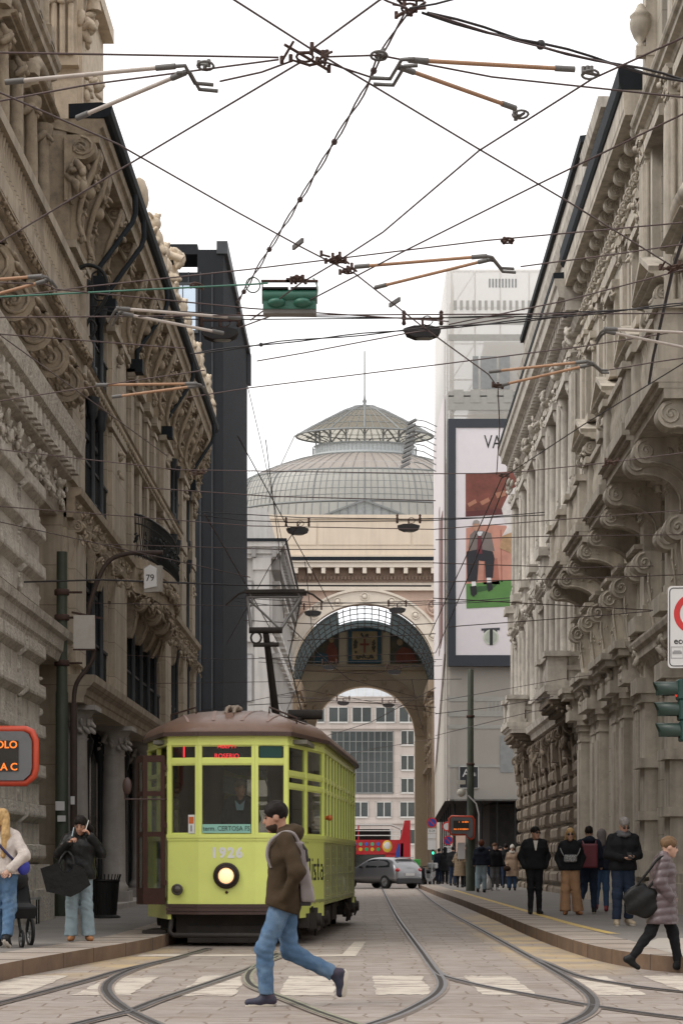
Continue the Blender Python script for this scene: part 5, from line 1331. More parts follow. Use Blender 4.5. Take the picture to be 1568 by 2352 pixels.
fl('tie', [[(1096, 1232), (1104, 1232), (1106, 1275), (1094, 1275)]], (.13, .02, .03), 4)
fl('collar', [[(1092, 1224), (1108, 1224), (1103, 1234), (1097, 1234)]], (.6, .6, .62), 5)
fl('face', [[(1086+8*math.cos(t*.4)+6, 1211+11*math.sin(t*.4)) for t in range(16)][::-1]], (.48, .27, .19), 3)
fl('hair', [[(1083, 1208), (1086, 1199), (1094, 1197), (1100, 1201), (1099, 1206), (1088, 1206)]], (.30, .27, .25), 4)
fl('socks', [[(1081, 1338), (1091, 1337), (1092, 1350), (1082, 1352)], [(1116, 1330), (1126, 1330), (1127, 1342), (1117, 1342)]], (.7, .7, .7), 4)
fl('shoe', [[(1078, 1350), (1092, 1348), (1094, 1366), (1086, 1374), (1080, 1368)]], (.01, .01, .012), 5); fl('shoe', [[(1115, 1341), (1128, 1340), (1130, 1356), (1120, 1362)]], (.01, .01, .012), 5)
fl('jewelled_sleeve', [[(1200, 1110), (1170, 1130), (1150, 1172), (1156, 1195), (1162, 1215), (1148, 1240), (1170, 1240), (1200, 1180)]], (.62, .58, .56), 2, .4)
fl('fringe', [[(1150, 1235), (1200, 1215), (1200, 1280), (1176, 1276), (1146, 1262)]], (.42, .26, .14), 3, .5)
me = text_mesh('VA', 1.05, mat('black_print', (.02, .02, .02), .6), .003, 'LEFT', 0, .72); place('lettering', me, b, (wx(1110), YP+.04, wz(1020)))
fl('emblem_top', [[(1104, 1446), (1146, 1444), (1146, 1450), (1140, 1450), (1140, 1456), (1110, 1456), (1110, 1451), (1104, 1451)]], (.05, .05, .06), 1)
q = MB(); q.prism(blob(wx(1126), wz(1466), .43, .43, 28), 'y', YP+.028, YP+.049); part('emblem_disc', q, mat('pale_green_disc', (.52, .55, .47), .5), b)
q = MB(); q.prism(blob(wx(1126), wz(1466), .34, .34, 28), 'y', YP+.024, YP+.049); part('emblem_centre', q, mat('grey_green_disc', (.38, .41, .35), .5), b)
fl('emblem_bar', [[(1123, 1448), (1130, 1448), (1130, 1484), (1123, 1484)]], (.01, .01, .012), 3)
b = thing('side_banner', 'tall pale banner with maroon panels on the side of the scaffolded building', 'billboard', (0, 0, 0))
mb = MB(); mb.prism([(113.6, wz(1500)), (129, wz(1560)-4.5), (131, wz(700)-4), (113.6, wz(900))], 'x', X0-.12, X0-.06); part('cloth', mb, mat('pale_banner', (.62, .58, .58), .7, var=.05), b)
mb = MB(); mb.prism([(115, 14), (118.5, 13.6), (118.5, 21), (115, 21)], 'x', X0-.15, X0-.125); part('panel', mb, mat('maroon_print', (.16, .07, .06), .7, var=.3), b)
mb = MB(); mb.prism([(119.5, 13.6), (121, 13.4), (121, 22), (119.5, 22)], 'x', X0-.15, X0-.125); part('panel', mb, mat('grey_print', (.3, .25, .24), .7), b)
# dark shop sign on the netting
b = thing('shop_sign', 'black square sign with white lettering hanging on the netting behind the green pole', 'sign', (0, 0, 0))
mb = MB(); mb.box(wx(1055), YW-.12, wz(1810), wx(1097), YW-.02, wz(1762)); part('board', mb, mat('black_sign', (.015, .017, .022), .5), b)
mb = MB(); a_, c_ = wx(1054), wx(1098); z0, z1 = wz(1811.5), wz(1761)
mb.box(a_, YW-.13, z0, c_, YW-.02, z0+.03); mb.box(a_, YW-.13, z1-.03, c_, YW-.02, z1); mb.box(a_, YW-.13, z0, a_+.03, YW-.02, z1); mb.box(c_-.03, YW-.13, z0, c_, YW-.02, z1); part('border', mb, M['white_frame'], b)
place('lettering', text_mesh('A', .62, M['white_frame'], .003), b, (wx(1070), YW-.13, wz(1777)))
place('lettering', text_mesh('li', .3, M['white_frame'], .003), b, (wx(1090), YW-.13, wz(1780)))
# curved roof bars beside the dome
t = thing('roof_ladder', 'stack of grey slats with curved bars sticking out of the netting beside the dome', 'structure', (0, 0, 0))
mb = MB(); Yq = 126
for i in range(10):
    c = P(945-1.6*i, 969+11*i, Yq); mb.obox((c.x-.28, Yq, c.z-.14), (c.x+.28, Yq, c.z+.14), .5, .12)
part('slats', mb, M['zinc'], t)
mb = MB()
for i in range(8):
    c = P(950, 963+14*i, Yq); d = P(1015-2*i, 985+14*i, Yq); mb.tube([tuple(c), tuple(c*.6+d*.4+Vector((0, 0, .12))), tuple(d)], .035, 5)
part('bars', mb, M['zinc'], t)['kind'] = 'stuff'
# ================= the tram =================
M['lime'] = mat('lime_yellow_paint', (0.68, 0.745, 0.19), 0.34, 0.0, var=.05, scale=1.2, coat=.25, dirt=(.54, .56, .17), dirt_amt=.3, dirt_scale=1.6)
M['lime_shaded'] = mat('shaded_lime_paint', (0.33, 0.35, 0.125), 0.4, 0.0, var=.12, scale=1.5, coat=.2, streak=.3)  # lime darkened to paint in the side's dull street reflection, plus dirt streaks
M['tram_brown'] = mat('brown_roof_paint', (0.165, 0.098, 0.070), 0.45, 0.0, var=.18, scale=1.6, coat=.1, dirt=(.25, .15, .11), dirt_amt=.45, dirt_scale=1.1)
M['roof_pale'] = mat('faded_brown_sheet', (0.24, 0.145, 0.11), 0.5, var=.1)
M['dark_brown'] = mat('dark_brown_paint', (0.055, 0.028, 0.022), 0.45, var=.15)
M['wood_door'] = mat('brown_wood', (0.05, 0.022, 0.016), 0.5, var=.25, scale=5, spec=.2)
M['under'] = mat('grimy_underframe', (0.03, 0.026, 0.023), 0.8, 0.2, var=.3, dirt=(.07, .055, .04), dirt_amt=.6)
M['tram_glass'] = glass_mat('tram_glass', (.80, .80, .77), .06)
M['black_box'] = mat('matt_black', (.008, .008, .008), .7)
M['lamp_on'] = mat('headlamp_glass', (.9, .8, .6), .3, emit=((1.0, .50, .20), .95))
M['led_red'] = mat('red_led', (.5, .02, .02), .5, emit=((1.0, .04, .06), .8))
M['teal_card'] = mat('teal_card', (.24, .48, .40), .6)
M['black_ink'] = mat('black_ink', (.012, .012, .012), .6)
M['white_ink'] = mat('white_lettering', (.68, .68, .66), .6)
T = thing('tram', 'lime yellow vintage tram with brown roof and lit headlamp, its front door folded open', 'tram', (-2.02, 30, 0), R(-3.2))
half = [(0.415, 0.0), (0.885, 0.12), (1.25, 2.35), (1.25, 10.3), (0.93, 12.5)]
plan = [(-.93, 12.5), (-1.42, 10.3), (-1.47, 1.9), (-.885, .12), (-.415, 0.0)] + half            # left rear -> front -> right rear
def fmat(p, q):
    d = Vector((q[0]-p[0], q[1]-p[1], 0)); Lf = d.length; d.normalize(); inn = Vector((-d.y, d.x, 0))
    m = Matrix.Identity(4)
    m.col[0] = (d.x, d.y, 0, 0); m.col[1] = (inn.x, inn.y, 0, 0); m.col[2] = (0, 0, 1, 0); m.col[3] = (p[0], p[1], 0, 1)
    return m, Lf
facets = [(plan[i], plan[i+1]) for i in range(len(plan)-1)] + [(plan[-1], plan[0])]
kinds = ['rear_taper', 'side', 'taper', 'corner', 'front', 'corner', 'taper', 'side', 'rear_taper', 'rear']
body = MB(); tr = MB(); floor_z = .72
for i, ((p, q), kd) in enumerate(zip(facets, kinds)):
    m, Lf = fmat(p, q)
    left = i < 4
    nwin = {'front': 1, 'corner': 1, 'taper': 2, 'side': 11, 'rear_taper': 2, 'rear': 2}[kd]
    door = (kd == 'taper' and left)
    lower = MB(); lside = lower
    for t in (body, lower, tr): t.M = m
    zlow = .625 if kd in ('front', 'corner') else (.57 if kd == 'side' else .40)
    e = .003
    if not door:
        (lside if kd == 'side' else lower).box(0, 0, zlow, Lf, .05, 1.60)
    else:
        lower.box(0, 0, zlow, .55, .05, 1.60); lower.box(.55, 0, zlow, 1.3, .05, .62); lower.box(1.3, 0, zlow, Lf, .05, 1.6)
    part('lower_panel', lower, M['lime_shaded'] if kd == 'side' else M['lime'], T, fix=False)
    body.box(-.01, -.025, 1.60, Lf+.01, .06, 1.655); body.box(-.005, -.012, 1.56, Lf+.005, .055, 1.60)
    body.box(0, -.004, 2.975, Lf, .05, 3.13); body.box(-.004, -.02, 2.965, Lf+.004, .055, 2.99)
    pw = .07 if kd in ('front', 'corner') else (.085 if kd == 'taper' else .075)
    wn = []
    if kd in ('front', 'corner'):
        body.box(0, -.002, 2.69, Lf, .045, 2.76)
        trans = [(1.655, 2.69), (2.76, 2.965)]
    else:
        body.box(0, -.003, 2.52, Lf, .04, 2.585); body.box(0, -.003, 2.345, Lf, .04, 2.40)
        trans = [(1.655, 2.345), (2.40, 2.52), (2.585, 2.965)]
    ww = Lf/nwin
    for k in range(nwin+1):
        c = k*ww; hw = pw*.5
        if kd == 'side' and k not in (0, nwin): hw = .032
        if kd == 'front': hw = .05
        if kd == 'corner': hw = .05 if k == 0 and i == 5 or k == 1 and i == 3 else .06
        if kd == 'taper' and k == 1: hw = .03
        c0 = max(0, c-hw) if k else 0; c1 = min(Lf, c+hw)
        if k == 0: c1 = hw
        if k == nwin: c0 = Lf-hw
        body.box(c0, -.012, 1.655, c1, .05, 2.965)
    if not door:
        for k in range(nwin):
            x0, x1 = k*ww+.03, (k+1)*ww-.03
            w_ = MB(); w_.M = m
            for z0, z1 in trans:
                f = .022
                w_.box(x0, .012, z0, x0+f, .04, z1); w_.box(x1-f, .012, z0, x1, .04, z1); w_.box(x0+f, .012, z0, x1-f, .04, z0+f); w_.box(x0+f, .012, z1-f, x1-f, .04, z1)
            o = part('window', w_, M['lime'] if kd != 'side' else M['lime_shaded'], T, fix=False)
            g = MB(); g.M = m; g.box(x0, .022, 1.655, x1, .028, 2.965); part('pane', g, M['tram_glass'], o, fix=False)
    # belt mouldings and rivets
    if kd in ('taper', 'side'):
        tr.box(0, -.012, .64, Lf, .0, .665); tr.box(0, -.01, 1.03 if kd == 'side' else .62, Lf, 0, 1.05 if kd == 'side' else .65)
        for k in range(1, nwin):
            if kd == 'side' and k % 2 == 0: tr.box(k*ww-.02, -.01, .57, k*ww+.02, 0, 1.58)
            for z in np.arange(.7, 1.56, .12):
                for dx in (-.06, .06): tr.ell((k*ww+dx, -.002, z), .011, 5, 4)
        for k in range(int(Lf/.3)): tr.ell((.15+k*.3, -.003, 3.05), .011, 5, 4); tr.ell((.15+k*.3, -.003, .61), .011, 5, 4)
for t in (body, tr): t.M = None
part('body_frame', body, M['lime'], T, fix=False)
tro = part('trim_and_rivets', tr, M['lime_shaded'], T, fix=False); tro['kind'] = 'stuff'
# brown roof
def ring_pts(off, z, k=0.0):
    o = []
    n = len(plan)
    for j, (x, y) in enumerate(plan):
        cy = 6.25
        o.append((x*(1+off/1.25), cy + (y-cy)*(1+off/6.25), z))
    return o
def smooth_plan(sx, sy, z):
    """rounded outline of the roof at one level"""
    o = []
    for j in range(72):
        a = 2*math.pi*j/72
        c, s = math.cos(a), math.sin(a)
        x = math.copysign(abs(c)**.55, c)*sx; y = 6.2 + math.copysign(abs(s)**.42, s)*sy
        o.append((x, y, z))
    return o
mb = MB()
def clip_plan(off, z, ins):
    pts = []
    ref = [Vector((x, y, 0)) for x, y in plan]
    N_ = len(ref)
    out_ = []
    for j in range(N_):
        a, b_ = ref[j], ref[(j+1) % N_]
        L_ = (b_-a).length; k = max(1, int(L_/.25))
        for t in range(k): out_.append(a + (b_-a)*t/k)
    r = []
    for v in out_:
        x = v.x*(1 - ins*.98) * (1 + off/1.25); cy = 6.25
        y = cy + (v.y-cy)*(1 + off/6.25 - ins*.36*(1 if True else 0))
        r.append((x, y, z))
    return r
rings = [clip_plan(.05, 3.11, 0), clip_plan(.06, 3.13, 0), clip_plan(.06, 3.17, 0)]
for k in range(1, 11):
    t = k/10; ins = 1 - math.cos(t*math.pi/2)
    rings.append(clip_plan(.055*(1-t), 3.17 + .43*math.sin(t*math.pi/2)**1.0, ins))
n = len(rings[0])
vs = [p for r in rings for p in r]; fs = []
for i in range(len(rings)-1):
    for j in range(n): fs.append((i*n+j, i*n+(j+1) % n, (i+1)*n+(j+1) % n, (i+1)*n+j))
mb.add(vs, fs, True); mb.add(rings[0], [tuple(range(n))])
part('roof', mb, M['tram_brown'], T)
mb = MB()
for i, (p, q) in enumerate(facets):
    m, Lf = fmat(p, q); mb.M = m; mb.box(-.04, -.085, 3.095, Lf+.04, -.02, 3.155)
mb.M = None; part('roof_gutter', mb, M['dark_brown'], T, fix=False)
def roof_z(x, y):
    # height of the roof skin at a point
    ins = min(1, max(abs(x)/1.25, 0)); base = 1 - ins
    ey = max(0, (2.3-y)/2.3) if y < 2.3 else 0
    t = max(0.0, min(1, 1 - max(abs(x)/ (1.25-.25*ey), 0)))
    return 3.17 + .43*math.sin(math.acos(min(1, max(0, abs(x)/1.25)))) * (1 - ey**3*.8)
def roof_strip(xs, ys, m, name, w):
    """a strap lying on the roof, following its curve"""
    k = MB(); dep = bpy.data.objects
    return k
roof_ob = [o for o in T.children if o.name.startswith('roof') and 'gutter' not in o.name][0]
from mathutils.bvhtree import BVHTree
bv = BVHTree.FromPolygons([tuple(v.co) for v in roof_ob.data.vertices], [tuple(f.vertices) for f in roof_ob.data.polygons])
def rz_(x, y):
    h = bv.ray_cast(Vector((x, y, 10)), Vector((0, 0, -1)))
    return h[0].z if h[0] is not None else 3.17
mb = MB()
for xa, wd in ((-.36, .05), (.36, .05), (-1.0, .04), (1.0, .04)):
    pr = None
    for k in range(14):
        y = .12 + k*.16; xx = xa*(.55 + .45*min(1, y/1.6))
        cur = [(xx-wd/2, y, rz_(xx, y)+.008), (xx+wd/2, y, rz_(xx, y)+.008)]
        if pr: mb.add(pr+cur, [(0, 1, 3, 2)])
        pr = cur
part('roof_seams', mb, M['roof_pale'], T)['kind'] = 'stuff'
mb = MB()
for sgn, name in ((-1, 'grab_rail'), (1, 'grab_rail')):
    k = MB(); xa, xb = sgn*.55, sgn*.95
    k.tube([(xa, .75, rz_(xa, .75)-.01), (xa, .70, rz_(xa, .75)+.09), (xb, .85, rz_(xb, .85)+.09), (xb, .9, rz_(xb, .9)-.01)], .014, 6); part(name, k, M['dark_brown'], T)
k = MB()
for dx in (-.06, .06):
    k.tube([(dx-.03, .60, rz_(dx, .60)), (dx-.02, .68, rz_(dx, .68)+.07), (dx, .85, rz_(dx, .85)+.08), (dx+.02, 1.0, rz_(dx, 1.0)+.01)], .028, 7)
k.ell((0, .95, rz_(0, .95)+.04), (.13, .12, .055)); part('roof_ventilator', k, mat('tan_rope_grey', (.27, .215, .165), .8), T)
k = MB(); k.box(-.06, .3, rz_(0, .3)-.02, .06, .6, rz_(0, .5)+.01); part('roof_plate', k, M['roof_pale'], T)
# front bumper, fender and underframe
mb = MB()
for i in (3, 4, 5):
    m, Lf = fmat(*facets[i]); mb.M = m
    for z0, z1, pr_ in ((.575, .628, .04), (.525, .57, .05), (.475, .52, .04)): mb.box(-.012, -pr_, z0, Lf+.012, .02, z1)
mb.M = None; part('bumper', mb, M['dark_brown'], T, fix=False)
mb = MB(); mb.tube([(-.84, .25, .46), (-.84, .0, .22), (-.78, -.05, .17), (.78, -.05, .17), (.84, .0, .22), (.84, .25, .46)], .035, 8); part('fender_bar', mb, M['under'], T)
mb = MB(); mb.box(-.8, .35, .12, .8, .6, .62); mb.box(-1.0, .6, .40, 1.0, 12.0, .62); mb.box(-.62, .3, .05, .62, .42, .3)
for y in (1.2, 9.5): mb.box(-1.1, y, .24, -.95, y+2.6, .46); mb.box(.95, y, .24, 1.1, y+2.6, .46); mb.box(1.0, y+1.0, .16, 1.16, y+1.6, .58); mb.tube([(1.14, y+.2, .56), (1.2, y+.35, .3), (1.16, y+.6, .12)], .022, 6); mb.tube([(1.12, y+2.3, .58), (1.22, y+2.45, .34), (1.14, y+2.6, .16)], .022, 6); mb.box(-.55, y+.3, .15, .55, y+2.1, .5)
mb.box(.95, 4.5, .18, 1.12, 5.6, .5); mb.box(.95, 6.3, .22, 1.1, 7.4, .5); mb.tube([(1.12, 9.2, .5), (1.2, 9.3, .3), (1.15, 9.5, .12)], .03, 6); mb.tube([(1.1, 2.9, .5), (1.2, 3.1, .25), (1.15, 3.3, .5)], .02, 6)
part('underframe', mb, M['under'], T)
for y in (1.6, 3.1, 9.9, 11.4):
    for sd in (-1, 1):
        k = MB(); k.cyl((sd*.68, y, .33), (sd*.80, y, .33), .33, 20); k.cyl((sd*.66, y, .33), (sd*.70, y, .33), .36, 20); k.cyl((sd*.80, y, .33), (sd*1.0, y, .33), .11, 12); k.box(min(sd*.86, sd*1.2), y-.17, .22, max(sd*.86, sd*1.2), y+.17, .54); k.cyl((sd*1.18, y, .36), (sd*1.27, y, .36), .10, 12)
        part('wheel', k, M['under'], T)
# lamps and lettering on the front
k = MB(); k.tube([(.165*math.cos(2*math.pi*i/28), -.05, 1.045+.165*math.sin(2*math.pi*i/28)) for i in range(28)], .03, 8, closed=True)
k.cyl((0, .0, 1.045), (0, -.05, 1.045), .175, 28); k.tube([(.135*math.cos(2*math.pi*i/28), -.085, 1.045+.135*math.sin(2*math.pi*i/28)) for i in range(28)], .02, 8, closed=True)
o = part('headlight', k, mat('dark_lamp_ring', (.03, .018, .015), .35, .4), T)
k = MB(); k.ell((0, -.055, 1.045), (.125, .05, .125), 20, 12); part('lens', k, M['lamp_on'], o)
k = MB(); c = (-.73, .02, .84); k.tube([(c[0]+.07*math.cos(2*math.pi*i/20), c[1]-.02, c[2]+.07*math.sin(2*math.pi*i/20)) for i in range(20)], .018, 6, closed=True); k.ell((c[0], c[1]-.01, c[2]), (.07, .05, .07), 14, 10)
part('buffer_lamp', k, mat('brown_glass', (.06, .05, .04), .2, .2), T)
k = MB(); k.ell((0, -.01, .80), .022, 10, 8); part('button', k, M['wood_door'], T)
place('lettering', text_mesh('1926', .205, M['white_ink'], .002, bold=.010, xs=.98, sp=1.22), T, (-.0, -.004, 1.375))
place('lettering', text_mesh('term. CERTOSA FS', .098, M['black_ink'], .001, xs=.88), T, (0, -.030, 1.735))
k = MB(); k.box(-.355, -.026, 1.672, .355, -.018, 1.80); part('destination_card', k, M['teal_card'], T)
m_, Lf = fmat(*facets[3])
k = MB(); k.M = m_; k.box(Lf-.155, -.02, 1.665, Lf-.055, -.012, 1.94); k.M = None; card = part('notice_card', k, M['white_ink'], T, fix=False)
k = MB(); k.M = m_; k.box(Lf-.145, -.024, 1.81, Lf-.068, -.016, 1.91); k.M = None; part('orange_label', k, mat('orange_label', (.6, .14, .03), .6), card, fix=False)
pc = m_ @ Vector((Lf-.105, -.026, 1.735)); ang = math.atan2(facets[3][1][1]-facets[3][0][1], facets[3][1][0]-facets[3][0][0])
place('lettering', text_mesh('1', .13, M['black_ink'], .001), T, pc, ang)
pc = m_ @ Vector((Lf*.55, -.0, 2.865)); k = MB(); k.M = m_; k.box(Lf*.5, -.001, 2.785, Lf*.545, .008, 2.945); k.M = None; part('route_digit', k, M['led_red'], T, fix=False)
for i, (xx, txt, zz) in enumerate(((0, 'ABEM I', 2.945), (0, 'ROSERIO', 2.80))):
    place('lettering', text_mesh(txt, .095, M['led_red'], .001, xs=.95), T, (xx, .005, zz))
k = MB(); k.box(-.36, .035, 2.765, .36, .06, 2.96); part('sign_box', k, M['black_box'], T)
m_, Lf = fmat(*facets[5]); k = MB(); k.M = m_; k.box(.07, .006, 2.775, Lf-.08, .02, 2.95); k.M = None; part('green_blind', k, mat('dark_green_blind', (.004, .045, .036), .6), T, fix=False)
m_, Lf = fmat(*facets[3]); k = MB(); k.M = m_; k.box(.06, .04, 2.765, Lf-.05, .06, 2.96); k.M = None; part('sign_box', k, M['black_box'], T, fix=False)
# the advert that ends in "lista" on the right taper, in square pixel letters
m_, Lf = fmat(*facets[6])
pix = {'l': ['110', '010', '010', '010', '010', '010', '010', '011'], 'i': ['1', '0', '1', '1', '1', '1', '1', '1'], 's': ['000', '000', '111', '100', '110', '011', '001', '111'],
       't': ['010', '010', '111', '010', '010', '010', '010', '011'], 'a': ['0000', '0000', '0110', '0001', '0111', '1001', '1001', '0111']}
x = 1.27; px = .052; pz = .042
for ch in 'lista':
    k = MB(); k.M = m_; g = pix[ch]
    for r_i, row in enumerate(g):
        for c_i, v in enumerate(row):
            if v == '1': k.box(x+c_i*px, -.004, 1.30-(r_i+1)*pz, x+(c_i+1)*px, -.001, 1.30-r_i*pz)
    x += (len(g[0])+1)*px
    part('letter', k, M['black_ink'], T, fix=False)
k = MB(); k.ell((1.25+.06, 2.75, 1.95), (.05, .05, .05), 10, 8); k.cyl((1.22, 2.75, 1.95), (1.3, 2.75, 1.95), .03, 8); part('indicator', k, mat('orange_indicator', (.5, .12, .02), .3), T)
# wooden door leaves folded out at the left front
def leaf(p, q, name):
    m, Lf = fmat(p, q); k = MB(); k.M = m; z0, z1 = .62, 2.82
    k.box(0, 0, z0, .06, .035, z1); k.box(Lf-.06, 0, z0, Lf, .035, z1); k.box(.06, 0, z0, Lf-.06, .035, z0+.24); k.box(.06, 0, z1-.1, Lf-.06, .035, z1)
    for z in (1.62, 2.22): k.box(.06, 0, z, Lf-.06, .035, z+.07)
    for z in (.9, 1.75, 2.6): k.box(Lf-.03, -.02, z, Lf+.03, .0, z+.08)
    o = part(name, k, M['wood_door'], T, fix=False); g = MB(); g.M = m; g.box(.06, .012, z0+.24, Lf-.06, .02, z1-.1); part('pane', g, glass_mat('door_glass', (.75, .77, .72), .2) if 'door_glass' not in bpy.data.materials else bpy.data.materials['door_glass'], o, fix=False)
leaf((-1.25, .10), (-.93, .10), 'door'); leaf((-1.40, .40), (-1.25, .12), 'door')
k = MB(); k.tube([(-.9, .1, 2.17), (-1.5, -.02, 2.17)], .012, 6); k.tube([(-1.5, -.02, 2.17), (-1.5, -.05, 2.35)], .012, 6); part('mirror_arm', k, M['dark_brown'], T)
k = MB(); k.ell((-1.46, -.06, 2.36), (.07, .04, .13), 12, 8); part('mirror', k, M['dark_brown'], T)
k = MB(); k.box(-1.3, .3, .19, -.95, 1.4, .23); part('step', k, M['under'], T)
# inside: floor, ceiling, bulkhead, seats
k = MB(); k.box(-1.1, .3, .66, 1.1, 12.2, .72); part('floor', k, M['wood_door'], T)
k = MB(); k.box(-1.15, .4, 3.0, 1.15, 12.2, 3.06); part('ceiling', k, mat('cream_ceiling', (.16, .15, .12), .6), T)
k = MB(); k.box(-1.05, 2.4, .72, -.35, 2.45, 3.0); k.box(.35, 2.4, .72, 1.05, 2.45, 3.0); k.box(-.35, 2.4, 2.75, .35, 2.45, 3.0); part('bulkhead', k, M['wood_door'], T)
for sd in (-1, 1):
    k = MB(); xa, xb = sorted((sd*1.18, sd*.75)); k.box(xa, 3.2, 1.1, xb, 11.6, 1.18); k.box(sd*1.17-.03, 3.2, 1.18, sd*1.17+.03, 11.6, 1.6); part('bench', k, M['wood_door'], T)
k = MB(); k.box(-.5, .25, .72, .5, .45, 1.55); k.cyl((-.2, .35, 1.55), (-.2, .35, 1.72), .03, 8); part('controls', k, M['dark_brown'], T)
k = MB(); k.box(.45, .2, 2.6, .8, .24, 2.66); k.tube([(.5, .25, 2.6), (.6, .25, 2.3), (.66, .26, 2.0)], .012, 5); part('wiper', k, M['iron'], T)
# pantograph on the roof
k = MB()
yp, zp = 6.5, 3.58
k.box(-.7, yp-1.0, zp+.02, .7, yp-.85, zp+.12); k.box(-.7, yp+.85, zp+.02, .7, yp+1.0, zp+.12)
for sd in (-1, 1): k.box(sd*.55-.05, yp-1, zp+.1, sd*.55+.05, yp+1, zp+.18); k.cyl((sd*.45, yp-.9, zp-.1), (sd*.45, yp-.9, zp+.1), .08, 8); k.cyl((sd*.45, yp+.9, zp-.1), (sd*.45, yp+.9, zp+.1), .08, 8)
k.cyl((.35, yp-.6, zp+.25), (.95, yp-.6, zp+.25), .09, 10); k.cyl((-.75, yp-.3, zp+.22), (-.3, yp-.3, zp+.22), .12, 10)
k.tube([(.05, yp+.5, zp+.15), (-.03, yp-.7, 5.25)], [.075, .055], 8)
k.cyl((-.32, yp-.72, 5.3), (.26, yp-.72, 5.3), .055, 8); k.cyl((-.25, yp-.7, 5.05), (.2, yp-.7, 5.05), .04, 8)
k.tube([(-.2+.09*math.cos(i*math.pi/6), yp-.72, 5.17+.1*math.sin(i*math.pi/6)) for i in range(12)], .02, 5, closed=True)
part('pantograph_base', k, M['under'], T)
k = MB()
for sx, hx in ((-.28, -.46), (.22, .52)): k.tube([(sx, yp-.72, 5.3), (hx, yp+.2, 6.0)], .03, 6)
k.tube([(-.42, yp+.15, 5.95), (.22, yp-.72, 5.32)], .02, 6); k.tube([(-.46, yp+.2, 6.0), (.52, yp+.2, 6.0)], .025, 6)
for hx in (-.42, .45): k.tube([(hx, yp+.2, 6.0), (hx-.04, yp+.2, 5.9), (hx+.02, yp+.2, 5.83), (hx+.06, yp+.2, 5.95), (hx, yp+.2, 6.08)], .018, 6)
part('pantograph_arm', k, mat('grey_arm', (.2, .19, .18), .5, .4), T)
k = MB(); k.tube([(-.85, yp+.2, 5.86), (-.62, yp+.2, 6.06), (-.48, yp+.2, 6.10)], .02, 6); k.tube([(.56, yp+.2, 6.10), (.72, yp+.2, 6.04), (.90, yp+.2, 5.9)], .02, 6)
k.box(-.5, yp+.12, 6.07, .58, yp+.28, 6.13); k.box(-.5, yp+.5, 6.07, .58, yp+.6, 6.12); part('pantograph_head', k, M['under'], T)
k = MB(); k.tube([(.6, yp-.2, 3.75), (.5, yp-.1, 4.1), (.3, yp, 4.9), (.45, yp+.1, 5.6), (.5, yp+.2, 5.98)], .012, 5); part('pantograph_cable', k, M['under'], T)
# ================= overhead wires, rods, lamps =================
M['wire'] = mat('weathered_copper_wire', (0.075, 0.05, 0.048), 0.6, 0.3, var=.2)
M['wire_dark'] = mat('dark_cable', (0.025, 0.022, 0.024), 0.7)
M['rust'] = mat('rusty_clamp', (0.07, 0.038, 0.03), 0.8, .2, var=.3, scale=20)
M['rod_orange'] = mat('orange_insulating_rod', (0.33, 0.185, 0.105), 0.6, var=.2, scale=8)
M['rod_grey'] = mat('grey_insulating_rod', (0.42, 0.37, 0.33), 0.5, var=.15, scale=8)
M['bracket_grey'] = mat('cast_bracket', (0.13, 0.125, 0.12), 0.6, .4, var=.2)
M['signal_green'] = mat('green_signal_paint', (0.028, 0.125, 0.085), 0.45, var=.15, dirt=(.02, .05, .04), dirt_amt=.5, dirt_scale=6)
def pt(q, h):
    return H(q[0], q[1], q[2] if len(q) > 2 else h)
def wire_path(px, h, sag=0.0):
    pts = [pt(q, h) for q in px]; o = []
    for i in range(len(pts)-1):
        k = 6 if sag else 1
        for j in range(k):
            t = j/k; v = pts[i].lerp(pts[i+1], t); v.z -= sag*4*t*(1-t); o.append(v)
    o.append(pts[-1]); return o
NET = 'overhead tram wires and their stays'
def wire(px, label, h=6.0, r=None, m='wire', sag=0.0, twist=False):
    path = wire_path(px, h, sag)
    ymean = sum(p.y for p in path)/len(path); rr = r or max(.0065, 1.15*ymean/F)
    k = MB()
    if not twist: k.tube([tuple(p) for p in path], rr, 5)
    else:
        dense = []
        for i in range(len(path)-1):
            n = max(2, int((path[i+1]-path[i]).length/.18))
            dense += [path[i].lerp(path[i+1], j/n) for j in range(n)]
        dense.append(path[-1])
        for ph in (0, math.pi):
            k.tube([(p.x + 1.3*rr*math.cos(i*.9+ph), p.y, p.z + 1.3*rr*math.sin(i*.9+ph)) for i, p in enumerate(dense)], rr*.75, 4)
        for i in range(4, len(dense)-1, 7): k.ell(tuple(dense[i]), rr*2.6, 6, 4)
    o = part('overhead_wire', k, M[m]); tag(o, label, 'wire', NET); return o
wire([(470, -45), (540, 0), (715, 112), (850, 192), (1100, 342), (1310, 466), (1545, 612)], 'long dark wire from the top edge running down right to the right hand palace')
wire([(930, -40), (870, 0), (722, 108)], 'short wire from the top edge down left to the topmost wire joint')
wire([(690, 142), (310, 368), (-60, 592)], 'wire from the topmost joint sloping down to the left edge')
wire([(-90, 119), (0, 120), (640, 131)], 'nearly level wire from the left edge to the topmost joint')
wire([(-80, 246), (0, 231), (200, 194), (640, 136)], 'wire rising from the left edge over the pale rods to the topmost joint', h=6.15)
wire([(505, 186), (600, 165), (668, 140)], 'short link wire between the pale rod bracket and the topmost joint')
wire([(738, 130), (870, 126), (1130, 176), (1600, 226)], 'wire from the topmost joint running right over the orange rods', h=6.1)
wire([(735, 138), (850, 176)], 'short link wire from the topmost joint to the orange rod bracket')
wire([(975, 28), (1180, 86), (1420, 148), (1620, 196)], 'thick lashed cable bundle from the top centre to the right roof', h=6.6, m='wire_dark', twist=True, r=.013)
wire([(985, 30), (1180, 92), (1420, 150)], 'thin stay wire just under the thick cable bundle', h=6.55, r=.006)
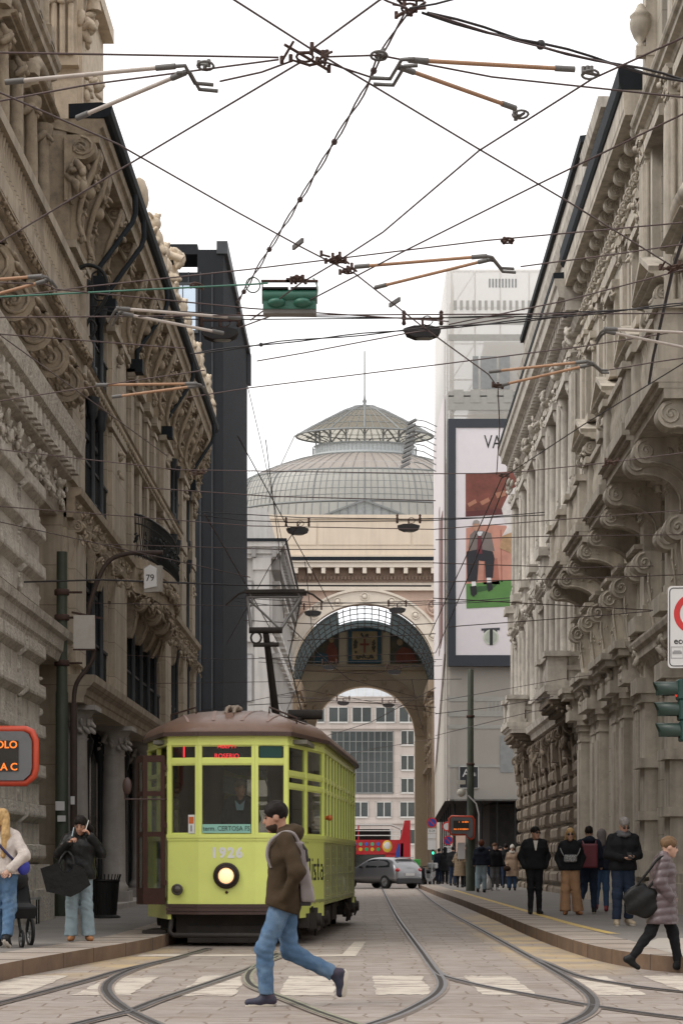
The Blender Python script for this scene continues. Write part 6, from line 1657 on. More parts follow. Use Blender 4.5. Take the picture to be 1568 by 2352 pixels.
wire([(860, -14), (890, 2), (935, 18)], 'short wire entering from the top edge to the top centre joint')
wire([(940, 18), (1000, 8), (1060, -8)], 'short wire from the top centre joint up to the top edge', m='wire_dark')
wire([(935, 26), (870, 130), (846, 192), (700, 440), (600, 602), (545, 695)], 'twisted cable pair hanging diagonally from the top centre down to the black building', h=6.3, m='wire', twist=True, r=.009)
wire([(1640, 52), (1360, 180), (1100, 345), (880, 532), (775, 600), (690, 650), (575, 735)], 'wire from the upper right edge diagonally down left past the green signal')
wire([(-70, 182), (0, 212), (270, 330), (540, 484), (690, 566), (760, 602), (815, 628), (965, 746), (1122, 860), (1143, 890)], 'long wire from the left roofline diagonally down to the right hand rods')
wire([(1640, 226), (1230, 425), (930, 575), (690, 700), (550, 752)], 'thin wire from the right edge down left, ending below the green signal')
wire([(-40, 690), (190, 659), (574, 618), (1115, 552), (1620, 506)], 'wire crossing the sky just above the green signal', h=6.2)
wire([(1195, 612), (1400, 585), (1640, 550)], 'wire from the middle orange rod bracket to the right palace', h=6.1)
wire([(1030, 745), (1300, 690), (1640, 600)], 'wire from the hanging lamp rising right to the palace balcony', h=6.2)
wire([(-30, 683), (574, 653), (615, 650)], 'pale green cable from the left edge to the green signal', m='signal_green', r=.008)
wire([(-40, 648), (105, 652), (128, 664), (574, 708), (1030, 738)], 'rusty wire from the left balcony running right under the green signal')
wire([(-40, 729), (574, 724), (1000, 722), (1640, 719)], 'level wire across the picture just below the green signal')
wire([(-40, 764), (220, 784), (425, 800)], 'wire from the left edge down to the left hanging lamp')
wire([(440, 812), (640, 786), (930, 758), (1110, 745), (1640, 690)], 'twisted cable pair crossing the street at hanging lamp height', m='wire_dark', twist=True, r=.008)
wire([(590, 829), (700, 810), (930, 766), (1180, 728)], 'thin wire below the twisted pair between the two lamps', h=6.1)
wire([(430, 913), (570, 891), (1000, 838), (1340, 795), (1640, 748)], 'wire crossing just above the dome spire', h=6.2)
wire([(-40, 927), (205, 889), (470, 850)], 'wire from the left edge rising to the lower left rods')
wire([(-60, 720), (0, 769), (384, 1047)], 'wire sloping down right across the carved palace front', h=6.4)
wire([(-40, 1028), (410, 1079), (1000, 1088), (1160, 1087), (1400, 1062), (1568, 1040)], 'level wire in front of the dome glass')
wire([(-40, 1160), (574, 1208), (1000, 1216)], 'wire across the black building at dome base height', h=6.4)
wire([(-40, 1190), (574, 1326)], 'wire sloping down right past the iron balcony', h=6.3)
wire([(55, 1337), (234, 1332), (574, 1345), (990, 1346)], 'thick dark wire at pantograph height in front of the arch', m='wire_dark', r=.016, h=6.2)
wire([(1395, 850), (1500, 832), (1640, 812)], 'wire from the lower orange rod bracket to the right edge')
wire([(1640, 790), (1340, 975), (1151, 1099)], 'dark wire from the right balcony down left to the billboard edge', m='wire_dark')
wire([(1151, 1099), (1060, 1300), (985, 1462)], 'left of two wires falling across the billboard', h=6.0)
wire([(1168, 1090), (1090, 1290), (1000, 1500)], 'right of two wires falling across the billboard', h=6.05)
wire([(994, 1216), (1568, 1172), (1640, 1166)], 'wire from the billboard edge to the right facade at bracket height', h=6.5)
wire([(994, 1293), (1323, 1304), (1500, 1300)], 'wire crossing the middle of the billboard', h=6.4)
wire([(994, 1337), (1300, 1330), (1620, 1318)], 'wire crossing the lawn of the billboard picture', h=6.5)
wire([(994, 1374), (1499, 1402)], 'wire from the billboard to the stay anchor near the white sign', h=6.4)
wire([(1030, 1440), (1300, 1420), (1495, 1404)], 'wire passing over the round emblem of the billboard', h=6.35)
wire([(545, 1000), (655, 1200), (705, 1290), (765, 1400)], 'dark stay wire falling from the black building past the left far lamp', h=7.5, m='wire_dark', r=.009)
wire([(568, 885), (600, 1020), (660, 1300)], 'very thin wire hanging along the right edge of the black building', h=8, r=.006)
wire([(1143, 892), (1147, 980), (1140, 1090)], 'wire hanging straight down from the lower orange rods', h=6.0)
wire([(1600, 450), (1543, 625), (1499, 822), (1490, 880)], 'thick black cable dropping down the front of the right palace', h=6.2, m='wire_dark', r=.016)
wire([(660, 1435), (730, 1500), (800, 1560), (950, 1600)], 'thin wire slanting through the painted arch', h=6.4, r=.010)
wire([(660, 1472), (800, 1466), (1000, 1456)], 'thin level wire across the arch lunette', h=6.6, r=.010)
wire([(680, 1540), (850, 1548), (1000, 1520)], 'thin wire sagging below the arch lunette', h=6.4, r=.010)
wire([(570, 1620), (760, 1610), (1000, 1625)], 'thin wire at the crown of the far arch', h=6.2, r=.012)
wire([(720, 1700), (850, 1660), (1000, 1580)], 'thin wire rising through the far arch opening', h=6.2, r=.012)
wire([(520, 1480), (620, 1300), (690, 1200)], 'thin wire crossing the black building towards the left far lamp', h=7, r=.008)
wire([(1000, 1690), (1200, 1640), (1400, 1600)], 'thin wire across the netting below the billboard', h=6.0, r=.012)
wire([(1000, 1640), (1130, 1625), (1270, 1600)], 'thin wire just below the billboard frame', h=6.1, r=.012)
for i, (q, hh) in enumerate((([(330, 1120), (620, 1140), (1000, 1150)], 6.6), ([(240, 1250), (640, 1262), (1000, 1262)], 6.8), ([(180, 1385), (560, 1392), (1000, 1380)], 6.7), ([(170, 1500), (520, 1515), (1000, 1500)], 6.5), ([(230, 1572), (640, 1566), (1060, 1560)], 6.3),
        ([(430, 1640), (700, 1585), (1010, 1640)], 6.2), ([(1000, 1240), (1250, 1232), (1568, 1228)], 6.7), ([(1010, 1610), (1290, 1560), (1400, 1545)], 6.2), ([(470, 1180), (580, 1370), (640, 1480)], 6.6), ([(700, 1290), (712, 1400), (722, 1530)], 8.5), ([(690, 1560), (655, 1640), (640, 1690)], 6.3), ([(945, 1560), (960, 1640), (975, 1690)], 6.3), ([(610, 1010), (640, 1250), (652, 1420)], 9.5), ([(1000, 1432), (850, 1440), (560, 1425)], 6.5), ([(700, 1755), (850, 1722), (1010, 1695)], 6.1))):
    wire(q, ['thin wire from the carved cornice across the attic of the arch', 'thin wire from the iron balcony level across the peach attic', 'thin wire through the archivolt at the crown of the arch', 'thin wire behind the blank panel crossing the painted lunette', 'thin wire over the columns crossing the lower lunette wall', 'thin wire peaking over the far arch in a shallow roof shape', 'thin wire across the billboard above the seated man', 'thin wire from the netting to the stone balcony of the columned bank', 'thin slanting wire on the black building behind the pantograph', 'thin wire hanging from the left far lamp past the arch curve', 'short slanting wire at the left springing of the far arch', 'short slanting wire at the right springing of the far arch', 'long thin wire falling from the black building to the pale block', 'thin wire crossing the frescoes at mid height', 'thin wire rising through the dark windows of the office building'][i], h=hh, r=.0085 if i < 8 else .010)
# joints where wires meet
def clamp(px, label, h=6.0, n=5, spread=.10, seed=1, m='rust'):
    c = pt(px, h); r_ = rng(seed); k = MB()
    for i in range(n):
        a = c + Vector((r_.uniform(-1, 1)*spread, r_.uniform(-1, 1)*spread, r_.uniform(-.25, .25)*spread)); b2 = c + Vector((r_.uniform(-1, 1)*spread, r_.uniform(-1, 1)*spread, r_.uniform(-.25, .25)*spread))
        k.tube([tuple(a), tuple(b2)], [.006 + .007*r_.random(), .009], 6)
        k.cyl((a.x, a.y, a.z-.012), (a.x, a.y, a.z+.03), .014, 6)
    k.tube([(c.x + .05*math.cos(t*math.pi/6), c.y + .07*math.sin(t*math.pi/6), c.z) for t in range(12)], .008, 5, closed=True)
    o = part('wire_joint', k, M[m]); tag(o, label, 'joint', 'cast joints of the overhead wires')
clamp((700, 130), 'topmost cluster of rusty clamps where several wires meet', n=9, spread=.16, seed=3)
clamp((940, 18), 'rusty joint at the top centre where the lashed cables start', h=6.6, n=7, spread=.12, seed=5)
clamp((870, 127), 'small clamp with a hanger above the upper orange rods', h=6.1, n=3, spread=.05, seed=6, m='bracket_grey')
clamp((1355, 170), 'clamp at the right end of the upper orange rod', n=3, spread=.06, seed=7, m='bracket_grey')
clamp((1195, 262), 'clamp at the end of the lower of the top orange rods', n=3, spread=.05, seed=8, m='bracket_grey')
clamp((472, 150), 'clamp with a hanger above the pale rods', h=6.15, n=3, spread=.05, seed=9, m='bracket_grey')
clamp((770, 598), 'row of bolted clamps at the crossing right of the green signal', n=8, spread=.11, seed=10)
clamp((800, 622), 'second bolted clamp just below the crossing right of the green signal', n=5, spread=.07, seed=11)
clamp((682, 640), 'bolted clamp on the bar above the green signal', n=5, spread=.07, seed=12)
clamp((1165, 552), 'clamp and hanger above the middle orange rods', h=6.2, n=3, spread=.05, seed=13)
clamp((1545, 615), 'rusty joint fixed near the right palace balcony', n=6, spread=.12, seed=14)
clamp((1398, 1063), 'rusty joint where wires fan out before the right balcony', n=5, spread=.10, seed=15)
clamp((1155, 1092), 'joint at the billboard edge where two wires drop', n=4, spread=.10, seed=16)
clamp((1143, 886), 'joint at the lower left end of the right orange rods', n=4, spread=.07, seed=17)
clamp((450, 655), 'rusty clamp on the wire over the carved palace', h=6.2, n=3, spread=.07, seed=18)
for q, lb in (((684, 560), 'small grey tag plate on the long diagonal wire above the green signal'), ((906, 694), 'small grey tag plate on the diagonal wire left of the hanging lamp')):
    c_ = pt(q, 6.03); k = MB(); k.obox((c_.x-.04, c_.y+.10, c_.z), (c_.x+.04, c_.y-.10, c_.z), .02, .035); tag(part('tag_plate', k, M['bracket_grey']), lb, 'plate')
clamp((445, 1082), 'rusty clamp at the end of the carved cornice', n=3, spread=.14, seed=20)
# pairs of insulating rods meeting at a crooked bracket
def rods(tip, ends, m, label, h=6.0, r=.0135, hook=None):
    """two insulating rods from `ends` to the crooked cast bracket at tip"""
    t = thing('rod_bracket', label, 'bracket', tuple(pt(tip, h)), 0, 'insulating rod brackets on the wires'); o0 = pt(tip, h)
    for e in ends:
        k = MB(); a = pt(e[0], h) - o0; b2 = pt(e[1], h) - o0; k.tube([tuple(a), tuple(b2)], r, 8); ro = part('rod', k, M[m], t)
        d = (b2-a).normalized(); k = MB(); k.tube([tuple(a - d*.02), tuple(a + d*.10)], r*1.4, 8); k.tube([tuple(b2 - d*.10), tuple(b2 + d*.02)], r*1.4, 8); part('end_sleeve', k, M['bracket_grey'], ro)['kind'] = 'stuff'
    if hook:
        k = MB(); pts = [pt(q, h) - o0 for q in hook]; k.tube([tuple(p) for p in pts], r*.9, 6); k.tube([tuple(p + Vector((.02, .10, 0))) for p in pts], r*.9, 6); part('crook', k, M['bracket_grey'], t)
rods((465, 188), [((20, 187), (395, 152)), ((182, 268), (420, 168))], 'rod_grey', 'pair of pale grey rods meeting at a crooked bracket at upper left', hook=[(395, 152), (425, 150), (447, 190), (490, 194)])
rods((870, 175), [((945, 137), (1312, 158)), ((922, 155), (1178, 246))], 'rod_orange', 'pair of orange rods spreading right from the topmost bracket', hook=[(952, 134), (922, 136), (896, 180), (850, 178)])
rods((1165, 615), [((820, 612), (1112, 588)), ((866, 659), (1122, 596))], 'rod_orange', 'pair of orange rods right of the green signal, ending in the bracket before the netting', hook=[(1112, 587), (1130, 590), (1150, 615), (1180, 617)])
rods((110, 640), [((-40, 644), (92, 634)), ((-40, 684), (104, 645))], 'rod_orange', 'short pair of tan rods at the left edge by the scroll brackets', hook=[(92, 634), (108, 636), (120, 652)])
rods((262, 712), [((272, 708), (548, 730)), ((282, 720), (508, 764))], 'rod_grey', 'pair of pale rods pointing right to the left hanging lamp', h=6.0, hook=[(275, 706), (265, 712), (250, 738)])
rods((465, 890), [((225, 884), (448, 881)), ((262, 911), (452, 886))], 'rod_orange', 'pair of tan rods across the carved palace, lowest on the left', hook=[(448, 880), (462, 884), (474, 905)])
rods((1365, 845), [((1128, 853), (1345, 830)), ((1152, 884), (1352, 838))], 'rod_orange', 'pair of orange rods in front of the right cornice, lowest on the right', hook=[(1345, 828), (1362, 834), (1380, 850), (1396, 850)])
rods((1380, 762), [((1392, 755), (1640, 767)), ((1392, 761), (1640, 812))], 'rod_grey', 'pair of pale rods at the right edge below the balcony', hook=[(1392, 754), (1380, 762), (1368, 782)])
# green signal case hanging in the wires
c = H(665, 692, 6.0); t = thing('hanging_signal', 'green double signal case hanging in the tram wires over the street', 'signal', tuple(c))
k = MB(); k.cyl((-.225, 0, .045), (.225, 0, .045), .055, 16); k.box(-.225, -.03, -.07, .225, .10, .045); part('case', k, M['signal_green'], t)
k = MB(); k.box(-.23, -.06, .095, -.01, .06, .108); k.box(.01, -.06, .095, .23, .06, .108); part('top_plate', k, M['wire_dark'], t)['kind'] = 'stuff'
for sx in (-.11, .11):
    k = MB(); k.ell((sx, -.02, -.02), (.08, .09, .04), 14, 8); part('lamp_hood', k, M['signal_green'], t)
k = MB(); k.box(-.225, -.02, -.105, .225, .1, -.068); part('lower_plate', k, mat('grey_signal_plate', (.16, .15, .14), .6), t)
k = MB(); k.box(-.24, -.02, .165, .24, .02, .18); k.box(-.235, -.005, -.02, -.225, .005, .17); k.box(.225, -.005, -.02, .235, .005, .17); k.box(-.03, -.02, .165, .12, .02, .195)
for x in (.06, .11): k.cyl((x, 0, .165), (x, 0, .225), .016, 8)
part('hanger', k, M['rust'], t)
k = MB(); k.tube([(-.31 + .06*math.cos(a*.35), 0, .14 + .065*math.sin(a*.35)) for a in range(40)], .006, 5); k.tube(cat([(.2, 0, .2), (.235, 0, .12), (.22, 0, .0), (.19, 0, -.06)], 4), .008, 5); part('cable_coil', k, mat('pale_green_cable', (.30, .40, .34), .6), t)
# street lamps on span wires
def lamp(x, y, Y, label, wires=True):
    c = P(x, y, Y); t = thing('hanging_lamp', label, 'street lamp', tuple(c), 0, 'street lamps hung over the roadway')
    k = MB(); k.prism([(-.40, .10), (-.34, -.02), (-.16, -.09), (.16, -.09), (.34, -.02), (.40, .10), (.18, .16), (-.18, .16)], 'y', -.16, .16); part('housing', k, M['wire_dark'], t, bevel=.02)
    k = MB(); k.ell((.05, 0, -.085), (.2, .13, .035), 12, 6); part('lens', k, mat('lamp_lens', (.35, .34, .31), .3) if 'lamp_lens' not in bpy.data.materials else bpy.data.materials['lamp_lens'], t)
    k = MB(); k.cyl((0, 0, .15), (0, 0, .32), .03, 6); k.obox((-.42, 0, .34), (.42, 0, .34), .04, .04)
    for sx in (-.4, .4): k.lathe([(.03, -.16), (.05, -.12), (.03, -.06), (.055, 0), (.03, .06), (.05, .12), (.02, .16)], (sx, 0, .36), 8)
    k.tube([(.1+.12*math.cos(a*.5), 0, .3+.1*math.sin(a*.5)) for a in range(14)], .012, 5)
    part('hanger', k, M['rust'], t)
    for sx in (-1, 1):
        xe = -6.0 if sx < 0 else 6.7
        k = MB(); k.tube([(sx*.4, 0, .36), ((xe-c.x)*.5, 0, .40), (xe-c.x, 0, .62)], .013 if Y < 60 else .016, 4); part('span_wire', k, M['wire_dark'], t)
lamp(505, 772, 44, 'street lamp hanging before the black building, left of the nearest pair')
lamp(970, 768, 44, 'street lamp hanging before the netting, right of the nearest pair')
lamp(683, 1222, 72, 'street lamp with a coil of cable hanging left of the arch cornice')
lamp(938, 1215, 72, 'street lamp hanging right over the peach attic of the arch')
lamp(718, 1411, 94, 'street lamp hanging by the left curve of the arch')
lamp(912, 1404, 94, 'street lamp hanging by the bright crown of the arch vault')
lamp(756, 1535, 116, 'street lamp hanging below the left fresco')
lamp(905, 1546, 116, 'street lamp hanging below the right fresco')
lamp(788, 1617, 132, 'street lamp hanging in the left of the far arch opening')
lamp(892, 1622, 132, 'street lamp hanging in the right of the far arch opening')
# ================= street furniture =================
M['green_pole'] = mat('green_painted_pole', (0.045, 0.055, 0.036), 0.65, var=.2, streak=.4)
M['rust_pipe'] = mat('rusty_brown_pipe', (0.05, 0.032, 0.024), 0.75, var=.25)
M['sign_white'] = mat('white_sign_face', (0.62, 0.61, 0.60), 0.5, var=.04)
M['sign_red'] = mat('red_sign_paint', (0.52, 0.025, 0.025), 0.45)
M['sign_blue'] = mat('blue_sign_paint', (0.02, 0.06, 0.30), 0.45)
M['grey_metal'] = mat('grey_metal', (0.30, 0.30, 0.30), 0.45, .5, var=.1)
M['led_orange'] = mat('orange_led', (.5, .12, .01), .5, emit=((1.0, .22, .03), 0.8))
M['red_frame'] = mat('red_display_frame', (0.48, 0.055, 0.022), 0.4, var=.06)
M['screen'] = mat('dark_screen', (0.02, 0.016, 0.012), .3)
PZc = PZ
# left pole with the blank panel on a curved arm
X, Y = -5.98, 41.0
t = thing('green_pole', 'tall green pole standing against the left palace between rusticated pier and columns', 'pole', (X, Y-.55, PZ))
k = MB(); k.lathe([(.17, 0), (.17, 1.2), (.13, 1.3), (.125, 4.4), (.11, 4.45), (.105, 7.2)], (0, 0, 0), 12); part('shaft', k, M['green_pole'], t)
for z in (5.0, 5.9, 6.4):
    k = MB(); k.lathe([(.13, -.06), (.15, -.05), (.15, .05), (.13, .06)], (0, 0, z), 10); k.cyl((0, 0, z), (.4, 0, z), .025, 6); part('clamp', k, M['rust'], t)
k = MB(); k.tube([(.24, -.05, 0), (.24, -.05, 4.2)], .07, 8); k.tube(cat([(.24, -.05, 4.2), (.3, -.05, 4.6), (.62, -.05, 5.1), (.55, -.05, 5.6), (.55, -.05, 6.1), (.85, -.05, 6.9), (1.25, -.05, 7.15), (2.0, -.05, 7.18)], 6), .045, 8); part('curved_pipe', k, M['rust_pipe'], t)
k = MB(); k.box(-.10, -.185, 2.08, .08, -.178, 2.26); k.box(-.06, -.19, 1.86, .10, -.182, 1.98); k.box(.19, -.13, 2.2, .27, -.122, 2.36); part('sticker', k, M['sign_white'], t)['kind'] = 'stuff'
t = thing('blank_panel', 'blank pale panel sign with rusty edges on the curved pipe of the left pole', 'sign', (-5.52, 40.3, 5.45))
k = MB(); k.box(-.21, 0, 0, .21, .06, .66); part('panel', k, mat('aged_white_panel', (.50, .475, .43), .6, var=.1, dirt=(.3, .2, .12), dirt_amt=.5, dirt_scale=3), t)
k = MB(); k.obox((-.25, .03, .72), (.36, .03, .60), .05, .04); k.box(-.22, .0, -.03, .22, .06, 0); part('rusty_edge', k, M['rust'], t)
t = thing('number_plate', 'white plate numbered 79 hanging from the wires by the iron balcony', 'sign', tuple(P(347, 1328, 36)), R(-20))
k = MB(); k.box(-.15, .02, -.24, .17, .12, .22); part('box', k, mat('grey_box', (.30, .28, .25), .7, var=.15), t)
k = MB(); k.prism([(-.14, -.18), (.10, -.15), (.10, .17), (-.02, .24), (-.14, .17)], 'y', 0, .018); part('plate', k, M['sign_white'], t)
place('lettering', text_mesh('79', .17, M['black_ink'], .001), t, (-.02, -.003, .0))
# information displays
def display(name, label, loc, rz, s, rows, post, hook):
    t = thing(name, label, 'display', loc, rz, 'tram stop displays')
    w2, h2 = .42*s, .30*s
    out_ = [(-w2*.85, -h2), (w2*.35, -h2), (w2*.5, -h2*1.3), (w2*.75, -h2*1.55), (w2*.97, -h2*1.35), (w2, -h2*.9), (w2, h2*.7), (w2*.85, h2), (-w2*.85, h2*1.05), (-w2, h2*.8), (-w2, -h2*.7)] if hook else \
           [(-w2, -h2*.8), (-w2*.85, -h2), (w2*.75, -h2), (w2*.95, -h2*.75), (w2, -h2*.5), (w2, h2*.6), (w2*.9, h2*.9), (w2*.75, h2), (-w2*.85, h2), (-w2, h2*.8)]
    k = MB(); k.prism(out_, 'y', -.05, .10); part('housing', k, bpy.data.materials.get('display_grey') or mat('display_grey', (.13, .13, .135), .5), t, bevel=.012)
    k = MB(); k.tube([(x*1.09, .02, z*1.09) for x, z in out_], .045*s, 8, closed=True); part('red_frame', k, M['red_frame'], t)
    k = MB(); k.box(-w2*.75, -.062, -h2*.62, w2*.62, -.052, h2*.62); part('screen', k, M['screen'], t)
    for i, (tx, x0) in enumerate(rows):
        place('lettering', text_mesh(tx, .125*s*(.66 if hook else 1), M['led_orange'], .001, 'RIGHT', .003, 1.0), t, (x0, -.066, h2*(.44 if i == 0 else -.46)))
    for p_, z0 in post:
        k = MB(); k.lathe([(.06, 0), (.06, z0+h2)], (p_[0], p_[1], -z0), 10); part('post', k, M['grey_metal'], t)
display('stop_display', 'red framed tram stop display cut off by the left edge, orange letters', tuple(P(-5, 1737, 28)), 0, 1.12, [('PICCOLO', .28), ('PETRA C', .28)], [((-.75, .05), 2.5)], False)
c = P(1060, 1897, 74.55)
display('stop_display', 'small red framed tram stop display beside the green pole on the right', tuple(c), 0, .98, [('1   10 MIN', .24), ('IRA E ROSERIO', .24)], [], True)
k = MB(); k.box(c.x+.18, 75.0, PZ, c.x+.45, 75.15, c.z-.45); tag(part('stop_column', k, M['red_frame']), 'red column with a timetable under the small display', 'column')
k = MB(); k.box(c.x-.14, 74.9, 1.35, c.x+.14, 74.98, 1.95); tag(part('timetable', k, M['sign_white']), 'white timetable sheet below the small display', 'sign')
t = thing('green_pole', 'tall green tram pole on the right pavement before the netting', 'pole', (3.88, 75, PZ))
k = MB(); k.lathe([(.17, 0), (.17, 2.2), (.13, 2.3), (.13, 4.6), (.115, 4.7), (.11, 8.1), (.02, 8.15)], (0, 0, 0), 12); part('shaft', k, M['green_pole'], t)
for z in (4.65, 6.4):
    k = MB(); k.lathe([(.13, -.05), (.15, -.04), (.15, .04), (.13, .05)], (0, 0, z), 10); part('collar', k, M['rust'], t)
k = MB(); k.tube([(-.1, -.15, 3.5), (.2, -.15, 3.2), (.3, -.1, 2.8), (.3, -.1, .1)], .03, 6); part('cable', k, M['sign_white'], t)
k = MB(); k.box(-.5, -.3, 3.9, -.2, -.1, 4.05); k.ell((-.35, -.2, 3.6), (.16, .12, .16), 10, 8); part('camera', k, mat('pale_camera', (.5, .48, .42), .5), t)
# traffic light and the white sign at the right edge
X, Y = 5.02, 31.0
t = thing('traffic_light', 'dark green traffic light with three hoods pointing left at the right edge', 'traffic light', (X, Y, PZ))
k = MB(); k.lathe([(.08, 0), (.06, .4), (.055, 5.4)], (.12, .1, 0), 10); part('post', k, M['green_pole'], t)
dg = mat('dark_green_signal', (.012, .05, .042), .4, var=.15); dark = mat('black_hood_inside', (.006, .008, .008), .7)
for i, (y, on) in enumerate(((1585, True), (1632, False), (1680, False))):
    z = (VY-y)/(F/Y)+CAMZ-PZ; x0 = (1558-VX)/(F/Y)-X + .02*(i)
    k = MB(); k.box(x0-.03, -.14, z-.155, x0+.14, .14, z+.155); o = part('signal_unit', k, dg, t, bevel=.02)
    k = MB(); n = 14; L_ = .33
    pts0 = [(-.02, .125*math.cos(R(-40+260*j/n)), .125*math.sin(R(-40+260*j/n))) for j in range(n+1)]
    v = [(x0-.02, p[1], z+p[2]) for p in pts0] + [(x0-L_ - .06*max(0, p[2]/.125), p[1], z+p[2]) for p in pts0] + [(x0-.02, p[1]*.94, z+p[2]*.94) for p in pts0] + [(x0-L_ - .06*max(0, p[2]/.125), p[1]*.94, z+p[2]*.94) for p in pts0]
    N1 = n+1
    f = [(j, j+1, N1+j+1, N1+j) for j in range(n)] + [(2*N1+j, 3*N1+j, 3*N1+j+1, 2*N1+j+1) for j in range(n)] + [(N1+j, N1+j+1, 3*N1+j+1, 3*N1+j) for j in range(n)]
    k.add(v, f, True); part('hood', k, mat('green_hood', (.022, .042, .034), .4, var=.15) if 'green_hood' not in bpy.data.materials else bpy.data.materials['green_hood'], o)
    k = MB(); k.ell((x0-.03, 0, z), (.03, .11, .11), 12, 8); part('lens', k, mat('red_lens', (.4, .02, .01), .3, emit=((1, .06, .03), .6)) if on else dark, o)
zc_ = (VY-1535)/(F/Y)+CAMZ-PZ
k = MB(); k.box(.06, -.05, zc_-.04, .35, .25, zc_+.14); k.cyl((-.06, 0, zc_+.03), (.06, 0, zc_+.03), .06, 8); part('top_box', k, mat('tan_cap', (.42, .34, .24), .6), t)
t = thing('traffic_sign', 'tall white sign with a red ring at the right edge above the traffic light', 'sign', (5.02, 30.9, 4.2), R(-4))
k = MB(); w0, w1, z0, z1 = -.44, .36, -.02, 1.22
rp = []
for cx, cz, a0 in ((w1-.06, z1-.06, 0), (w0+.06, z1-.06, 90), (w0+.06, z0+.06, 180), (w1-.06, z0+.06, 270)):
    for j in range(5): a = R(a0+90*j/4); rp.append((cx+.06*math.cos(a), cz+.06*math.sin(a)))
k.prism(rp, 'y', 0, .02); part('panel', k, M['sign_white'], t)
def loop2(pts, r, y): return [(x, y, z) for x, z in pts]
k = MB(); cx, cz = (w0+w1)/2, (z0+z1)/2
k.tube([(cx+(x-cx)*.93, -.002, cz+(z-cz)*.95) for x, z in rp], .007, 4, closed=True); part('border_line', k, M['black_ink'], t)
k = MB(); n = 36
for j in range(n):
    a, b2 = 2*math.pi*j/n, 2*math.pi*(j+1)/n; c0 = (-.04, .80)
    k.add([(c0[0]+.31*math.cos(a), -.004, c0[1]+.31*math.sin(a)), (c0[0]+.31*math.cos(b2), -.004, c0[1]+.31*math.sin(b2)), (c0[0]+.22*math.cos(b2), -.004, c0[1]+.22*math.sin(b2)), (c0[0]+.22*math.cos(a), -.004, c0[1]+.22*math.sin(a))], [(0, 1, 2, 3)])
part('red_ring', k, M['sign_red'], t, fix=False)
place('lettering', text_mesh('eccetto', .135, M['black_ink'], .001, 'LEFT', .002), t, (-.35, -.003, .385))
for i in range(3):
    k = MB(); x = -.31 + i*.22; k.tube([(x-.08, -.003, .13), (x+.1, -.003, .13), (x+.1, -.003, .30), (x-.08, -.003, .30)], .004, 4, closed=True); o = part('pictogram_frame', k, M['grey_metal'], t)
    k = MB(); k.box(x-.06, -.004, .19, x+.08, -.001, .23); k.box(x-.04, -.004, .232, x+.06, -.001, .245); part('pictogram', k, M['grey_metal'], o)['kind'] = 'stuff'
k = MB(); k.cyl((.12, .12, -4.0), (.12, .12, 1.2), .05, 8); part('post', k, M['grey_metal'], t)
# litter bin, metal table
t = thing('litter_bin', 'black ribbed litter bin standing beside the woman on the phone', 'litter bin', (-4.95, 39, PZ))
k = MB(); n = 26
for j in range(n):
    a = 2*math.pi*j/n; c_, s_ = math.cos(a), math.sin(a); k.obox((.22*c_, .22*s_, .06), (.275*c_, .275*s_, .72), .04, .012, up=(c_, s_, 0)); k.tube([(.275*c_, .275*s_, .72), (.30*c_, .30*s_, .80), (.31*c_, .31*s_, .83)], .011, 4)
k.lathe([(.21, .06), (.265, .72)], (0, 0, 0), 20, cap=False); k.lathe([(.285, .69), (.295, .69), (.295, .73), (.285, .73)], n=24, cap=False); k.lathe([(.30, 0), (.30, .03), (.23, .06)], n=20)
part('slatted_body', k, M['black_box'], t)
t = thing('metal_stool', 'small steel topped stool at the foot of the left pier', 'stool', (-5.72, 35.2, PZ))
k = MB(); k.box(-.13, -.15, .42, .13, .15, .46); part('top', k, M['grey_metal'], t)
for sx in (-.1, .1):
    for sy in (-.12, .12): k = MB(); k.cyl((sx, sy, 0), (sx, sy, .42), .014, 6); part('leg', k, M['iron'], t)
# pushchair beside the blonde woman
t = thing('pushchair', 'dark pushchair with a spoked wheel in front of the blonde woman', 'pushchair', (-4.42, 25.9, PZ), R(-68))
def wheel(r, w, x, y):
    k = MB(); k.tube([(x + r*math.cos(2*math.pi*j/28), y, r + r*math.sin(2*math.pi*j/28)) for j in range(28)], w, 7, closed=True); o = part('wheel', k, M['black_box'], t)
    k = MB()
    for j in range(10): a = 2*math.pi*j/10; k.cyl((x, y, r), (x+r*.92*math.cos(a), y, r+r*.92*math.sin(a)), .006, 4)
    k.tube([(x + r*.86*math.cos(2*math.pi*j/24), y, r + r*.86*math.sin(2*math.pi*j/24)) for j in range(24)], .010, 5, closed=True); k.cyl((x, y-.03, r), (x, y+.03, r), .03, 8); part('spokes', k, M['grey_metal'], o)['kind'] = 'stuff'
wheel(.17, .025, -.3, -.26); wheel(.17, .025, -.3, .26); wheel(.10, .02, .38, 0)
k = MB(); k.tube([(-.3, -.22, .17), (-.1, -.22, .5), (-.45, -.22, 1.0)], .015, 6); k.tube([(-.3, .22, .17), (-.1, .22, .5), (-.45, .22, 1.0)], .015, 6); k.cyl((-.45, -.22, 1.0), (-.45, .22, 1.0), .02, 6); k.tube([(.38, 0, .1), (.2, 0, .35), (-.1, 0, .5)], .02, 6); part('frame', k, M['iron'], t)
k = MB(); k.prism([(-.35, .45), (.25, .35), (.35, .5), (-.1, .55), (-.3, .95), (-.42, .9)], 'y', -.2, .2); k.ell((-.22, 0, .85), (.24, .22, .16), 12, 8); part('seat', k, mat('black_cloth', (.012, .012, .013), .9), t, bevel=.02)
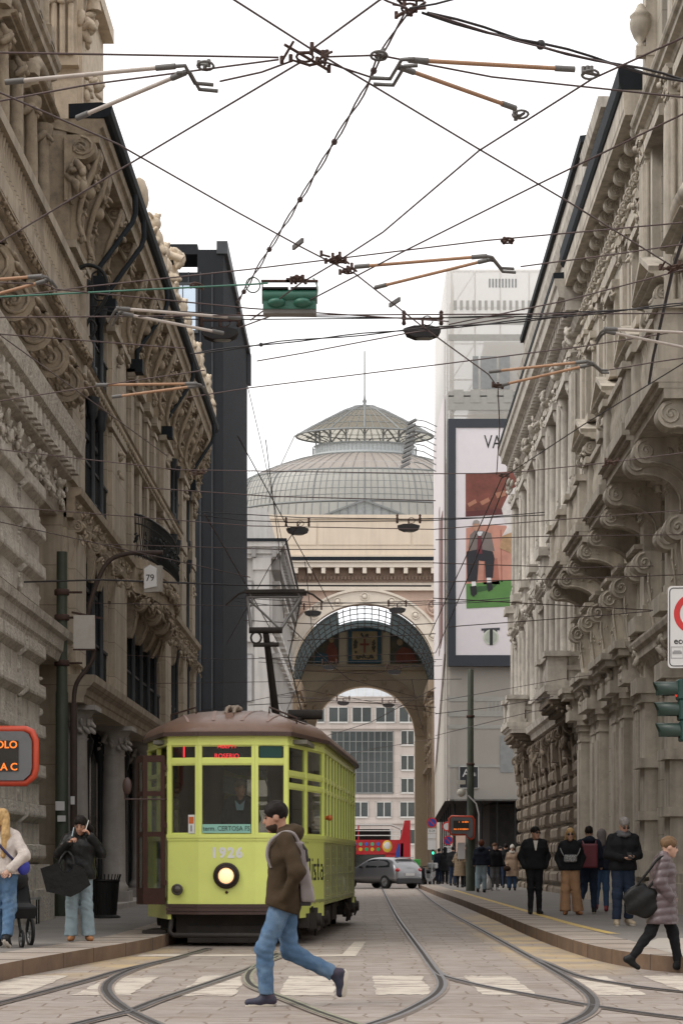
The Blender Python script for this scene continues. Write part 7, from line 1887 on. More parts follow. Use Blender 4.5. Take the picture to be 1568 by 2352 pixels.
# parking signs at the end of the street
def no_parking(name, label, x, y, Y, plates, zbase=0):
    s = F/Y; c = P(x, y, Y); t = thing(name, label, 'sign', (c.x, Y, zbase))
    k = MB(); k.cyl((0, .06, 0), (0, .06, c.z+.2), .03, 8); part('post', k, M['grey_metal'], t)
    cz = c.z - zbase; r = .235
    def disc(r, y0, m, nm, n=28): q = MB(); q.prism([(r*math.cos(2*math.pi*j/n), cz+r*math.sin(2*math.pi*j/n)) for j in range(n)], 'y', y0, y0+.012); return part(nm, q, m, t)
    disc(r, 0, M['sign_red'], 'red_disc'); disc(r*.76, -.006, M['sign_blue'], 'blue_disc')
    q = MB(); q.obox((-r*.55, -.009, cz+r*.55), (r*.55, -.009, cz-r*.55), .004, .05, up=(0, 0, 1)); part('slash', q, M['sign_red'], t)
    zz = cz - r - .04
    for h, txt in plates:
        q = MB(); q.box(-.2, 0, zz-h, .2, .012, zz); pl = part('plate', q, M['sign_white'], t)
        if txt: place('lettering', text_mesh(txt, .15, M['black_ink'], .001), pl, (0, -.004, zz-h/2))
        zz -= h + .02
no_parking('parking_sign', 'no parking sign on a grey post with plates reading 0-24, behind the car', 991.7, 1890, 95, [(.22, '0-24'), (.22, ''), (.04, ''), (.45, '')])
no_parking('parking_sign', 'second no parking sign half hidden behind the small display', 1029, 1931, 99, [(.22, '0-24'), (.3, '')])
t = thing('round_sign', 'white round sign with a red rim peeping out left of the small display', 'sign', tuple(P(1026, 1899, 99)))
k = MB(); k.prism([(.235*math.cos(2*math.pi*j/24), .235*math.sin(2*math.pi*j/24)) for j in range(24)], 'y', 0, .012); part('rim', k, M['sign_red'], t)
k = MB(); k.prism([(.17*math.cos(2*math.pi*j/24), .17*math.sin(2*math.pi*j/24)) for j in range(24)], 'y', -.006, .0); part('face', k, M['sign_white'], t)
k = MB(); k.cyl((0, .06, -3.0), (0, .06, .25), .03, 8); part('post', k, M['grey_metal'], t)
t = thing('small_signal', 'small green lit signal on the sign post behind the car', 'traffic light', tuple(P(994, 1964, 94.8)))
k = MB(); k.box(-.06, -.05, -.25, .06, .08, .25); part('case', k, dg, t); k = MB(); k.ell((0, -.05, .08), (.05, .02, .07), 10, 6); part('lens', k, mat('green_lens', (.02, .5, .3), .3, emit=((.05, 1, .55), 1.5)), t)
# ---------------- grey hatchback ----------------
M['car_grey'] = mat('silver_car_paint', (0.27, 0.27, 0.28), 0.3, 0.55, var=.04, coat=.6)
M['car_glass'] = mat('car_glass', (.02, .024, .026), .06, var=.1, spec=.9)
M['tyre'] = mat('tyre_rubber', (.018, .018, .018), .85)
cx_, cy_ = (876-VX)/(F/96), 96.4
t = thing('parked_car', 'silver grey hatchback seen from behind at the end of the tracks', 'car', (cx_, cy_, 0), R(90+40))
st_ = [  # x (front +), half width low, half width belt, half width top, z low, z belt, z top
    (-2.0, .70, .72, .62, .38, .62, .86), (-1.95, .80, .82, .64, .25, .78, 1.02), (-1.75, .84, .86, .66, .22, .90, 1.28), (-1.45, .85, .87, .66, .22, .92, 1.42), (-.9, .86, .87, .66, .20, .92, 1.47), (-.2, .86, .87, .66, .20, .91, 1.47),
    (.25, .86, .87, .66, .20, .91, 1.42), (.75, .86, .87, .70, .20, .92, 1.12), (1.0, .86, .86, .76, .2, .90, .96), (1.5, .84, .84, .74, .22, .80, .87), (1.85, .76, .78, .66, .26, .66, .74), (2.0, .62, .66, .55, .34, .54, .60)]
k = MB(); vs = []; 
for x, a, b_, c_, z0, z1, z2 in st_:
    vs += [(x, -a, z0), (x, -a-.02, (z0+z1)/2), (x, -b_, z1), (x, -(b_+c_)/2-.03, (z1+z2)/2+.02), (x, -c_, z2-.03), (x, -c_*.6, z2), (x, c_*.6, z2), (x, c_, z2-.03), (x, (b_+c_)/2+.03, (z1+z2)/2+.02), (x, b_, z1), (x, a+.02, (z0+z1)/2), (x, a, z0)]
nn = 12; fs = []
for i in range(len(st_)-1):
    for j in range(nn): fs.append((i*nn+j, i*nn+(j+1) % nn, (i+1)*nn+(j+1) % nn, (i+1)*nn+j))
fs += [tuple(range(nn-1, -1, -1)), tuple(range((len(st_)-1)*nn, len(st_)*nn))]
k.add(vs, fs, True); o = part('body', k, M['car_grey'], t); d = o.modifiers.new('s', 'SUBSURF'); d.levels = 1; d.render_levels = 2
def side_glass(pts, nm):
    for sd in (-1, 1):
        k = MB()
        def yy_(z): return sd*(.885 - max(0, (z-.92))*.40)
        v = [(x, yy_(z), z) for x, z in pts]; k.add(v, [tuple(range(len(v)))]); part(nm, k, M['car_glass'], t)
side_glass([(-1.55, 1.0), (-.75, .98), (-.72, 1.34), (-1.25, 1.33), (-1.5, 1.2)], 'side_window'); side_glass([(-.65, .98), (.15, .97), (.1, 1.28), (-.2, 1.35), (-.62, 1.35)], 'side_window')
k = MB(); k.add([(-1.93, -.60, 1.0), (-1.93, .60, 1.0), (-1.66, .52, 1.36), (-1.66, -.52, 1.36)], [(0, 1, 2, 3)]); part('rear_window', k, M['car_glass'], t)
k = MB(); k.add([(.88, -.6, 1.04), (.88, .6, 1.04), (.35, .54, 1.38), (.35, -.54, 1.38)], [(0, 1, 2, 3)]); part('windscreen', k, M['car_glass'], t)
for sd in (-1, 1):
    k = MB(); k.ell((-1.93, sd*.66, .86), (.07, .16, .10), 10, 8); part('tail_light', k, mat('red_tail_light', (.45, .015, .02), .2, coat=.5) if 'red_tail_light' not in bpy.data.materials else bpy.data.materials['red_tail_light'], t)
    k = MB(); k.ell((.35, sd*.98, 1.0), (.08, .10, .07), 10, 8); part('wing_mirror', k, M['tyre'], t)
    for x in (-1.25, 1.28):
        k = MB(); k.cyl((x, sd*.70, .31), (x, sd*.89, .31), .31, 24); w_ = part('wheel', k, M['tyre'], t, bevel=.03)
        k = MB(); k.cyl((x, sd*.885, .31), (x, sd*.90, .31), .2, 16)
        for j in range(5): a = 2*math.pi*j/5; k.obox((x, sd*.905, .31), (x+.19*math.cos(a), sd*.905, .31+.19*math.sin(a)), .02, .05, up=(0, 1, 0))
        part('rim', k, M['grey_metal'], w_)
k = MB(); k.box(-2.03, -.74, .22, -1.86, .74, .50); part('rear_bumper', k, mat('dark_plastic', (.03, .03, .032), .6), t, bevel=.05)
k = MB(); k.box(-2.045, -.27, .60, -2.0, .27, .72); part('number_plate', k, M['sign_white'], t)
k = MB(); k.box(-1.75, -.5, 1.42, -1.5, .5, 1.46); part('roof_spoiler', k, M['car_grey'], t, bevel=.015)
# ---------------- red sightseeing bus ----------------
M['bus_red'] = mat('bus_red_paint', (0.42, 0.014, 0.022), 0.3, var=.06, coat=.4)
xr = (942-VX)/(F/140)
t = thing('sightseeing_bus', 'red open top double decker sightseeing bus standing across the street before the arch', 'bus', (xr-11, 140, 0))
k = MB(); k.box(0, 0, .35, 11, 2.4, .9); k.box(0, 0, 1.75, 10.7, 2.4, 2.75); k.box(0, .1, .9, 10.7, 2.3, 1.75); k.box(9.3, 0, .9, 10.6, 2.4, 1.8); part('body', k, M['bus_red'], t)
k = MB(); k.prism([(10.3, 2.75), (10.62, 4.08), (11.0, 4.08), (11.02, .35), (10.3, .35)], 'y', -.02, 2.42); part('tail_fin', k, M['bus_red'], t, bevel=.06)
k = MB(); k.box(.2, -.015, .95, 9.25, .1, 1.72); part('lower_windows', k, M['car_glass'], t)
k = MB(); k.box(0, .2, 3.75, 9.7, 2.3, 3.85); k.prism([(9.7, 3.85), (9.7, 3.75), (10.3, 3.5), (10.3, 3.56)], 'y', .2, 2.3); part('canopy', k, M['sign_white'], t)
for x in (.2, 2.6, 5.0, 7.4): k = MB(); k.box(x, .05, 2.75, x+.1, .15, 3.75); part('canopy_post', k, M['bus_red'], t)
k = MB(); k.box(0, .02, 3.02, 10.2, .08, 3.08); k.box(0, .02, 3.35, 10.2, .08, 3.41); part('guard_rail', k, M['sign_white'], t)['kind'] = 'stuff'
k = MB(); k.box(.3, .9, 2.75, 9.6, 2.25, 3.5); part('upper_seats', k, M['black_box'], t)
fc = [(.02, .3, .1), (.6, .6, .58), (.05, .1, .4), (.6, .4, .03), (.45, .1, .03), (.1, .35, .2)]
fm = [mat('flag_colour', c_, .5) for c_ in fc]
for i in range(9):
    for j in range(2):
        k = MB(); x = 5.6+i*.40; z = 2.1+j*.36; k.prism([(x+.13*math.cos(2*math.pi*q/12), z+.13*math.sin(2*math.pi*q/12)) for q in range(12)], 'y', -.02, .0)
        if x < 9.0: part('flag_disc', k, fm[(i*3+j*2) % 6], t)
k = MB(); k.ell((9.42, -.0, 2.3), (.34, .03, .42), 14, 8); o = part('badge', k, mat('yellow_badge', (.6, .42, .05), .5), t); k = MB(); k.ell((9.42, -.02, 2.35), (.23, .03, .25), 12, 8); part('badge_centre', k, M['sign_white'], o)
k = MB(); k.prism([(9.95, .5), (10.3, .5), (10.35, 2.45), (10.2, 2.5), (10.0, 1.9)], 'y', -.012, .0); part('blue_graphic', k, M['sign_blue'], t); k = MB(); k.prism([(10.28, .5), (10.5, .5), (10.52, 2.5), (10.36, 2.5)], 'y', -.02, -.012); part('yellow_graphic', k, bpy.data.materials['yellow_badge'], t)
for x in (1.8, 7.2): k = MB(); k.cyl((x, -.02, .5), (x, .3, .5), .5, 20); part('wheel', k, M['tyre'], t)
# ---------------- motorbikes ----------------
def scooter():
    t = thing('motor_scooter', 'dark scooter with a grey top box parked beside the car', 'scooter', (0, 0, 0), 0, 'scooters parked at the street end')
    for x in (-.62, .62):
        k = MB(); k.tube([(x+.22*math.cos(2*math.pi*j/20), 0, .28+.22*math.sin(2*math.pi*j/20)) for j in range(20)], .055, 7, closed=True); k.cyl((x, -.03, .28), (x, .03, .28), .14, 12); part('wheel', k, M['tyre'], t)
    k = MB(); k.prism([(-.75, .55), (-.3, .35), (.2, .3), (.45, .5), (.5, .95), (.42, .95), (.3, .5), (-.05, .45), (-.2, .75), (-.8, .8)], 'y', -.16, .16); part('body', k, mat('dark_scooter', (.02, .02, .024), .3, coat=.4), t, bevel=.03)
    k = MB(); k.tube([(.62, 0, .28), (.45, 0, 1.0)], .03, 6); k.tube([(.42, -.32, 1.05), (.46, 0, 1.0), (.42, .32, 1.05)], .018, 6); part('handlebar', k, M['iron'], t)
    k = MB(); k.prism([(-.78, .8), (-.1, .76), (-.12, .86), (-.74, .92)], 'y', -.14, .14); part('seat', k, M['black_box'], t, bevel=.02)
    k = MB(); k.box(-1.0, -.2, .92, -.62, .2, 1.2); part('top_box', k, M['grey_metal'], t, bevel=.04)
    k = MB(); k.ell((-.85, 0, .68), (.04, .08, .05), 8, 6); part('tail_light', k, bpy.data.materials['red_tail_light'], t)
    return t
s0 = scooter()
spots = [(957, 97.5, -60, None), (978, 96.5, -115, 'scooter with its wheel turned, between the top box scooter and the sign post'), (1000, 101, -80, 'farthest scooter, behind the sign post'), (1068, 88, -100, 'motorbike half hidden behind the woman in the tan coat')]
for i, (x, Y, a, lb) in enumerate(spots):
    o = s0 if i == 0 else copy_tree(s0); o.location = ((x-VX)*Y/F, Y, 0 if i < 3 else PZ); o.rotation_euler = (0, 0, R(a))
    if lb: o['label'] = lb
k = MB(); c = P(948, 1984, 97.3); k.box(c.x-.02, 97.2, c.z-.2, c.x+.35, 97.6, c.z+.2); tag(part('delivery_bag', k, mat('bright_green_bag', (.05, .35, .06), .6), bevel=.03), 'bright green delivery bag strapped on a parked scooter', 'bag')
# ---------------- buildings round the square behind the viewer: seen only in reflections ----------------
for i, (x0, x1, y0, y1, h) in enumerate(((-60, -14, -50, -38, 19), (-10, 18, -62, -50, 21), (22, 70, -48, -36, 18), (-70, -58, -36, 20, 20), (60, 72, -34, 18, 20))):
    t = thing('square_building', 'stone building on the square behind the viewer, %s' % ('far left', 'middle', 'far right', 'left flank', 'right flank')[i], 'building', (0, 0, 0))
    k = MB(); k.box(x0, y0, 0, x1, y1, h); part('wall', k, M['stone_r'], t)
# ================= people =================
def smin(a, b, k):
    h = np.clip(.5 + .5*(b-a)/k, 0, 1); return b*(1-h) + a*h - k*h*(1-h)
def s_cone(p, a, b, r1, r2, fl=None):
    a = np.array(a, float); b = np.array(b, float); ab = b-a; L2 = max(1e-9, ab @ ab)
    t = np.clip(((p-a) @ ab)/L2, 0, 1)
    return np.linalg.norm(p - a - t[..., None]*ab, axis=-1) - (r1 + (r2-r1)*t)
def s_ell(p, c, r, rot=None):
    q = p - np.array(c, float)
    if rot is not None: q = q @ np.array(rot)            # world -> local (rot columns are the axes)
    r = np.array(r, float); k = np.linalg.norm(q/r, axis=-1); return (k - 1) * r.min() * (1 if True else 0)
def nets(f, lo, hi, h):
    """surface of f<0 on a grid: one vertex per crossed cell (surface nets)"""
    lo = np.array(lo) - 2*h; hi = np.array(hi) + 2*h
    n = np.maximum(4, np.ceil((hi-lo)/h).astype(int)+1)
    ax = [lo[i] + h*np.arange(n[i]) for i in range(3)]
    g = np.stack(np.meshgrid(*ax, indexing='ij'), -1); V = f(g)
    ins = V < 0
    c = np.zeros(tuple(n-1), int)
    for dx in (0, 1):
        for dy in (0, 1):
            for dz in (0, 1): c += ins[dx:n[0]-1+dx, dy:n[1]-1+dy, dz:n[2]-1+dz]
    act = (c > 0) & (c < 8); idx = np.full(act.shape, -1); ijk = np.argwhere(act); idx[act] = np.arange(len(ijk))
    pos = np.zeros((len(ijk), 3)); cnt = np.zeros(len(ijk))
    cor = [(0,0,0),(1,0,0),(0,1,0),(1,1,0),(0,0,1),(1,0,1),(0,1,1),(1,1,1)]
    ed = [(0,1),(2,3),(4,5),(6,7),(0,2),(1,3),(4,6),(5,7),(0,4),(1,5),(2,6),(3,7)]
    for a, b in ed:
        ca, cb = np.array(cor[a]), np.array(cor[b])
        va = V[tuple((ijk+ca).T)]; vb = V[tuple((ijk+cb).T)]; m = (va < 0) != (vb < 0)
        t = np.where(m, va/np.where(np.abs(va-vb) < 1e-12, 1, va-vb), 0)[:, None]
        pos += np.where(m[:, None], ca + (cb-ca)*t, 0); cnt += m
    pos = lo + h*(ijk + pos/np.maximum(cnt, 1)[:, None])
    F_ = []
    for axis in range(3):
        sl0 = [slice(None)]*3; sl1 = [slice(None)]*3; sl0[axis] = slice(0, -1); sl1[axis] = slice(1, None)
        x = ins[tuple(sl0)] != ins[tuple(sl1)]
        e = np.argwhere(x); o1, o2 = [(1, 2), (2, 0), (0, 1)][axis]
        ok = (e[:, o1] > 0) & (e[:, o2] > 0) & (e[:, o1] < n[o1]-1) & (e[:, o2] < n[o2]-1); e = e[ok]
        def I(d1, d2):
            q = e.copy(); q[:, o1] -= d1; q[:, o2] -= d2; return idx[tuple(q.T)]
        q = np.stack([I(1, 1), I(0, 1), I(0, 0), I(1, 0)], 1)
        flip = ~ins[tuple(e.T)]; q[flip] = q[flip][:, ::-1]; F_.append(q)
    return pos, np.concatenate(F_)
def add_nets(mb, f, lo, hi, h):
    p, q = nets(f, lo, hi, h); q = q[(q >= 0).all(1)]
    mb.add([tuple(x) for x in p], [tuple(int(i) for i in r) for r in q], True)
JB = dict(pel=(0,0,.96), wst=(0,0,1.10), chs=(0,0,1.31), nck=(0,.01,1.46), hd=(0,-.02,1.62),
          sl=(-.175,0,1.42), el=(-.235,.03,1.14), wl=(-.25,-.04,.90), sr=(.175,0,1.42), er=(.235,.03,1.14), wr=(.25,-.04,.90),
          pl=(-.085,0,.92), kl=(-.095,-.02,.50), al=(-.10,.02,.10), tl=(-.115,-.15,.035), pr=(.085,0,.92), kr=(.095,-.02,.50), ar=(.10,.02,.10), tr=(.115,-.15,.035))
SKIN = mat('skin', (.45, .27, .195), .55, var=.08, scale=8)
SKIN2 = mat('tanned_skin', (.36, .19, .125), .55, var=.08, scale=8)
def cloth(name, col, rough=.85, bump=.35, bscale=14, **k):
    return mat(name, col, rough, var=.14, scale=6, bump=bump, bscale=bscale, bdist=.02, spec=k.pop('spec', .12), **k)
CL = dict(black=cloth('black_cloth_jacket', (.014, .014, .016)), navy=cloth('navy_cloth', (.016, .019, .03)), jeans=cloth('blue_denim', (.075, .135, .225), dirt=(.19, .27, .36), dirt_amt=.75, dirt_scale=3.5), pale_jeans=cloth('pale_denim', (.22, .28, .31), dirt=(.32, .38, .40), dirt_amt=.6, dirt_scale=4),
          olive=cloth('olive_brown_parka', (.050, .034, .020), .8, .5, 9), cream=cloth('cream_knit', (.52, .46, .42), .9, .6, 30), mauve=cloth('mauve_quilted_nylon', (.10, .073, .078), .38, .4, 12, spec=.4), tan=cloth('tan_trousers', (.34, .20, .115)), dkblue=cloth('dark_blue_denim', (.022, .032, .055)),
          beige=cloth('beige_coat', (.40, .29, .21)), khaki=cloth('khaki_quilted_coat', (.17, .125, .08), .6, spec=.2), grey=cloth('grey_cloth', (.12, .12, .125)), brown=cloth('brown_jacket', (.05, .03, .022)), leather=cloth('black_leather', (.011, .011, .011), .4, .7, 9, spec=.2), greyhood=cloth('grey_knit_hood', (.16, .14, .135)), white=cloth('white_knit', (.66, .62, .57)), medblue=cloth('mid_blue_denim', (.05, .09, .17)))
HAIR = dict(dark=mat('dark_hair', (.012, .009, .008), .5, spec=.12, var=.3, scale=30, bump=.5, bscale=60), blonde=mat('blonde_hair', (.42, .27, .12), .5, spec=.12, var=.35, scale=18, bump=.6, bscale=60), brown=mat('brown_hair', (.10, .05, .025), .5, spec=.12, var=.3, scale=20, bump=.5, bscale=50), grey=mat('grey_hair', (.22, .20, .19), .6, spec=.12, var=.3, scale=30), auburn=mat('auburn_hair', (.09, .03, .016), .55, spec=.12, var=.3, scale=20, bump=.5, bscale=40), golden=mat('golden_brown_hair', (.135, .082, .045), .5, spec=.12, var=.4, scale=16, bump=.6, bscale=50))
SHOE = dict(black=mat('black_shoes', (.012, .012, .013), .5, spec=.2), tan=mat('tan_boots', (.30, .13, .05), .7), cream=mat('cream_shoes', (.42, .34, .24), .8), navy=mat('navy_trainers', (.018, .022, .045), .6, var=.3, scale=25, dirt=(.12, .03, .04), dirt_amt=.35, dirt_scale=14), red=mat('red_shoes', (.20, .02, .03), .6), white=mat('white_trainers', (.55, .55, .54), .6))
SOLE = mat('pale_sole', (.52, .47, .40), .8)
EYE = mat('eye_dark', (.015, .01, .008), .3); LIP = mat('lips', (.33, .12, .10), .5)
def hand(mb, w, e, S, curl=.5, nrm=None, n=6):
    """palm, four bent fingers of unequal length and a thumb from the side of the palm"""
    w = Vector(w); d = (w - Vector(e)).normalized(); nr = Vector(nrm) if nrm else Vector((1, 0, 0)) ; nr = (nr - d*nr.dot(d)).normalized(); sd = d.cross(nr).normalized()
    R3 = Matrix((sd, nr, d)).transposed()
    mb.ell(tuple(w + d*.05*S), (.040*S, .018*S, .052*S), 10, 7, R3)
    for i, (o, L_) in enumerate(((-.030, .062), (-.010, .072), (.010, .068), (.030, .052))):
        b0 = w + d*.088*S + sd*o*S; b1 = b0 + (d*math.cos(curl*.8) + nr*math.sin(curl*.8))*L_*.5*S; b2 = b1 + (d*math.cos(curl*1.8) + nr*math.sin(curl*1.8))*L_*.5*S
        mb.tube([tuple(b0 - d*.02*S), tuple(b0), tuple(b1), tuple(b2)], [.010*S, .0098*S, .009*S, .0065*S], n)
    t0 = w + d*.03*S - sd*.036*S; t1 = t0 + (d*.6 - sd*.7 + nr*.25).normalized()*.036*S; t2 = t1 + (d*.9 - sd*.1 + nr*.45).normalized()*.032*S
    mb.tube([tuple(t0), tuple(t1), tuple(t2)], [.013*S, .011*S, .008*S], n)
def person(label, loc, rot, Hh, J=None, top='black', hem=.88, infl=.03, bottom='jeans', leg=(.088, .066, .052), flare=0, hair='dark', hstyle='short', shoe='black', sole=False, skin=None, quilt=0, yaw=0, pitch=0, h=.018, coat=None, hood=False, collar=True, hands=(True, True), curl=(.5, .5), hn=(None, None), female=False, group=None, glasses=False, hslope=0.0, beard=None, scarf=None, cuffs=0, extra=None, fold=1.0, cat_='person'):
    S_ = Hh/1.75; j = {k: np.array(v, float) for k, v in JB.items()}
    for k, v in (J or {}).items(): j[k] = np.array(v, float)
    if female:
        for k in ('sl', 'sr'):
            if not J or k not in J: j[k][0] *= .88
    for k in j: j[k] = j[k]*S_
    t = thing('person', label, cat_, loc, R(rot), group)
    m = skin or SKIN; ax = lambda a, b: (a+b)/2
    hr = np.array((Matrix.Rotation(R(yaw), 3, 'Z') @ Matrix.Rotation(R(pitch), 3, 'X')))     # head axes
    hc = j['hd']
    def hp(x, y, z): return hc + hr @ (np.array((x, y, z))*S_)
    pts = np.array(list(j.values())); lo = pts.min(0) - .2*S_; hi = pts.max(0) + .2*S_
    up = (j['nck'] - j['pel']); up = up/np.linalg.norm(up); side = j['sr']-j['sl']; side = side/np.linalg.norm(side)
    hs = j['pr']-j['pl']; hs = hs/max(1e-6, np.linalg.norm(hs))
    tw = (.078 if female else .092)*S_
    def torso(p, g, flare_=0.0, low=None):
        d = None
        for s in (-1, 1):
            a = j['pel'] + hs*s*.07*S_; b = j['wst'] + side*s*.062*S_; c = j['chs'] + side*s*tw; e = ax(j['nck'], j['sr'] if s > 0 else j['sl'])
            for q in (s_cone(p, a, b, .115*S_+g+flare_, .10*S_+g+flare_*.5), s_cone(p, b, c, .10*S_+g+flare_*.5, .112*S_+g), s_cone(p, c, e, .112*S_+g, .062*S_+g*.7)):
                d = q if d is None else smin(d, q, .05*S_)
        return d
    def arms(p, g, stop=1.0, d=None):
        for s in 'lr':
            a, b, c = j['s'+s], j['e'+s], j['w'+s]; c2 = b + (c-b)*stop
            for q in (s_cone(p, a, b, .052*S_+g, .041*S_+g), s_cone(p, b, c2, .041*S_+g, (.028+.010*(1-stop))*S_+g)):
                d = q if d is None else smin(d, q, .035*S_)
        return d
    def legs(p, r, g=0, d=None, stop=1.0, cut=None):
        for s in 'lr':
            a, b, c = j['p'+s], j['k'+s], j['a'+s]; c2 = b + (c-b)*stop
            for q in (s_cone(p, a, b, r[0]*S_+g, r[1]*S_+g), np.maximum(s_cone(p, b, c2, r[1]*S_+g, r[2]*S_+g), -9 if cut is None else ((p-b) @ ((c-b)/np.linalg.norm(c-b))) - np.linalg.norm(c-b)*cut)):
                d = q if d is None else smin(d, q, .04*S_)
        return d
    def folds(p, amp, k=1.0):
        return amp*(np.sin(p[..., 2]*26*k + 14*p[..., 1] + 3*np.sin(p[..., 1]*17 + p[..., 0]*9)) * np.sin(p[..., 0]*23 + p[..., 1]*19 + p[..., 2]*11) + .6*np.sin(p[..., 2]*44*k - 38*p[..., 1] + 16*p[..., 0])*np.sin(p[..., 2]*9 + p[..., 0]*13))
    # --- body ---
    def f_body(p):
        d = torso(p, -.012*S_); d = arms(p, 0, 1, d); d = legs(p, (.075, .052, .036), 0, d)
        d = smin(d, s_cone(p, j['nck'], hp(0, .03, -.06), .056*S_, .052*S_), .03*S_)
        hd = s_ell(p, hp(0, .018, .03), np.array((.074, .094, .094))*S_, hr)
        hd = smin(hd, s_ell(p, hp(0, -.022, -.04), np.array((.060, .070, .082))*S_, hr), .03*S_)
        hd = smin(hd, s_cone(p, hp(0, -.062, -.098), hp(0, -.05, -.09), .022*S_, .024*S_), .03*S_)
        hd = smin(hd, s_cone(p, hp(0, -.088, .012), hp(0, -.108, -.026), .008*S_, .011*S_), .012*S_)
        for s in (-1, 1): hd = smin(hd, s_ell(p, hp(s*.076, .012, -.008), np.array((.011, .021, .031))*S_, hr), .008*S_)
        return smin(d, hd, .02*S_)
    mb = MB(); hh = h*.9
    add_nets(mb, f_body, lo, np.array([hi[0], hi[1], max(hi[2], hc[2]+.18*S_)]), hh)
    for q, s in enumerate('lr'):
        if hands[q]: hand(mb, j['w'+s], j['e'+s], S_, curl[q], hn[q], 6 if h < .02 else 4)
    body = part('body', mb, m, t, fix=False)
    # --- face ---
    mb = MB()
    for s in (-1, 1):
        c = hp(s*.031, -.080, .012); mb.ell(tuple(c), (.012*S_, .010*S_, .008*S_), 8, 5)
        a, b = hp(s*.016, -.087, .034), hp(s*.050, -.074, .036); mb.tube([tuple(a), tuple(b)], .006*S_, 5)
    part('eyes', mb, EYE, t, fix=False)
    mb = MB(); a, b = hp(-.022, -.084, -.058), hp(.022, -.084, -.058); c = hp(0, -.092, -.059); mb.tube([tuple(a), tuple(c), tuple(b)], [.004*S_, .008*S_, .004*S_], 5); part('mouth', mb, LIP, t, fix=False)
    # --- trousers, shoes ---
    hmz = min(j['pel'][2], j['pl'][2]) + .14*S_
    def f_tr(p):
        d = None
        for s in (-1, 1):
            q = s_cone(p, j['pel'] + hs*s*.075*S_, (j['pr'] if s > 0 else j['pl']), .118*S_, .10*S_); d = q if d is None else smin(d, q, .04*S_)
        d = legs(p, (leg[0]+.012, leg[1]+.006, leg[2]+flare), 0, d, 1.1, 1.06 if flare > .015 else .99)
        d = d + folds(p, .0045*S_*fold) + .003*S_*fold*np.sin(p[..., 2]*95 + p[..., 0]*40 + 30*p[..., 1])*np.clip(1.2 - np.abs(p[..., 2] - j['kl'][2])*4, .25, 1)
        return np.maximum(d, p[..., 2] - hmz)
    mb = MB(); add_nets(mb, f_tr, lo, np.array([hi[0], hi[1], hmz]), h); part('trousers', mb, CL[bottom], t, fix=False)
    for s in 'lr':
        a, tt = j['a'+s], j['t'+s]; dr = tt - a; dn = np.array((0, 0, -1.0)); fdir = dr/np.linalg.norm(dr)
        # heel lies below and behind the ankle
        shin = (j['a'+s]-j['k'+s]); shin = shin/np.linalg.norm(shin)
        heel = a + shin*.055*S_ - (fdir - shin*fdir.dot(shin))*.045*S_
        def f_sh(p):
            d = smin(s_cone(p, heel, tt, .040*S_, .034*S_), s_cone(p, a, heel*.5 + tt*.5, .046*S_, .036*S_), .03*S_)
            return smin(d, s_cone(p, a - shin*.02*S_, heel, .045*S_, .040*S_), .03*S_)
        mb = MB(); l2 = np.minimum(np.minimum(heel, tt), a)-.07*S_; h2 = np.maximum(np.maximum(heel, tt), a)+.07*S_
        add_nets(mb, f_sh, l2, h2, min(h, .014)); so_ = part('shoe', mb, SHOE[shoe], t, fix=False)
        if sole:
            sd_ = np.cross(tt-heel, (0, 0, 1.0)); nrm = np.cross(sd_, tt-heel); nrm = nrm/np.linalg.norm(nrm)
            mb = MB(); mb.tube([tuple(heel - nrm*.03*S_ - fdir*.035*S_), tuple(heel - nrm*.032*S_), tuple((heel+tt)/2 - nrm*.030*S_), tuple(tt - nrm*.026*S_), tuple(tt - nrm*.018*S_ + fdir*.03*S_)], [.022*S_, .036*S_, .032*S_, .034*S_, .018*S_], 8); part('sole', mb, SOLE, so_, fix=False)
    # --- jacket or coat ---
    hz = hem*S_
    def f_top(p):
        g = infl*S_
        d = torso(p, g*.72, .010*S_)
        if coat:
            for s in (-1, 1):
                q = s_cone(p, j['wst'] + side*s*.06*S_, np.array([j['pel'][0]+s*.085*S_*hs[0], j['pel'][1]+s*.085*S_*hs[1], hz]), .10*S_+g, coat*S_); d = smin(d, q, .05*S_)
            q = s_cone(p, j['pel'], np.array([j['pel'][0], j['pel'][1], hz]), .12*S_+g, coat*S_); d = smin(d, q, .05*S_)
        else:
            for s in 'lr': d = smin(d, s_cone(p, j['p'+s], j['p'+s]*.75 + j['k'+s]*.25, .095*S_+g*.8, .09*S_+g*.8), .05*S_)
        d = smin(d, arms(p, g*.62, .93), .014*S_)
        if collar: d = smin(d, s_cone(p, j['nck'] + np.array((0, .01, -.02))*S_, j['nck']*.55 + hc*.45 + np.array((0, .03, -.035))*S_, .075*S_, .070*S_), .03*S_)
        if hood: d = smin(d, s_ell(p, j['nck'] + np.array((0, .095, .02))*S_, np.array((.115, .075, .085))*S_), .03*S_)
        if quilt: d = d - .016*S_*np.abs(np.sin(p[..., 2]*math.pi/quilt + 1.2*np.sin(p[..., 0]*5) + .8*np.sin(p[..., 1]*6)))**.6 + folds(p, .002*S_)
        else: d = d + folds(p, .0048*S_*fold)
        d = np.maximum(d, hz - hslope*p[..., 1] - p[..., 2])
        # open neck for the head
        d = np.maximum(d, -(s_ell(p, hp(0, -.03, -.035), np.array((.062, .085, .10))*S_, hr)))
        return d
    mb = MB(); l2 = lo.copy(); l2[2] = hz-.02-abs(hslope)*.25; add_nets(mb, f_top, l2, hi, h); part('coat' if coat else 'jacket', mb, CL[top], t, fix=False)
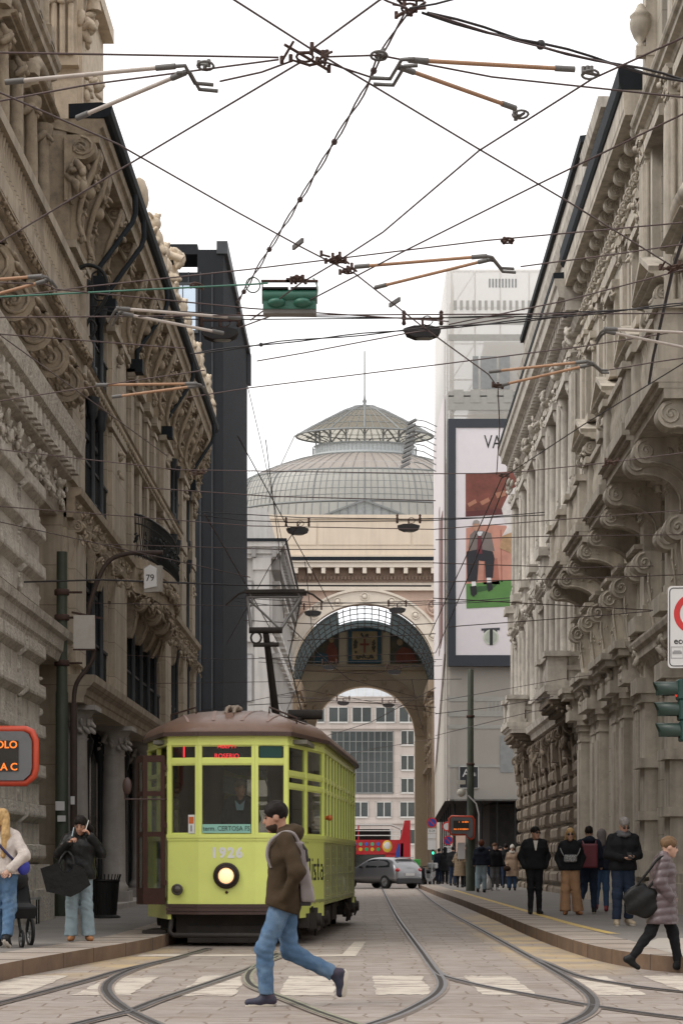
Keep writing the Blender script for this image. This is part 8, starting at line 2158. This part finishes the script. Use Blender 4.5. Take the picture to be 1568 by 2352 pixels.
    # --- hair ---
    if hair:
        def f_hair(p):
            d = s_ell(p, hp(0, .020, .050), np.array((.084, .106, .100))*S_, hr) + .004*S_*np.sin(p[..., 0]*95+2)*np.sin(p[..., 1]*88)*np.sin(p[..., 2]*70)
            cut = s_ell(p, hp(0, -.115, -.035), np.array((.080, .084, .100))*S_, hr)
            ql = (p - hc) @ hr / S_
            if hstyle in ('short', 'bun', 'tail'):
                d = np.maximum(d, (-.030 - np.clip(ql[..., 1]+.02, 0, .09)*.55 - ql[..., 2])*S_); d = np.maximum(d, -(s_ell(p, hp(-.085, .0, -.03), np.array((.03, .045, .05))*S_, hr))); d = np.maximum(d, -(s_ell(p, hp(.085, .0, -.03), np.array((.03, .045, .05))*S_, hr)))
            d = np.maximum(d, -cut)
            if hstyle == 'bun': d = smin(d, s_ell(p, hp(0, .10, .06), np.array((.045, .04, .045))*S_, hr), .02*S_)
            if hstyle == 'tail':
                d = smin(d, s_cone(p, hp(.02, .10, .06), hp(.10, .13, -.10), .035*S_, .045*S_), .03*S_); d = smin(d, s_cone(p, hp(.10, .13, -.10), hp(.12, .10, -.30), .045*S_, .025*S_), .03*S_)
            if hstyle == 'long':
                for s in (-1, 1):
                    d = smin(d, s_cone(p, hp(s*.055, .06, .02), hp(s*.075, .125, -.20), .052*S_, .055*S_), .03*S_); d = smin(d, s_cone(p, hp(s*.075, .125, -.20), hp(s*.055, .165, -.46), .055*S_, .032*S_), .03*S_)
            if hstyle == 'curly': d = d - .018*S_ + .008*np.sin(p[..., 0]*110)*np.sin(p[..., 1]*100)*np.sin(p[..., 2]*105)
            if hstyle == 'hood': d = d - .022*S_; d = smin(d, s_cone(p, hp(0, .06, -.02), hp(0, .05, -.14), .09*S_, .10*S_), .04*S_)
            if hstyle == 'beanie': d = np.maximum(d - .012*S_, .02*S_ - ql[..., 2]*S_); d = smin(d, s_ell(p, hp(0, .02, .155), np.array((.03, .03, .03))*S_), .02*S_)
            return d + .0025*S_*np.sin(p[..., 0]*140 + p[..., 2]*40)
        mb = MB(); hl = hc - np.array((.22, .24, .55 if hstyle in ('long', 'tail') else .22))*S_; hu = hc + np.array((.22, .24, .22))*S_
        add_nets(mb, f_hair, hl, hu, min(h, .013)); part({'hood': 'hood', 'beanie': 'woolly_hat'}.get(hstyle, 'hair'), mb, CL[hair] if hstyle in ('hood', 'beanie') else HAIR[hair], t, fix=False)
        if hstyle == 'beanie':
            mb = MB()
            for s in (-1, 1): mb.tube([tuple(hp(s*.075, .02, .0)), tuple(hp(s*.08, .03, -.12)), tuple(hp(s*.07, .0, -.24))], [.03*S_, .035*S_, .02*S_], 6)
            part('hair', mb, HAIR['brown'], t, fix=False)
    if beard:
        def f_b(p):
            d = s_ell(p, hp(0, -.024, -.055), np.array((.062, .072, .076))*S_, hr); ql = (p - hc) @ hr / S_
            d = np.maximum(d, (ql[..., 2] + .052 - np.clip(ql[..., 1]+.03, 0, 1)*.9)*S_); return np.maximum(d, -(s_ell(p, hp(0, -.10, -.045), np.array((.026, .03, .022))*S_, hr)))
        mb = MB(); add_nets(mb, f_b, hc-.17*S_, hc+.12*S_, .009); part('beard', mb, mat('beard_hair', (.045, .03, .022), .7, spec=.1, var=.3, scale=40), t, fix=False)
    if glasses:
        mb = MB()
        for s in (-1, 1): mb.ell(tuple(hp(s*.034, -.092, .010)), (.026*S_, .010*S_, .020*S_), 10, 6)
        mb.tube([tuple(hp(-.05, -.09, .014)), tuple(hp(.05, -.09, .014))], .004*S_, 5)
        for s in (-1, 1): mb.tube([tuple(hp(s*.06, -.085, .014)), tuple(hp(s*.078, .0, .01))], .003*S_, 4)
        part('glasses', mb, EYE, t, fix=False)
    if scarf:
        mb = MB(); c = j['nck']*.62 + hc*.38
        mb.tube([(c[0] + .095*S_*math.cos(2*math.pi*q/18), c[1] + .01 + .09*S_*math.sin(2*math.pi*q/18), c[2] - .045*S_ + .012*math.sin(q*1.7)) for q in range(18)], .040*S_, 8, closed=True)
        mb.tube([(c[0] + .09*S_*math.cos(2*math.pi*q/18+.3), c[1] + .01 + .085*S_*math.sin(2*math.pi*q/18+.3), c[2] - .005*S_) for q in range(18)], .033*S_, 8, closed=True); part('scarf', mb, CL[scarf], t, fix=False)
    t['_s'] = S_
    return t, j, hp
def strap(t, pts, r, m, name='strap', n=6):
    k = MB(); k.tube(cat(pts, 5), r, n); return part(name, k, m, t, fix=False)
def soft(name, f, lo, hi, h, m, parent):
    k = MB(); add_nets(k, f, lo, hi, h); return part(name, k, m, parent, fix=False)
# ---- the man striding across in front of the tram ----
c = P(651.5, 2311, 17.72)
JM = dict(pel=(0, .0, .93), wst=(0, .0, 1.08), chs=(0, .01, 1.30), nck=(0, .005, 1.48), hd=(0, -.075, 1.63), sl=(-.18, .0, 1.43), sr=(.18, .02, 1.43), er=(.29, .125, 1.16), wr=(.19, .02, .915), el=(-.26, .02, 1.15), wl=(-.22, -.10, .93),
          pr=(.085, -.0, .90), pl=(-.085, .0, .90), kr=(.09, -.165, .50), ar=(.09, -.145, .105), tr=(.10, -.30, .035), kl=(-.09, .05, .47), al=(-.09, .43, .275), tl=(-.09, .485, .10))
t, j, hp = person('man in an olive parka and blue jeans striding across the road before the tram', (c.x, 17.72, 0.0), -90, 1.75, JM, 'olive', .83, .040, 'jeans', (.090, .070, .055), .010, 'dark', 'short', 'navy', True, SKIN2, pitch=12, h=.012, hood=True, beard='dark', hands=(False, True), curl=(.5, .9), hn=(None, (-1, 0, 0)), fold=1.1, hslope=.35)
gb = mat('grey_canvas_bag', (.235, .205, .20), .85, var=.12, bump=.3); db = mat('dark_bag_fabric', (.03, .026, .028), .8)
bt = thing('backpack', 'pale grey backpack with a dark pocket on the back of the striding man', 'backpack', (c.x, 17.72, 0.0), R(-90))
def f_bag(p):
    yc = .135 + .075*np.clip((1.42-p[..., 2])/.48, 0, 1); th = .004 + .020*np.clip((1.42-p[..., 2])/.42, 0, 1)
    d = np.maximum(np.maximum(np.abs(p[..., 0])-.12, np.abs(p[..., 1]-yc)-th), np.abs(p[..., 2]-1.16)-.23)
    return d - .030 + .004*np.sin(p[..., 2]*40+p[..., 0]*30)
soft('pack', f_bag, (-.22, .1, .8), (.22, .46, 1.5), .014, gb, bt)
soft('pocket', lambda p: np.maximum(np.maximum(np.abs(p[..., 0])-.095, np.abs(p[..., 1]-.185)-.02), np.abs(p[..., 2]-.95)-.05)-.03, (-.2, .12, .8), (.2, .44, 1.15), .014, db, bt)
for sx in (-1, 1): strap(bt, [(sx*.13, .14, 1.40), (sx*.15, .09, 1.49), (sx*.165, .0, 1.50), (sx*.17, -.11, 1.42), (sx*.17, -.135, 1.30), (sx*.16, -.10, 1.2)], .016, gb)
k = MB(); k.tube([(.14, .165, 1.40), (.15, .20, 1.35), (.15, .215, 1.25)], .012, 5); part('toggle', k, db, bt)
# ---- mauve coat woman at the right edge, walking right ----
c = P(1520, 2240, 22.9); sg = F/22.9
JW = dict(pel=(0, .0, .93), wst=(0, .0, 1.07), chs=(0, -.01, 1.28), nck=(0, -.03, 1.43), hd=(0, -.10, 1.575), sl=(-.17, 0, 1.40), sr=(.17, 0, 1.40), el=(-.23, .06, 1.13), wl=(-.22, -.08, .93), er=(.23, .02, 1.12), wr=(.2, -.12, .98),
          pl=(-.085, .02, .88), pr=(.085, 0, .88), kl=(-.09, .16, .50), al=(-.09, .40, .17), tl=(-.09, .32, .045), kr=(.09, -.15, .50), ar=(.09, -.22, .11), tr=(.09, -.37, .05))
t, j, hp = person('woman in a mauve quilted coat with a black shoulder bag crossing at the right edge', (c.x, 22.9, 0.03), 90, 1.53, JW, 'mauve', .60, .042, 'black', (.085, .066, .052), 0, 'golden', 'bun', 'black', pitch=10, h=.013, coat=.185, quilt=.085, female=True, hands=(False, True))
bt = thing('shoulder_bag', 'slouchy black shoulder bag hanging at the back of the mauve coat', 'bag', (c.x, 22.9, .03), R(90))
soft('bag', lambda p: np.maximum(s_ell(p, (-.16, .25, .78), (.07, .20, .19)), -(p[..., 2]-(.60+.2*(p[..., 1]-.25)))) + .006*np.sin(p[..., 2]*31+p[..., 1]*23), (-.3, -.05, .5), (0, .55, 1.05), .014, CL['leather'], bt)
strap(bt, [(-.18, .33, .92), (-.22, .18, 1.12), (-.20, .05, 1.27), (-.15, -.05, 1.22), (-.18, .12, 1.0), (-.17, .18, .92)], .016, CL['leather'])
# ---- right pavement, near group ----
def on_pave(x, Y): return ((x-VX)*Y/F, Y, PZ)
t, j, hp = person('grey haired man in black jacket and grey scarf looking down at his phone', on_pave(1430, 34.2), 8, 1.80, dict(hd=(.0, -.07, 1.62), el=(-.26, .0, 1.15), wl=(-.055, -.30, 1.10), er=(.26, .0, 1.15), wr=(.07, -.30, 1.10), sl=(-.19, 0, 1.42), sr=(.19, 0, 1.42), kl=(-.10, -.03, .5), al=(-.11, -.02, .1), tl=(-.14, -.17, .035), ar=(.12, .10, .12), kr=(.11, .0, .5), tr=(.17, -.06, .04)), 'black', .90, .045, 'dkblue', (.098, .078, .066), .006, 'grey', 'short', 'cream', True, pitch=28, yaw=10, h=.015, glasses=True, scarf='grey', hands=(True, True), curl=(1.0, 1.0), hn=((.6, -.3, .7), (-.6, -.3, .7)))
pt_ = thing('phone', 'small dark phone in the hands of the grey haired man', 'phone', on_pave(1430, 34.2), R(8))
k = MB(); k.M = Matrix.Translation((.01, -.40, 1.17)) @ Matrix.Rotation(R(-40), 4, 'X'); k.box(-.04, -.005, -.07, .04, .005, .07); k.M = None; part('case', k, M['black_box'], pt_, bevel=.004)
t, j, hp = person('man from behind in navy jacket carrying a dark red backpack', on_pave(1352, 42.4), 178, 1.80, dict(kl=(-.095, -.02, .5), al=(-.10, .02, .1), tl=(-.11, -.15, .035), kr=(.10, -.06, .49), ar=(.17, .16, .28), tr=(.20, .20, .12)), 'navy', .92, .035, 'dkblue', (.09, .068, .052), 0, 'dark', 'short', 'black', True, h=.018, hood=True, hands=(False, False))
bt = thing('backpack', 'dark red backpack on the man in the navy jacket', 'backpack', on_pave(1352, 42.4), R(178))
soft('pack', lambda p: np.maximum(np.maximum(np.abs(p[..., 0])-.11, np.abs(p[..., 1]-.23)-.05), np.abs(p[..., 2]-1.19)-.20)-.05, (-.2, .08, .9), (.2, .4, 1.5), .018, mat('maroon_nylon', (.12, .012, .022), .5, var=.1), bt)
for sx in (-1, 1): strap(bt, [(sx*.12, .2, 1.42), (sx*.14, .02, 1.5), (sx*.15, -.14, 1.36), (sx*.17, -.12, 1.2), (sx*.15, .15, 1.05)], .018, bpy.data.materials['maroon_nylon'])
person('person in a grey hood walking away beside the red backpack', on_pave(1381, 44), 175, 1.74, dict(kr=(.10, .03, .5), ar=(.12, .12, .13), tr=(.13, .0, .05)), 'navy', .9, .035, 'medblue', (.085, .066, .05), 0, 'greyhood', 'hood', 'red', h=.02, hands=(False, False))
t, j, hp = person('blonde woman in sunglasses, black top and wide tan trousers', on_pave(1309, 41.2), -4, 1.74, dict(el=(-.25, .06, 1.15), wl=(-.19, -.06, .95), er=(.25, .06, 1.15), wr=(.19, -.06, .95), kl=(-.10, -.05, .5), al=(-.10, -.06, .1), tl=(-.12, -.2, .035), kr=(.11, .0, .5), ar=(.16, .05, .1), tr=(.22, -.10, .035)), 'black', .90, .042, 'tan', (.092, .086, .09), .025, 'blonde', 'long', 'tan', h=.016, female=True, glasses=True, hands=(False, False))
bt = thing('belt_bag', 'small patterned black and white bag worn in front by the blonde woman', 'bag', on_pave(1309, 41.2), R(-4))
pb = mat('patterned_bag', (.10, .10, .10), .5, dirt=(.55, .55, .54), dirt_amt=1.0, dirt_scale=38, var=.3)
k = MB(); k.box(-.13, -.21, 1.06, .13, -.15, 1.21); part('pouch', k, pb, bt, bevel=.02)
for sx in (-1, 1): strap(bt, [(sx*.13, -.17, 1.19), (sx*.17, -.16, 1.26), (sx*.20, -.08, 1.34)], .010, M['grey_metal'])
person('dark haired man in black jacket and black trousers with hands in pockets', on_pave(1227, 41.6), 4, 1.78, dict(hd=(.02, -.03, 1.62), el=(-.265, .06, 1.15), wl=(-.20, -.05, .94), er=(.265, .06, 1.15), wr=(.20, -.05, .94), kl=(-.08, -.04, .5), al=(-.09, -.05, .1), tl=(-.10, -.2, .035), kr=(.085, .0, .5), ar=(.10, .04, .1), tr=(.13, -.12, .035)), 'black', .90, .048, 'black', (.085, .062, .05), 0, 'dark', 'bun', 'black', yaw=28, h=.016, glasses=True, skin=SKIN2, hands=(False, False))
k = MB(); q = [(-.045, 1.50), (.045, 1.50), (.012, 1.30), (-.012, 1.30)]; k.prism([(x, z) for x, z in q], 'y', -.165, -.12); part('shirt_front', k, CL['white'], [o for o in bpy.data.objects if o.get('label', '').startswith('dark haired man')][0])
# ---- right pavement, far group ----
person('woman in a white bobble hat and beige coat walking towards the camera', on_pave(1176, 76), -4, 1.68, dict(kl=(-.09, -.03, .5), wl=(-.22, -.14, 1.0), kr=(.09, .0, .5)), 'beige', .55, .035, 'medblue', (.085, .07, .06), .01, 'white', 'beanie', 'black', h=.026, coat=.17, scarf='white', female=True, hands=(True, True))
k = MB(); q = on_pave(1170, 75.8); k.ell((q[0]-.10, q[1], 1.0), (.14, .08, .10), 10, 6); tag(part('handbag', k, CL['brown']), 'brown handbag held by the woman in the bobble hat', 'bag')
person('young man in black jacket and grey trousers carrying a plastic bag', on_pave(1136, 76), 14, 1.76, dict(wl=(-.33, -.05, .86), el=(-.28, .02, 1.13)), 'black', .88, .045, 'grey', (.09, .07, .056), 0, 'brown', 'short', 'white', h=.026, yaw=30, hands=(True, False))
k = MB(); q = on_pave(1117, 75.9); pbag = mat('white_plastic', (.62, .62, .62), .45, var=.12, bump=.8, bscale=9, bdist=.05)
k.lathe([(.03, .62), (.08, .55), (.16, .40), (.20, .22), (.19, .08), (.10, .02)], (q[0], q[1], PZ), 9); k.tube([(q[0]-.05, q[1], PZ+.55), (q[0]-.01, q[1], PZ+.72), (q[0]+.05, q[1], PZ+.55)], .015, 5); tag(part('carrier_bag', k, pbag), 'full white plastic carrier bag held by the young man', 'bag')
person('red haired person from behind in dark jacket and pale jeans', on_pave(1105, 71), 172, 1.80, dict(kr=(.10, .02, .5), ar=(.11, .10, .12)), 'navy', .92, .045, 'pale_jeans', (.095, .075, .062), .005, 'auburn', 'curly', 'black', h=.026, hood=True, hands=(False, False))
person('person in dark clothes walking behind the bobble hat woman', on_pave(1161, 83), 175, 1.78, None, 'black', .88, .045, 'dkblue', (.09, .07, .055), 0, 'dark', 'short', 'black', h=.03, hands=(False, False))
person('woman with long dark hair in a long khaki quilted coat', on_pave(1056, 85), 165, 1.66, dict(er=(.27, -.02, 1.15), wr=(.1, -.2, 1.1)), 'khaki', .50, .05, 'black', (.08, .066, .055), 0, 'dark', 'long', 'black', h=.028, coat=.20, quilt=.11, female=True, hands=(False, False))
person('dark bearded man in a brown jacket facing the woman in the khaki coat', on_pave(1072, 87), -30, 1.80, dict(wl=(-.12, -.25, 1.1)), 'brown', .86, .04, 'black', (.09, .07, .055), 0, 'dark', 'short', 'black', h=.03, skin=SKIN2, beard='dark', hands=(True, False))
person('person in a black hooded coat at the street end, right of the sign post', on_pave(1022, 98), 170, 1.74, None, 'black', .62, .04, 'black', (.085, .066, .055), 0, 'black', 'hood', 'black', h=.03, coat=.16, hands=(False, False))
person('person in a dark blue padded coat at the street end, nearest the scooters', on_pave(1008, 98.5), 150, 1.70, None, 'navy', .70, .045, 'dkblue', (.085, .066, .055), 0, 'dark', 'short', 'black', h=.03, coat=.16, hands=(False, False))
person('person in a dark cap far down the pavement between the taller walkers', on_pave(1122, 92), 10, 1.72, None, 'navy', .85, .04, 'dkblue', (.09, .07, .055), 0, 'navy', 'hood', 'black', h=.03, hands=(False, False))
for xx, YY, rt, lb, tp in ((1040, 91, 160, 'person in a black jacket seen from behind, left of the small display', 'black'), (1148, 89, 20, 'person in a dark jacket facing the camera behind the young man', 'grey'), (1095, 93, 190, 'person in a brown jacket farthest down the right pavement', 'brown')):
    person(lb, on_pave(xx, YY), rt, 1.74, None, tp, .86, .042, 'dkblue', (.09, .07, .055), 0, 'dark', 'short', 'black', h=.03, hands=(False, False))
t = thing('suitcase', 'pale blue wheeled suitcase standing beside the woman in the khaki coat', 'suitcase', on_pave(1086, 84.5))
k = MB(); k.box(-.2, -.13, .06, .2, .13, .62); part('shell', k, mat('pale_blue_suitcase', (.22, .36, .42), .45), t, bevel=.04)
k = MB(); k.tube([(-.12, .1, .6), (-.12, .1, 1.0), (.12, .1, 1.0), (.12, .1, .6)], .012, 6); part('handle', k, M['grey_metal'], t)
for sx in (-.16, .16): k = MB(); k.cyl((sx-.02, 0, .035), (sx+.02, 0, .035), .035, 10); part('wheel', k, M['tyre'], t)
# ---- left pavement ----
t, j, hp = person('dark haired woman in black leather jacket and pale jeans talking on a phone', ((182-VX)*27.6/F, 27.6, PZ), 6, 1.70, dict(hd=(.02, -.07, 1.60), el=(-.27, -.04, 1.20), wl=(-.115, -.26, 1.37), er=(.30, -.02, 1.22), wr=(.155, -.135, 1.46), kl=(-.10, -.03, .5), al=(-.11, -.02, .1), tl=(-.13, -.16, .035), kr=(.10, -.02, .5), ar=(.13, .0, .1), tr=(.17, -.13, .035)), 'leather', .86, .052, 'pale_jeans', (.088, .078, .074), .02, 'dark', 'tail', 'tan', skin=SKIN2, pitch=22, yaw=-12, h=.013, female=True, curl=(1.2, .9), hn=((.5, -.6, .3), (-.8, -.2, 0)))
pt_ = thing('phone', 'pale phone held to the ear of the woman in leather', 'phone', ((182-VX)*27.6/F, 27.6, PZ), R(6))
k = MB(); k.M = Matrix.Translation((.108, -.12, 1.555)) @ Matrix.Rotation(R(16), 4, 'Y') @ Matrix.Rotation(R(-10), 4, 'X'); k.box(-.005, -.036, -.075, .005, .036, .075); k.M = None; part('case', k, M['sign_white'], pt_, bevel=.003)
ct = thing('cigarette', 'thin pale blue vape stick raised in the hand of the woman in leather', 'vape', ((182-VX)*27.6/F, 27.6, PZ), R(6))
k = MB(); k.tube([(-.085, -.31, 1.41), (-.06, -.33, 1.53)], .007, 6); part('stick', k, mat('pale_blue_stick', (.5, .62, .68), .4), ct)
bt = thing('tote_bag', 'large black tote bag hanging from the arm of the woman in leather', 'bag', ((182-VX)*27.6/F, 27.6, PZ), R(6))
q = [(-.50, .98), (-.26, 1.06), (-.22, .95), (-.16, .92), (-.09, .95), (-.06, 1.04), (.08, .98), (.16, .76), (.02, .66), (-.10, .60), (-.42, .67)]
k = MB(); k.prism([(x, z) for x, z in q], 'y', -.36, -.22); part('bag', k, CL['leather'], bt, bevel=.03, seg=2)
strap(bt, [(-.26, -.29, 1.04), (-.22, -.26, 1.14), (-.15, -.2, 1.21), (-.08, -.26, 1.14), (-.06, -.29, 1.03)], .016, CL['leather'])
t, j, hp = person('blonde woman from behind in cream knit and blue jeans, hand on her back', ((6-VX)*25.5/F, 25.5, PZ), 172, 1.72, dict(el=(-.32, .08, 1.17), wl=(-.15, .17, .985), er=(.25, 0, 1.15), wr=(.22, -.18, 1.05), kl=(-.10, .02, .5), al=(-.11, .16, .15), tl=(-.12, .10, .045), kr=(.09, -.04, .5), ar=(.10, -.10, .1), tr=(.11, -.25, .035)), 'cream', .93, .045, 'jeans', (.095, .078, .06), .008, 'blonde', 'long', 'black', True, h=.013, female=True, collar=False, hands=(True, False), curl=(.6, .5), hn=((0, 1, 0), None))
bt = thing('crossbody_bag', 'bright blue crossbody bag with a dark strap on the blonde woman', 'bag', ((6-VX)*25.5/F, 25.5, PZ), R(172))
strap(bt, [(.12, .17, 1.45), (.0, .19, 1.30), (-.14, .16, 1.14), (-.22, .05, 1.04)], .017, mat('navy_strap', (.02, .018, .07), .7)); k = MB(); k.ell((-.25, -.06, 1.0), (.07, .16, .10), 12, 8); part('pouch', k, mat('bright_blue_bag', (.03, .04, .33), .6), bt)
# ---- tram driver, inside the cab ----
import math as _m
yaw_ = R(-3.2); dl = Vector((.12, .72, .72)); dw = Matrix.Rotation(yaw_, 3, 'Z') @ dl + Vector((-2.02, 30, 0))
person('tram driver in dark jacket and light blue shirt behind the windscreen', tuple(dw), 0, 1.76, dict(el=(-.25, -.1, 1.16), wl=(-.2, -.32, 1.05), er=(.25, -.1, 1.16), wr=(.2, -.32, 1.05)), 'navy', .85, .03, 'black', (.088, .066, .052), 0, 'grey', 'short', 'black', h=.018, yaw=25, collar=False)
k = MB(); k.prism([(-.05, 1.30), (.05, 1.30), (.075, 1.45), (0, 1.38), (-.075, 1.45)], 'y', -.175, -.13); k.M = None; sh = part('shirt_front', k, mat('pale_blue_shirt', (.25, .42, .55), .8), [o for o in bpy.data.objects if o.get('label', '').startswith('tram driver')][0])
for o in list(bpy.data.objects):
    if '_s' in o.keys(): del o['_s']
